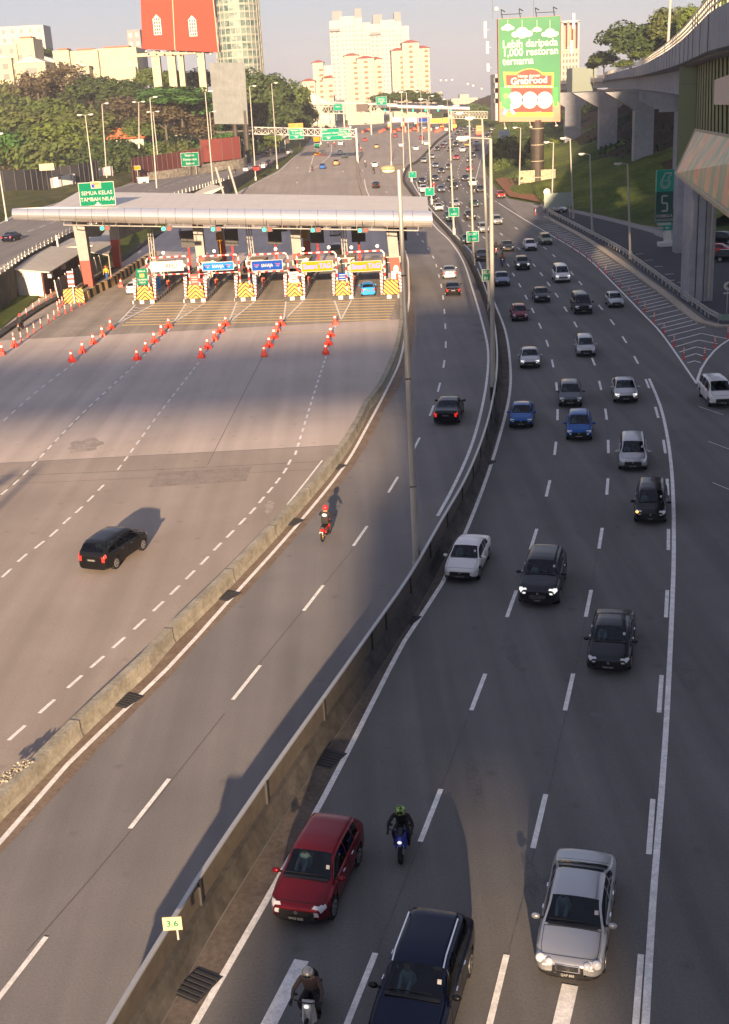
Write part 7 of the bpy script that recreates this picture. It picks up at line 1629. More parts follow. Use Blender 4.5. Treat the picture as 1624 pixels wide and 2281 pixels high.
def car(u, v, kind, col, label, lit=0, tl=0, lux=False, away=False, ang=None, rails=False, plate=None, anchor=.24, group='cars on the inbound carriageway', name=None, at=None, z0=None, detail=None, stickers=0, ind=False, badge=False, s=1.0, side=False, rear_anchor=False, twin=False):
    lib = get(kind, lux); T = lib['T']; L, W_ = T['L']*s, T['W']/2*s
    p = at or (G(u, v, anchor) if z0 is None else Z(u, v, z0+anchor)); near = p.y < 75
    if ang is None: h = heading(p.x, p.y, [GL] if away else GUIDES)      # lane direction, measured from +Y towards +X
    else: h = R(ang)
    d = Vector((math.sin(h), math.cos(h), 0))        # direction away from the camera along the lane
    fwd = d if away else -d                          # the way the car points
    c = p+d*(L/2) if not side else p
    if rear_anchor: c = p-d*(L/2)
    rz = math.atan2(-fwd.x, fwd.y)
    zz = zg(c.y) if z0 is None else z0
    nm = name or {'sedan': 'sedan_car', 'hatch': 'hatchback_car', 'mpv': 'people_carrier', 'suv': 'sport_utility_car', 'van': 'passenger_van'}[kind]
    e = empty(nm, (c.x, c.y, zz+.012), rz, label, {'van': 'van', 'mpv': 'car'}.get(kind, 'car'), group); e.scale = (s, s, s)
    sl_ = math.atan((zg(c.y+3)-zg(c.y-3))/6) if z0 is None else 0
    if abs(sl_) > 1e-4: e.rotation_euler = Matrix.Rotation(rz, 3, 'Z').to_euler(); e.rotation_euler.x = sl_*(1 if away else -1)
    pk = 'm' if col in METAL else 'p'; cc = COLS[col]; ms = lib['meshes']
    ob('body', ms[('body', pk)], e, col=cc)
    clr = 'clear' if p.y < 150 else ''
    for n_ in ('windscreen', 'rear_window'): ob(n_, ms[n_+clr], e)
    if clr:
        ob('seat', lib['seats'], e); ob('dashboard', lib['dash'], e); ob('driver_clothing', lib['torso'], e); ob('driver_head', lib['face'], e); ob('panel_gap', lib['seam'], e)
    for n_ in ('underbody', 'grille', 'intake'):
        if n_ in ms: ob(n_, ms[n_], e)
    for q_ in ('', '|l'):
        ob('headlamp', ms['headlamp'+q_+('on' if lit else '')], e); ob('taillamp', ms['taillamp'+q_+('on' if tl else '')], e); ob('side_window', ms['side_window'+q_+clr], e)
    ob('cabin_floor', lib['inner'], e)
    far = p.y > 260
    for (x, y, z, sx) in lib['wheels']:
        w_ = ob('wheel', lib['tyre'], e, (x, y, z))
        if not far: ob('rim', lib['rim'], w_, rot=(0, 0, 0 if sx > 0 else math.pi)); 
        if p.y < 120: ob('rim_opening', lib['spokes'], w_, rot=(0, 0, 0 if sx > 0 else math.pi))
    T0 = T['L']/2
    for (x, y, z) in lib['mpos']:
        m_ = ob('mirror', lib['mirror'][pk], e, (x, y, z), col=cc if col != 'navy' else (.01, .01, .012))
        if not far: ob('stalk', lib['stalk'], m_, (-.10*(1 if x > 0 else -1), 0, -.02))
    if not far:
        ob('number_plate', lib['plate'], e, (0, T0+.012, .42)); ob('number_plate', lib['plate'], e, (0, -T0-.012, .74 if kind != 'van' else .8))
        if plate:
            f_ = 1 if not away else -1; text('plate_lettering', plate, .105, (0, f_*(T0+.028), (.42 if f_ > 0 else .74)-.0), (math.pi/2, 0, math.pi if f_ > 0 else 0), m_wtext, e, sx=.85)
        else:
            f_ = 1 if not away else -1; q = smesh_cache('plate_text'); ob('plate_lettering', q, e, (0, f_*(T0+.027), .42 if f_ > 0 else .74))
        if badge or lux: 
            zt_ = interp(T['zt'], 1.0)-.07; ob('badge', lib['badge'], e, (0, T0+.004, zt_)); 
        if lux or rails: ob('grille_bar', lib['chrome'], e, (0, T0+.008, .60))
        for sx in (1, -1): ob('fog_lamp', lib['fog'], e, (sx*W_/s*.60, T0-.10, .36))
        ob('cowl', lib['cowl'], e, (0, -T0+T['L']*(T['ws'][1]+.006), interp(T['zt'], T['ws'][1]+.006)+.008))
    if near:
        for x in (0.1, .62): ob('wiper', lib['wiper'], e, (x-.1, -T0+T['L']*(T['ws'][1]-.012), interp(T['zt'], T['ws'][1]-.012)+.04), (.0, 0, .06))
        for sx in (1, -1):
            for ty in (.36, .56): ob('handle', lib['band'], e, (sx*(W_/s*.995), -T0+T['L']*ty, interp(T['zb'], ty)-.10))
        ob('road_tax_sticker', lib['sticker'], e, (-W_*.62, -T0+T['L']*(T['ws'][1]-.06), interp(T['zt'], T['ws'][1]-.06)+.03))
    if rails:
        for sx in (1, -1): ob('roof_rail', lib['rail'], e, (sx*W_*.66, 0, 0))
    if twin:
        for sx in (1, -1):
            for x_, r_, y_ in ((.70, .13, .17), (.47, .10, .07)):
                b = MB(); b.ball((sx*x_, T0-y_, .70), (r_, .10, r_*1.05), 16, 10); b.build('headlamp', m_hl, e, smooth=True)
        b = MB(); b.box((0, T0+.012, .62), (.62, .02, .20)); b.build('grille_frame', m_chrome, e)
        b = MB()
        for z_ in (.56, .60, .64, .68): b.box((0, T0+.026, z_), (.54, .012, .022))
        b.build('grille_slot', m_trim, e)
    if ind: ob('indicator', smesh_cache('indicator'), e, (W_*.80, T0-.16, .74))
    return e
SMC = {}
def smesh_cache(k):
    if k in SMC: return SMC[k]
    def pt(b):
        for x in (-.17, -.11, -.05, .06, .12, .18): b.box((x, 0, 0), (.035, .006, .07))
    SMC[k] = smesh('plate_lettering', pt, m_wtext) if k == 'plate_text' else smesh('indicator', lambda b: b.ball((0, 0, 0), (.10, .08, .06), 10, 6), m_ind)
    return SMC[k]
gi, go = 'cars on the inbound carriageway', 'cars on the outbound carriageway'
car(661, 2059, 'hatch', 'red', 'dark red hatchback with a roof aerial, lowest in the lane beside the median', plate='WVG 9002', badge=True, s=1.04)
q_ = Z(985, 2002, 1.55)
car(0, 0, 'suv', 'navy', 'navy blue utility car with silver roof rails, cut by the bottom edge', at=Vector((q_.x, q_.y, 0)), rear_anchor=True, rails=True, s=1.03)
car(1264, 2186, 'sedan', 'silver', 'silver luxury sedan with round twin headlamps, lowest in the right lane', lux=True, plate='QAP 888', s=1.03, lit=0, twin=True)
car(1354, 1496, 'sedan', 'dkgrey', 'dark grey sedan with glossy blue roof reflections, above the silver luxury sedan', plate='WRH 2009', badge=True, s=.98)
car(1197, 1347, 'suv', 'dkgrey', 'dark grey sport utility car with lit slanted headlamps, beside the white sedan', lit=1, lux=True, plate='WXF 7')
car(1024, 1292, 'sedan', 'white', 'white sedan with black lower grille, right next to the median screen', plate='WGU 7107', badge=True, s=.95)
car(1448, 1163, 'mpv', 'black', 'glossy black people carrier with an orange indicator lit', ind=True, plate='VC 64', badge=True, s=.97)
car(1410, 1045, 'mpv', 'silver', 'silver people carrier in the right lane above the black people carrier', badge=True, s=.98)
car(1290, 978, 'hatch', 'blue', 'bright blue hatchback in the middle lane behind the grey hatchback', badge=True)
car(1160, 950, 'sedan', 'blue', 'blue sedan in the lane next to the median', badge=True, s=.93)
car(1271, 903, 'hatch', 'grey', 'grey hatchback directly ahead of nothing but behind the bright blue hatchback'.replace('directly ahead of nothing but behind', 'just above'), badge=True)
car(1395, 894, 'sedan', 'silver', 'silver sedan with lit headlamps level with the grey hatchback', lit=1, s=.98)
car(1612, 904, 'mpv', 'white', 'white people carrier with two sunroofs at the right frame edge', ang=4, s=1.05, group='cars on the right slip road')
car(1181, 817, 'sedan', 'silver', 'pale silver sedan with bright headlamps beside the median, above the blue sedan', lit=1, s=.95)
car(1306, 791, 'mpv', 'silver', 'small silver people carrier in the third lane with white mirrors', s=.92)
car(1159, 712, 'hatch', 'red', 'dark red hatchback near the median halfway up the picture', s=.95)
car(1301, 697, 'van', 'black', 'large black van with chrome headlamps and tall windscreen')
car(1209, 671, 'sedan', 'dkgrey', 'dark sedan between the dark red hatchback and the black van', s=.97)
car(1374, 682, 'hatch', 'silver', 'small boxy silver hatchback beside the hatched gore', s=.93)
car(1120, 635, 'sedan', 'bluegrey', 'blue-grey sedan just right of the green RELAU sign', s=1.02)
car(1255, 627, 'van', 'white', 'white van with glowing headlamps ahead of the black van', lit=1)
car(1166, 599, 'suv', 'dkgrey', 'dark crossover with two lit round headlamps', lit=1, s=.93)
car(1076, 579, 'sedan', 'dkgrey', 'dark sedan half hidden behind the lamp poles', s=.98)
car(1133, 558, 'sedan', 'black', 'black sedan left of the white hatchback', s=.97)
car(1184, 556, 'hatch', 'white', 'white hatchback with black grille left of the olive people carrier')
car(1219, 543, 'mpv', 'olive', 'olive people carrier with a roof rack beside the gore', rails=True, s=.95)
gm = 'cars in the middle distance'
for a in ((1042,542,'sedan','green','dark car behind the larger cyan-green sign'),(1080,517,'mpv','silver','silver people carrier split by two lamp poles'),(1110,499,'mpv','silver','bright silver people carrier right of the foremost lamp poles'),
 (1004,491,'suv','green','dark car half covered by the middle cyan-green sign'),(1050,489,'suv','black','black crossover with bright lamps behind a lamp pole'),(979,469,'sedan','white','white sedan right beside the end of the canopy roof'),(1016,460,'sedan','silver','silver sedan cut by a lamp pole above the middle sign'),
 (1058,460,'hatch','green','dark green hatchback above the black crossover'),(1118,440,'hatch','bred','red hatchback alone beside the red soil path'),(966,448,'sedan','black','black sedan tucked behind the small cyan-green sign'),(945,428,'suv','white','white utility car left of the small cyan-green sign'),
 (984,427,'hatch','bluegrey','blue-grey hatchback right of the red motorcyclist'),(1012,421,'suv','black','black utility car in front of two dark cars'),(1071,427,'sedan','dkgrey','dark grey sedan right of the white van and motorcycle'),(1054,414,'van','white','white minibus with a pale blue roof front'),
 (970,402,'sedan','dkgrey','dark car with lit lamps in the second lane of the upper queue'),(1005,404,'sedan','dkgrey','dark sedan behind the black utility car'),(1037,402,'sedan','navy','navy sedan left behind the white minibus'),(941,408,'sedan','navy','navy car behind the white utility car'),
 (1046,381,'hatch','bred','red hatchback crossed by a lamp pole in the upper queue'),(983,385,'sedan','navy','navy sedan in the second lane of the upper queue'),(1000,376,'hatch','grey','grey hatchback behind the navy sedan'),(970,373,'sedan','bluegrey','blue-grey sedan at the left of the upper queue'),
 (962,353,'hatch','silver','silver car next to the median in the upper queue'),(1016,355,'hatch','bred','red car alone mid road in the upper queue'),(1046,360,'sedan','grey','grey car touching a lamp pole, right of the red car'),(1052,350,'suv','navy','dark utility car behind the grey car'),(944,362,'hatch','silver','silver car hard against the median barrier')):
    car(*a, lit=1 if a[3] in ('navy', 'dkgrey', 'black', 'bluegrey', 'grey') and (a[0]*7) % 3 else 0, group=gm, s=.95)
gf = 'cars in the far queue'
for a in ((973,335,'sedan','black','black car left of two cars in the far queue, nearest the median'),(985,329,'sedan','maroon','maroon car against a silver one near the median'),(1002,336,'sedan','navy','navy car cut by a slim lamp pole'),(1030,338,'suv','white','white utility car, brightest in the far queue'),(1061,335,'hatch','maroon','pinkish red car at the right edge of the far queue'),
 (991,322,'sedan','bluegrey','blue-grey car behind the maroon car'),(1015,326,'suv','black','black car with bright lamps in the centre of the far queue'),(1040,326,'sedan','yellow','yellow taxi in the far queue'),(1061,324,'suv','silver','silver car in front of the truck at right'),(1023,318,'sedan','grey','grey car behind the black one in the centre'),(1003,311,'hatch','blue','blue car beside the median in the far queue'),(1046,319,'sedan','dkgrey','dark car behind the yellow taxi'),
 (1020,299,'sedan','black','black car with glowing lamps near the far canopy'),(1039,304,'sedan','maroon','red car with pale bonnet near the far canopy'),(1085,308,'suv','black','black utility car right of the truck'),(1027,293,'sedan','grey','grey car just behind the glowing black one'),(1036,288,'sedan','dkgrey','dark car at the barrier end by the far plaza'),(1051,294,'suv','dkgrey','dark car left of the truck'),
 (1045,284,'sedan','white','pale car far back between dark cars'),(1057,288,'sedan','navy','navy car left of the truck cab'),(1055,280,'suv','bluegrey','grey-blue car farthest back left of the truck'),(1087,285,'sedan','navy','navy car far back right of the truck'),(1091,297,'sedan','dkgrey','dark car under the billboard edge'),(1099,292,'suv','white','white car at the far right edge of the queue'),(1083,280,'sedan','dkgrey','dark car farthest back on the right')):
    car(*a, lit=1 if a[3] in ('navy', 'dkgrey', 'black', 'grey') and (a[0]*5) % 2 else 0, group=gf, s=.97)
# truck
p = G(1067, 301, .3); e = empty('lorry', (p.x, p.y, zg(p.y)), math.pi-.25, 'orange and red lorry catching the sun in the far queue', 'lorry'); b = MB(); b.box((0, -1.2, 1.7), (2.4, 2.2, 2.8), 0, .95); b.build('cab', m_orange, e)
b = MB(); b.box((0, -5.6, 2.1), (2.5, 6.4, 3.2)); b.build('cargo_box', mat('cargo_orange', (.60, .28, .12), .6), e); b = MB(); b.box((0, -.06, 2.3), (2.0, .08, 1.0)); b.build('windscreen', mat('gold_glass', (.7, .55, .3), .1, .9, metal=.6), e); b = MB(); b.box((0, 0, .55), (2.4, .2, .5)); b.build('bumper', m_red, e)
for y in (-1.2, -4, -7.4):
    for x in (-1.05, 1.05): b = MB(); b.bar((x-.15, y, .5), (x+.15, y, .5), .5, n=14); b.build('wheel', m_tyre, e)
e.rotation_euler = (0, 0, math.pi-.2)
# outbound
car(993, 942, 'sedan', 'black', 'black sedan with red tail lamps lit, nearest on the outbound lanes', away=True, tl=1, lux=True, group=go, plate='W 6613 X', s=1.03)
car(1010, 657, 'sedan', 'black', 'black sedan with red tail lamps behind the sun-struck silver one', away=True, tl=1, group=go, s=.98)
car(1002, 618, 'sedan', 'silver', 'silver sedan with its tail glowing in the sun', away=True, tl=1, group=go, s=.98)
car(838, 418, 'sedan', 'black', 'black sedan above the canopy roof, left of the nearest lamp head', away=True, group=go)
gp = 'cars around the near toll plaza'
car(206, 1267, 'mpv', 'black', 'black people carrier with a long shadow on the sunlit plaza', away=True, tl=1, ang=21, group=gp, plate='WXF 4052', anchor=.3, s=1.0)
car(821, 657, 'hatch', 'lblue', 'bright blue hatchback entering the rightmost toll lane', away=True, tl=1, ang=-1, group=gp)
car(295, 653, 'hatch', 'white', 'white hatchback half hidden left of the leftmost island', away=True, tl=1, ang=4, group=gp)
car(748, 566, 'suv', 'black', 'black utility car beyond the booths, seen through the fourth lane', away=True, ang=2, group=gp, s=.95)
car(746, 523, 'sedan', 'silver', 'silver car just under the canopy edge beyond the booths', away=True, ang=2, group=gp)
car(627, 513, 'suv', 'black', 'dark car barely showing below the canopy edge', away=True, ang=2, group=gp)
car(655, 622, 'mpv', 'silver', 'silver vehicle stopped inside the middle toll lane', away=True, ang=1, group=gp)
car(556, 606, 'suv', 'black', 'black vehicle inside the second toll lane', away=True, ang=1, group=gp)
gq = 'cars beyond the near canopy'
for a in ((719,375,'sedan','blue','blue car with a bright reflection on the bus lane fork'),(749,367,'suv','gold','dark bronze utility car right of the blue one'),(768,351,'sedan','green','dark car diagonal behind the bronze one'),(758,343,'hatch','white','white hatchback left behind the dark car'),(759,323,'suv','white','white car under the wide green sign'),(680,316,'suv','gold','dark car under the small green exit sign'),
 (835,371,'sedan','white','white car left of the slim lamp on the outbound side'),(839,329,'sedan','gold','brown car alone in the middle of the outbound side'),(813,314,'sedan','bred','bright red car just right of the gantry'),(881,305,'sedan','maroon','dark maroon car nearing the far barriers'),(939,309,'sedan','maroon','dark red car before the far yellow signs'),(894,326,'sedan','white','white car mid way to the far plaza'),
 (927,334,'sedan','white','white car left of the median near the far queue'),(950,322,'hatch','white','white car closest to the median before the far plaza'),(994,291,'hatch','white','white car entering the last far toll lane'),(974,287,'sedan','white','white car at the fourth far toll lane'),(946,287,'sedan','white','white car at the third far toll lane'),(871,287,'sedan','dkgrey','dark car at the first far toll lane'),
 (727,284,'sedan','bred','red car in the cross traffic, left one'),(771,284,'sedan','bred','red car in the cross traffic, right one'),(746,284,'hatch','white','white car between the two red cars'),(781,284,'hatch','bluegrey','bluish car right of the red cars'),(814,278,'sedan','grey','grey car at the front of the side queue'),(815,271,'sedan','grey','grey car second in the side queue'),(816,265,'sedan','dkgrey','dark car third in the side queue')):
    car(*a, away=True, ang=(a[0]-812)*.02, group=gq, s=1.0, tl=0)
gl_ = 'cars at the left junction'
def RAMPH(Y): return math.atan2(xat(ri, Y+15)-xat(ri, Y-15), 30)
print('ramp', [round(math.degrees(RAMPH(y)), 1) for y in (200, 230, 300, 340)])
for a, an in (((518,341,'sedan','white','white sedan side-on turning at the left junction'),80),((588,345,'sedan','grey','grey sedan side-on at the left junction'),-75),((603,341,'mpv','white','white car behind the grey side-on sedan'),-70),((628,335,'sedan','navy','dark car left behind the white one at the junction mouth'),8),((643,343,'hatch','white','white hatchback leaving the left junction'),10),
 ((547,381,'sedan','silver','silver sedan on the ramp behind the parapet'),math.degrees(RAMPH(350))),((571,380,'hatch','bred','red-tailed car queuing on the ramp'),math.degrees(RAMPH(350))),((584,374,'hatch','white','white car queuing on the ramp'),math.degrees(RAMPH(350))),((597,366,'sedan','navy','dark car at the head of the ramp queue'),math.degrees(RAMPH(350)))):
    car(*a, away=True, ang=an, group=gl_, z0=zg(400)+.1 if a[1] < 360 else zg(350)+1.6, side=abs(an) > 50)
car(14, 537, 'sedan', 'navy', 'dark blue sedan alone on the ramp road at the left edge', away=True, tl=1, ang=math.degrees(RAMPH(225)), group=gl_, z0=RZ, s=1.0)
gr_ = 'cars by the right slip road and car park'
car(1237, 470, 'sedan', 'silver', 'silver sedan turning on the slip road behind the direction board', ang=-62, side=True, group=gr_)
car(1612, 538, 'mpv', 'black', 'black people carrier parked beyond the near pier', ang=-40, side=True, group=gr_)
car(1600, 563, 'sedan', 'bred', 'red sedan parked beyond the near pier', ang=-60, side=True, group=gr_)
car(1628, 578, 'hatch', 'black', 'black hatchback parked at the right frame edge beyond the pier', ang=-60, side=True, group=gr_)
# ------------------------------------------------------------------ people and motorcycles
m_skin = mat('skin', (.30, .17, .11), .6, .3)
JK = {'black': mat('cloth_black', (.015, .014, .014), .8), 'brown': mat('cloth_brown', (.075, .052, .045), .85), 'tan': mat('cloth_tan', (.40, .20, .08), .85), 'red': mat('cloth_red', (.40, .03, .03), .8), 'hivis': mat('cloth_hivis', (.80, .38, .02), .7), 'grey': mat('cloth_grey', (.10, .10, .11), .85), 'blue': mat('cloth_blue', (.03, .07, .18), .85), 'white': mat('cloth_white', (.6, .6, .58), .8)}
def skinned(name, joints, bones, mats, region, lvl=2):
    """joints: name -> (pos, radius); one continuous surface grown along the bones"""
    names = list(joints); me = bpy.data.meshes.new(name); me.from_pydata([joints[n][0] for n in names], [(names.index(a), names.index(c)) for a, c in bones], [])
    o = bpy.data.objects.new('tmp', me); COL.objects.link(o); md = o.modifiers.new('s', 'SKIN'); md.use_smooth_shade = True
    for i, n in enumerate(names):
        r = joints[n][1]; r = r if isinstance(r, tuple) else (r, r); me.skin_vertices[0].data[i].radius = r
    me.skin_vertices[0].data[0].use_root = True
    ss = o.modifiers.new('d', 'SUBSURF'); ss.levels = lvl; ss.render_levels = lvl
    out = bpy.data.meshes.new_from_object(o.evaluated_get(bpy.context.evaluated_depsgraph_get())); bpy.data.objects.remove(o)
    out.materials.clear()
    for m in mats: out.materials.append(m)
    for p in out.polygons: p.material_index = region(p.center); p.use_smooth = True
    return out
def hand(J, B, wrist, side, dirv, tag_):
    up = Vector((0, 0, 1)); f = Vector(dirv).normalized(); s = f.cross(up).normalized()*side; w_ = Vector(J[wrist][0]); palm = w_+f*.07
    J[tag_+'palm'] = (tuple(palm), (.028, .018)); B.append((wrist, tag_+'palm'))
    for k, (off, ln) in enumerate(((-.030, .07), (-.010, .08), (.010, .075), (.030, .06))):
        a = palm+s*off+f*.03; c = a+f*ln*.5-up*.012; d = c+f*ln*.3-up*.03
        J[tag_+'f%da' % k] = (tuple(a), .010); J[tag_+'f%db' % k] = (tuple(c), .009); J[tag_+'f%dc' % k] = (tuple(d), .008)
        B += [(tag_+'palm', tag_+'f%da' % k), (tag_+'f%da' % k, tag_+'f%db' % k), (tag_+'f%db' % k, tag_+'f%dc' % k)]
    a = w_+f*.04-s*.035; J[tag_+'t'] = (tuple(a+f*.03-up*.02), .010); B.append((tag_+'palm', tag_+'t'))
def rider_mesh(jacket, trousers, lean=.35, gloves=True):
    """seated on a motorcycle; faces +Y; seat at z .78"""
    J, B = {}, []
    J['pelvis'] = ((0, -.12, .88), (.16, .13)); J['belly'] = ((0, -.05, 1.05), (.15, .12)); J['chest'] = ((0, .02+lean*.3, 1.27), (.185, .13)); J['neck'] = ((0, .06+lean*.45, 1.44), .06); J['head'] = ((0, .09+lean*.5, 1.56), (.095, .11))
    B += [('pelvis', 'belly'), ('belly', 'chest'), ('chest', 'neck'), ('neck', 'head')]
    for s, t in ((1, 'r'), (-1, 'l')):
        J[t+'sh'] = ((s*.20, .02+lean*.36, 1.36), .068); J[t+'el'] = ((s*.34, .22+lean*.35, 1.16), .05); J[t+'wr'] = ((s*.33, .48+lean*.2, 1.07), .034)
        J[t+'hip'] = ((s*.11, -.06, .86), .10); J[t+'kn'] = ((s*.21, .33, .80), .075); J[t+'an'] = ((s*.19, .08, .38), .05); J[t+'toe'] = ((s*.20, .26, .33), .042)
        B += [('chest', t+'sh'), (t+'sh', t+'el'), (t+'el', t+'wr'), ('pelvis', t+'hip'), (t+'hip', t+'kn'), (t+'kn', t+'an'), (t+'an', t+'toe')]
        hand(J, B, t+'wr', s, (0, .9, -.15), t)
    def reg(c):
        if c.z > 1.42 and abs(c.x) < .12: return 2
        if c.y > .50+lean*.18 and abs(c.x) > .24 and c.z < 1.15: return 3
        if c.z < .46: return 3
        if c.z < .95 or (c.z < 1.0 and c.y < .3 and abs(c.x) < .2): return 1
        return 0
    return skinned('person', J, B, [JK[jacket], JK[trousers], m_skin, JK['black'] if gloves else m_skin], reg)
PM = {}
def person_on(base, rz, jacket, trousers, helmet, label, lean=.35, group=None, visor=True, s=1.0):
    key = (jacket, trousers, lean)
    if key not in PM: PM[key] = rider_mesh(jacket, trousers, lean)
    o = bpy.data.objects.new('person', PM[key]); COL.objects.link(o); o.location = base; o.rotation_euler = (0, 0, rz); o.scale = (1.1*s, s, 1.03*s); tag(o, label, 'person', group or 'motorcycle riders')
    hy, hz_ = .09+lean*.5, 1.60
    b = MB(); b.ball((0, hy, hz_), (.145, .165, .155), 16, 12); b.build('helmet', helmet, o, smooth=True)
    if visor: b = MB(); b.ball((0, hy+.045, hz_-.005), (.118, .135, .075), 14, 8); b.build('visor', m_glass, o, smooth=True)
    return o
def bike_parts(sport, col):
    P_ = []
    def ad(name, m, fn, parent=None, smooth=False): b = MB(); fn(b); P_.append((name, b, m, parent, smooth))
    for nm_, y in (('front_wheel', .66), ('rear_wheel', -.62)):
        def wh(b, y=y):
            n, r0, r1 = 24, .30, .055
            for i in range(n):
                for j in range(8):
                    pts = []
                    for ii, jj in ((i, j), (i+1, j), (i+1, j+1), (i, j+1)):
                        a, c = 2*math.pi*ii/n, 2*math.pi*jj/8; rr = (r0-.05)+r1*math.cos(c); pts.append((r1*(1.3 if sport else .9)*math.sin(c), y+rr*math.cos(a), .30+rr*math.sin(a)))
                    b.quad(*pts)
        ad(nm_, m_tyre, wh, smooth=True)
        def rm(b, y=y):
            for k in range(5): a = k*1.2566; b.bar((0, y, .30), (0, y+.22*math.cos(a), .30+.22*math.sin(a)), .016, n=5)
            b.bar((-.05, y, .3), (.05, y, .3), .05, n=10)
        ad('rim', mat('gold_rim', (.5, .32, .12), .4, metal=.6) if not sport else m_trim, rm, nm_)
    ad('fork', m_steel, lambda b: [b.bar((sx*.075, .66, .30), (sx*.075, .44, .92), .025, n=6) for sx in (-1, 1)])
    ad('handlebar', m_trim, lambda b: b.tube([(-.34, .40, 1.00), (-.12, .46, .98), (.12, .46, .98), (.34, .40, 1.00)], .02, 6))
    if sport:
        ad('fairing', col, lambda b: (b.hexa([(-.17, .30, .55), (.17, .30, .55), (.05, .86, .70), (-.05, .86, .70)], [(-.20, .34, .98), (.20, .34, .98), (.06, .74, .96), (-.06, .74, .96)]), b.hexa([(-.16, -.25, .42), (.16, -.25, .42), (.17, .55, .42), (-.17, .55, .42)], [(-.14, -.25, .62), (.14, -.25, .62), (.19, .48, .72), (-.19, .48, .72)])))
        ad('tank', m_trim, lambda b: b.ball((0, .18, .86), (.16, .28, .14), 12, 8), smooth=True)
        ad('screen', m_glass, lambda b: b.hexa([(-.13, .52, .98), (.13, .52, .98), (.05, .72, .97), (-.05, .72, .97)], [(-.10, .40, 1.14), (.10, .40, 1.14), (.05, .50, 1.15), (-.05, .50, 1.15)]))
    else:
        ad('fairing', col, lambda b: (b.hexa([(-.20, .34, .35), (.20, .34, .35), (.12, .50, .38), (-.12, .50, .38)], [(-.16, .30, .95), (.16, .30, .95), (.10, .50, .98), (-.10, .50, .98)]), b.box((0, .05, .42), (.22, .6, .18)), b.hexa([(-.13, -.60, .55), (.13, -.60, .55), (.14, 0, .50), (-.14, 0, .50)], [(-.10, -.70, .74), (.10, -.70, .74), (.12, .02, .74), (-.12, .02, .74)])))
    ad('seat', m_trim, lambda b: b.hexa([(-.13, -.66, .74), (.13, -.66, .74), (.13, .05, .74), (-.13, .05, .74)], [(-.11, -.64, .82), (.11, -.64, .82), (.11, .03, .80), (-.11, .03, .80)]))
    ad('engine', m_dark, lambda b: (b.box((0, .0, .38), (.24, .40, .26)), b.tube([(.16, .1, .3), (.17, -.3, .32), (.18, -.75, .42)], .045, 8)))
    ad('headlamp', m_hlon, lambda b: b.ball((0, (.82 if sport else .52), (.82 if sport else .92)), (.07, .04, .05), 10, 6), smooth=True)
    ad('taillamp', m_tlon, lambda b: b.box((0, -.74, .68), (.14, .05, .06)))
    ad('number_plate', m_wpaint, lambda b: b.box((0, -.80, .55), (.18, .02, .12)))
    ad('mudguard', m_trim, lambda b: b.hexa([(-.05, -.92, .50), (.05, -.92, .50), (.06, -.55, .62), (-.06, -.55, .62)], [(-.05, -.92, .53), (.05, -.92, .53), (.06, -.55, .68), (-.06, -.55, .68)]))
    ad('mirror', m_trim, lambda b: b.ball((.30, .38, 1.16), (.07, .02, .05), 8, 5)); ad('mirror', m_trim, lambda b: b.ball((-.30, .38, 1.16), (.07, .02, .05), 8, 5))
    return P_
BP = {}
def bike(base, rz, sport, colname, col, label, s=1.0):
    key = (sport, colname); root = None
    if key in BP: root = copy_tree(BP[key])
    else:
        root = empty('motorcycle', (0, 0, 0)); root['category'] = 'motorcycle'; made = {}
        for (n, b, m, par, sm) in bike_parts(sport, col): made[n] = b.build(n, m, made.get(par, root), smooth=sm)
        BP[key] = root
    root.scale = (s, s, s)
    return place(root, loc=base, rz=rz, label=label, group='motorcycles on the road', s=s)
hel = {'red': mat('helmet_red', (.55, .02, .02), .2, .6, coat=.6), 'silver': mat('helmet_silver', (.35, .33, .30), .25, .6, metal=.6), 'black': mat('helmet_black', (.012, .012, .014), .2, .6, coat=.5), 'green': mat('helmet_green_white', (.35, .55, .10), .3, .5, col2=(.02, .05, .02), noise=.03, nscale=9), 'white': mat('helmet_white', (.65, .65, .62), .3, .5)}
mc = {'blue': mat('bike_blue', (.01, .03, .30), .3, .5, coat=.5), 'black': m_trim, 'red': mat('bike_red', (.30, .02, .02), .3, .5, coat=.5), 'pink': mat('bike_pink', (.50, .10, .12), .3, .5, coat=.5), 'white': m_wpaint}
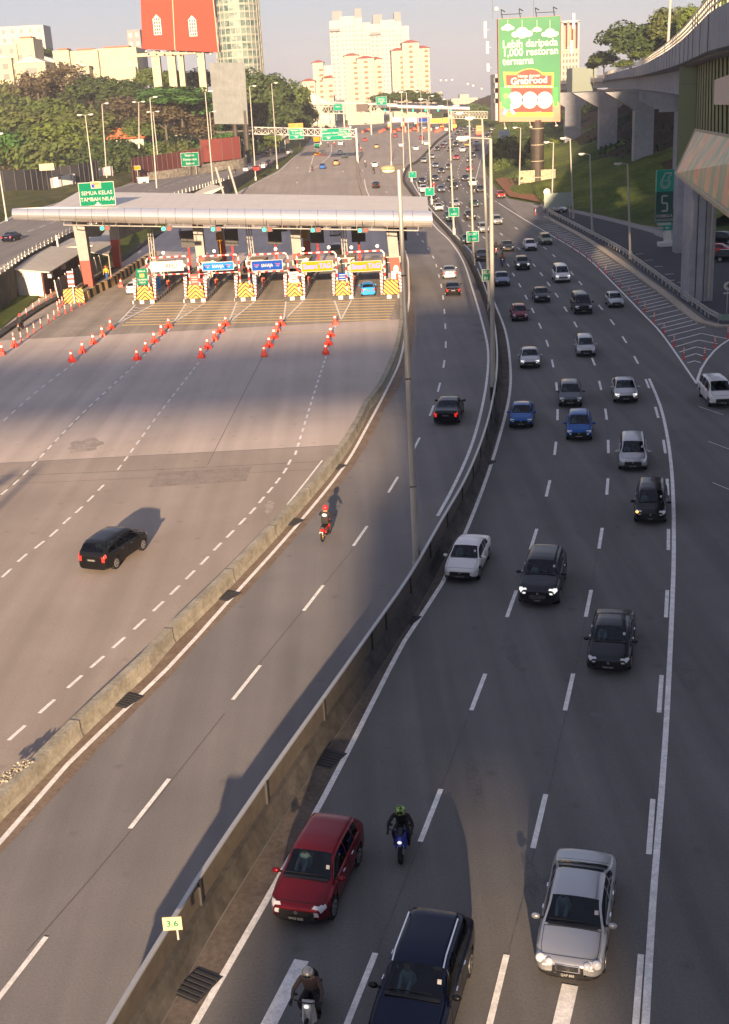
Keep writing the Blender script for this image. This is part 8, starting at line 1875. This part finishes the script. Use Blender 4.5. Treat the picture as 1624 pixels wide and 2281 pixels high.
MBK = [  # u, v(ground under the visible wheel), away, sport, bike colour, jacket, trousers, helmet, description
 (893, 1926, 0, 1, 'blue', 'black', 'black', 'green', 'blue sport motorcycle with one lamp lit, between red hatchback and lane dashes', 'all in black with a yellow-green patterned helmet, leaning forward'),
 (683, 2325, 0, 0, 'white', 'brown', 'black', 'silver', 'motorcycle cut by the bottom edge beside a thick white stripe', 'in brown jacket and silver helmet with a blue visor, at the bottom edge'),
 (718, 1209, 1, 0, 'red', 'black', 'black', 'red', 'small motorcycle with gold rear rim casting a shadow on the outbound lane', 'in a black jacket with a pale back panel and a red helmet'),
 (1106, 569, 0, 0, 'pink', 'black', 'black', 'black', 'pinkish scooter beside the foremost lamp poles', 'all in black on the pinkish scooter'),
 (1120, 594, 0, 0, 'blue', 'tan', 'black', 'black', 'dark blue scooter with its lamp lit near the dark crossover', 'in a tan jacket on the dark blue scooter'),
 (1057, 433, 0, 0, 'black', 'black', 'grey', 'black', 'black motorcycle in front of the white minibus', 'in black in front of the white minibus'),
 (967, 424, 0, 0, 'red', 'red', 'black', 'white', 'red motorcycle right of the white utility car', 'in red with a white helmet right of the white utility car'),
 (42, 738, 1, 0, 'black', 'black', 'black', 'red', 'black motorcycle on the yellow bars at the left edge', 'in black with a red helmet at the left edge by the kerb'),
 (402, 534, 1, 0, 'black', 'blue', 'black', 'black', 'motorcycle beyond the booths just under the canopy edge', 'riding away beyond the booths under the canopy edge'),
 (695, 381, 1, 0, 'black', 'brown', 'black', 'black', 'motorcycle at the tip of the red painted island', 'in brown at the tip of the red painted island'),
 (731, 328, 1, 0, 'black', 'grey', 'black', 'white', 'motorcycle under the left end of the wide green sign', 'under the left end of the wide green sign'),
 (745, 328, 1, 0, 'red', 'red', 'black', 'white', 'motorcycle with red rider below the middle of the wide green sign', 'in red below the middle of the wide green sign'),
 (766, 328, 1, 0, 'black', 'black', 'black', 'black', 'motorcycle right beside the white car under the wide green sign', 'in black beside the white car under the wide sign'),
 (799, 331, 1, 0, 'black', 'black', 'black', 'black', 'black motorcycle right of the gantry leg', 'in black right of the gantry leg'),
 (804, 341, 1, 0, 'red', 'red', 'black', 'white', 'motorcycle with red rider just right of the gantry leg foot', 'in red near the gantry leg foot'),
 (814, 373, 1, 0, 'black', 'grey', 'black', 'white', 'motorcycle beside the barrier left of the white car', 'in grey with a white helmet beside the barrier'),
 (833, 388, 1, 0, 'black', 'black', 'black', 'black', 'motorcycle behind the white car above the canopy', 'in black, following the white car above the canopy'),
 (523, 389, 1, 0, 'black', 'black', 'black', 'black', 'motorcycle on the ramp behind the queue', 'in black on the ramp'),
 (1093, 308, 0, 0, 'black', 'brown', 'black', 'black', 'motorcycle at the far right of the queue', 'at the far right of the queue')]
for (u, v, aw, sp, bc, jk, trs, hc, lb, lr) in MBK:
    p = G(u, v) if u != 523 else Z(u, v, rz_(350)); h = heading(p.x, p.y, [GL] if aw else GUIDES) if u not in (42, 523, 402) and v > 400 else R({42: 4}.get(u, 0)) if u != 523 else RAMPH(340)
    if u == 683: h = R(12)
    if u == 893: h = R(8)
    d = Vector((math.sin(h), math.cos(h), 0)); fwd = d if aw else -d; c = p+d*.75; c.z = (zg(c.y) if u != 523 else p.z)+.01; rz = math.atan2(-fwd.x, fwd.y)
    bike(c, rz, sp, bc, mc[bc], lb); s = 1.0
    o = person_on(c, rz, jk, trs, hel[hc], 'rider '+lr, .5 if sp else .12)
    if u == 718: b = MB(); b.ball((0, -.10, 1.27), (.13, .06, .09), 12, 8); b.build('back_panel', JK['white'], o, smooth=True)
    if u == 683: b = MB(); b.ball((0, -.18, 1.25), (.17, .11, .22), 12, 8); b.build('backpack', JK['black'], o, smooth=True)
def standing(jacket, trousers, walk=.12, arms=.1):
    J, B = {}, []
    J['pelvis'] = ((0, 0, .95), (.15, .11)); J['belly'] = ((0, 0, 1.12), (.14, .10)); J['chest'] = ((0, .02, 1.33), (.18, .12)); J['neck'] = ((0, .02, 1.49), .055); J['head'] = ((0, .04, 1.62), (.085, .10)); B += [('pelvis', 'belly'), ('belly', 'chest'), ('chest', 'neck'), ('neck', 'head')]
    for s, t in ((1, 'r'), (-1, 'l')):
        J[t+'sh'] = ((s*.19, .02, 1.42), .06); J[t+'el'] = ((s*(.24+arms), s*walk*.5, 1.15), .045); J[t+'wr'] = ((s*(.25+arms), s*walk+.08, .92), .032); J[t+'hip'] = ((s*.09, 0, .92), .095); J[t+'kn'] = ((s*.10, -s*walk+.03, .50), .065); J[t+'an'] = ((s*.10, -s*walk*1.8, .09), .042); J[t+'toe'] = ((s*.11, -s*walk*1.8+.16, .04), .035)
        B += [('chest', t+'sh'), (t+'sh', t+'el'), (t+'el', t+'wr'), ('pelvis', t+'hip'), (t+'hip', t+'kn'), (t+'kn', t+'an'), (t+'an', t+'toe')]; hand(J, B, t+'wr', s, (0, .25, -.95), t)
    def reg(c): return 2 if c.z > 1.47 and abs(c.x) < .12 else 2 if abs(c.x) > .2 and c.z < .93 and c.z > .7 else 1 if c.z < 1.0 and abs(c.x) < .2 else 0
    return skinned('person', J, B, [JK[jacket], JK[trousers], m_skin], reg)
p = G(228, 648); o = bpy.data.objects.new('person', standing('hivis', 'blue', .06, .06)); COL.objects.link(o); o.location = p+Vector((.5, 1.5, 1.05)); o.rotation_euler = (0, 0, 2.8); tag(o, 'worker in orange high-visibility vest and blue trousers on the banded barrier', 'person'); o.scale = (1.1, 1.1, 1.1)
b = MB(); b.ball((0, .03, 1.70), (.13, .14, .10), 12, 8); b.build('hard_hat', m_orange, o, smooth=True)
p = onh(256, 433-25); p = onh(255, 402); o = bpy.data.objects.new('person', standing('black', 'black', .14, .04)); COL.objects.link(o); o.location = p; o.rotation_euler = (0, 0, 1.2); o.scale = (1.25, 1.25, 1.25); tag(o, 'person in dark clothes walking near the white guard box', 'person')
b = MB(); b.ball((0, .03, 1.68), (.10, .11, .09), 12, 8); b.build('hair', m_black, o, smooth=True)
# ------------------------------------------------------------------ unseen blocks added behind the camera, shaped to cast the evening shade
m_bw1 = mat('tower_render_behind', (.35, .34, .33), .8, fine=.1, fscale=.3)
YB = -150
e = empty('office_block', (0, YB-12, 0), 0, 'stepped grey blocks added behind the viewpoint, shaped to shade the inbound carriageway', 'building')
TEL, TAZ = math.tan(SUN_EL), math.tan(SUN_AZ)
def cast(x0, x1, z0, z1, nm_='wing'):
    d = 24 if z0 == 0 and x0 > -2.7 or x0 < -70 else 4
    b = MB(); b.box(((x0+x1)/2, 12-d/2, (z0+z1)/2), (x1-x0, d, z1-z0)); b.build(nm_, m_bw1, e)
for i, (x0, x1, z0, z1) in enumerate(((-14.8, -8.9, 0, 36), (-13.9, -8.9, 36.01, 38.5), (-8.89, -6.1, 38.9, 45.5), (-12.4, -8.9, 38.51, 45.5), (-10.6, -6.1, 45.51, 52), (-6.09, -4.4, 38.0, 59), (-4.39, -2.6, 0, 59), (-10.2, -6.1, 52.01, 59),
        (-2.59, 8, 0, 68), (8.01, 18, 0, 64), (18.01, 32, 0, 80), (32.01, 125, 0, 134), (-60, -10.61, 50.3, 55.4), (-78, -60.01, 0, 60), (-130, -78.01, 0, 34))):
    cast(x0, x1, z0, z1, 'link_deck' if i == 11 else 'wing')
tr = empty('roof_letters_frame', (0, 0, 0))
bpy.data.objects.remove(tr)

e = empty('mast_frame', (0, 0, 0), 0, 'slanted bars added left of the viewpoint, out of the picture, to shade the plaza edge', 'frame')
for (xa, ya, xb, yb_) in ((-31.5, 66, -26.6, 75.5), (-26.6, 75.5, -26.4, 68), (-29.2, 70.5, -26.5, 70.5), (-25.2, 67, -22.6, 75)):
    q = lambda x, y: (x-60*TAZ, y-60, 60*TEL) ; a_, c_ = Vector((xa-(ya-14)*TAZ, 14, (ya-14)*TEL)), Vector((xb-(yb_-14)*TAZ, 14, (yb_-14)*TEL)); b = MB(); b.bar(a_, c_, .30, n=6); b.build('brace', m_bw1, e)  # unseen bars added so their shadow draws letter-like strokes on the plaza
for x_ in (-35, -22): b = MB(); b.bar((x_-3, 14, 0), (x_-3, 14, 13), .15, n=6); b.build('leg', m_bw1, e)
# ------------------------------------------------------------------ evening haze
hb = MB(); hb.box((0, 1470, 67), (4900, 3540, 142)); hz_m = bpy.data.materials.new('haze_air'); hz_m.use_nodes = True; hn = hz_m.node_tree; hn.nodes.clear()
ho = hn.nodes.new('ShaderNodeOutputMaterial'); hv = hn.nodes.new('ShaderNodeVolumePrincipled'); hv.inputs['Color'].default_value = (.90, .91, .98, 1); hv.inputs['Density'].default_value = .00025; hv.inputs['Anisotropy'].default_value = .2
hn.links.new(hv.outputs[0], ho.inputs['Volume']); tag(hb.build('haze', hz_m), kind='stuff')
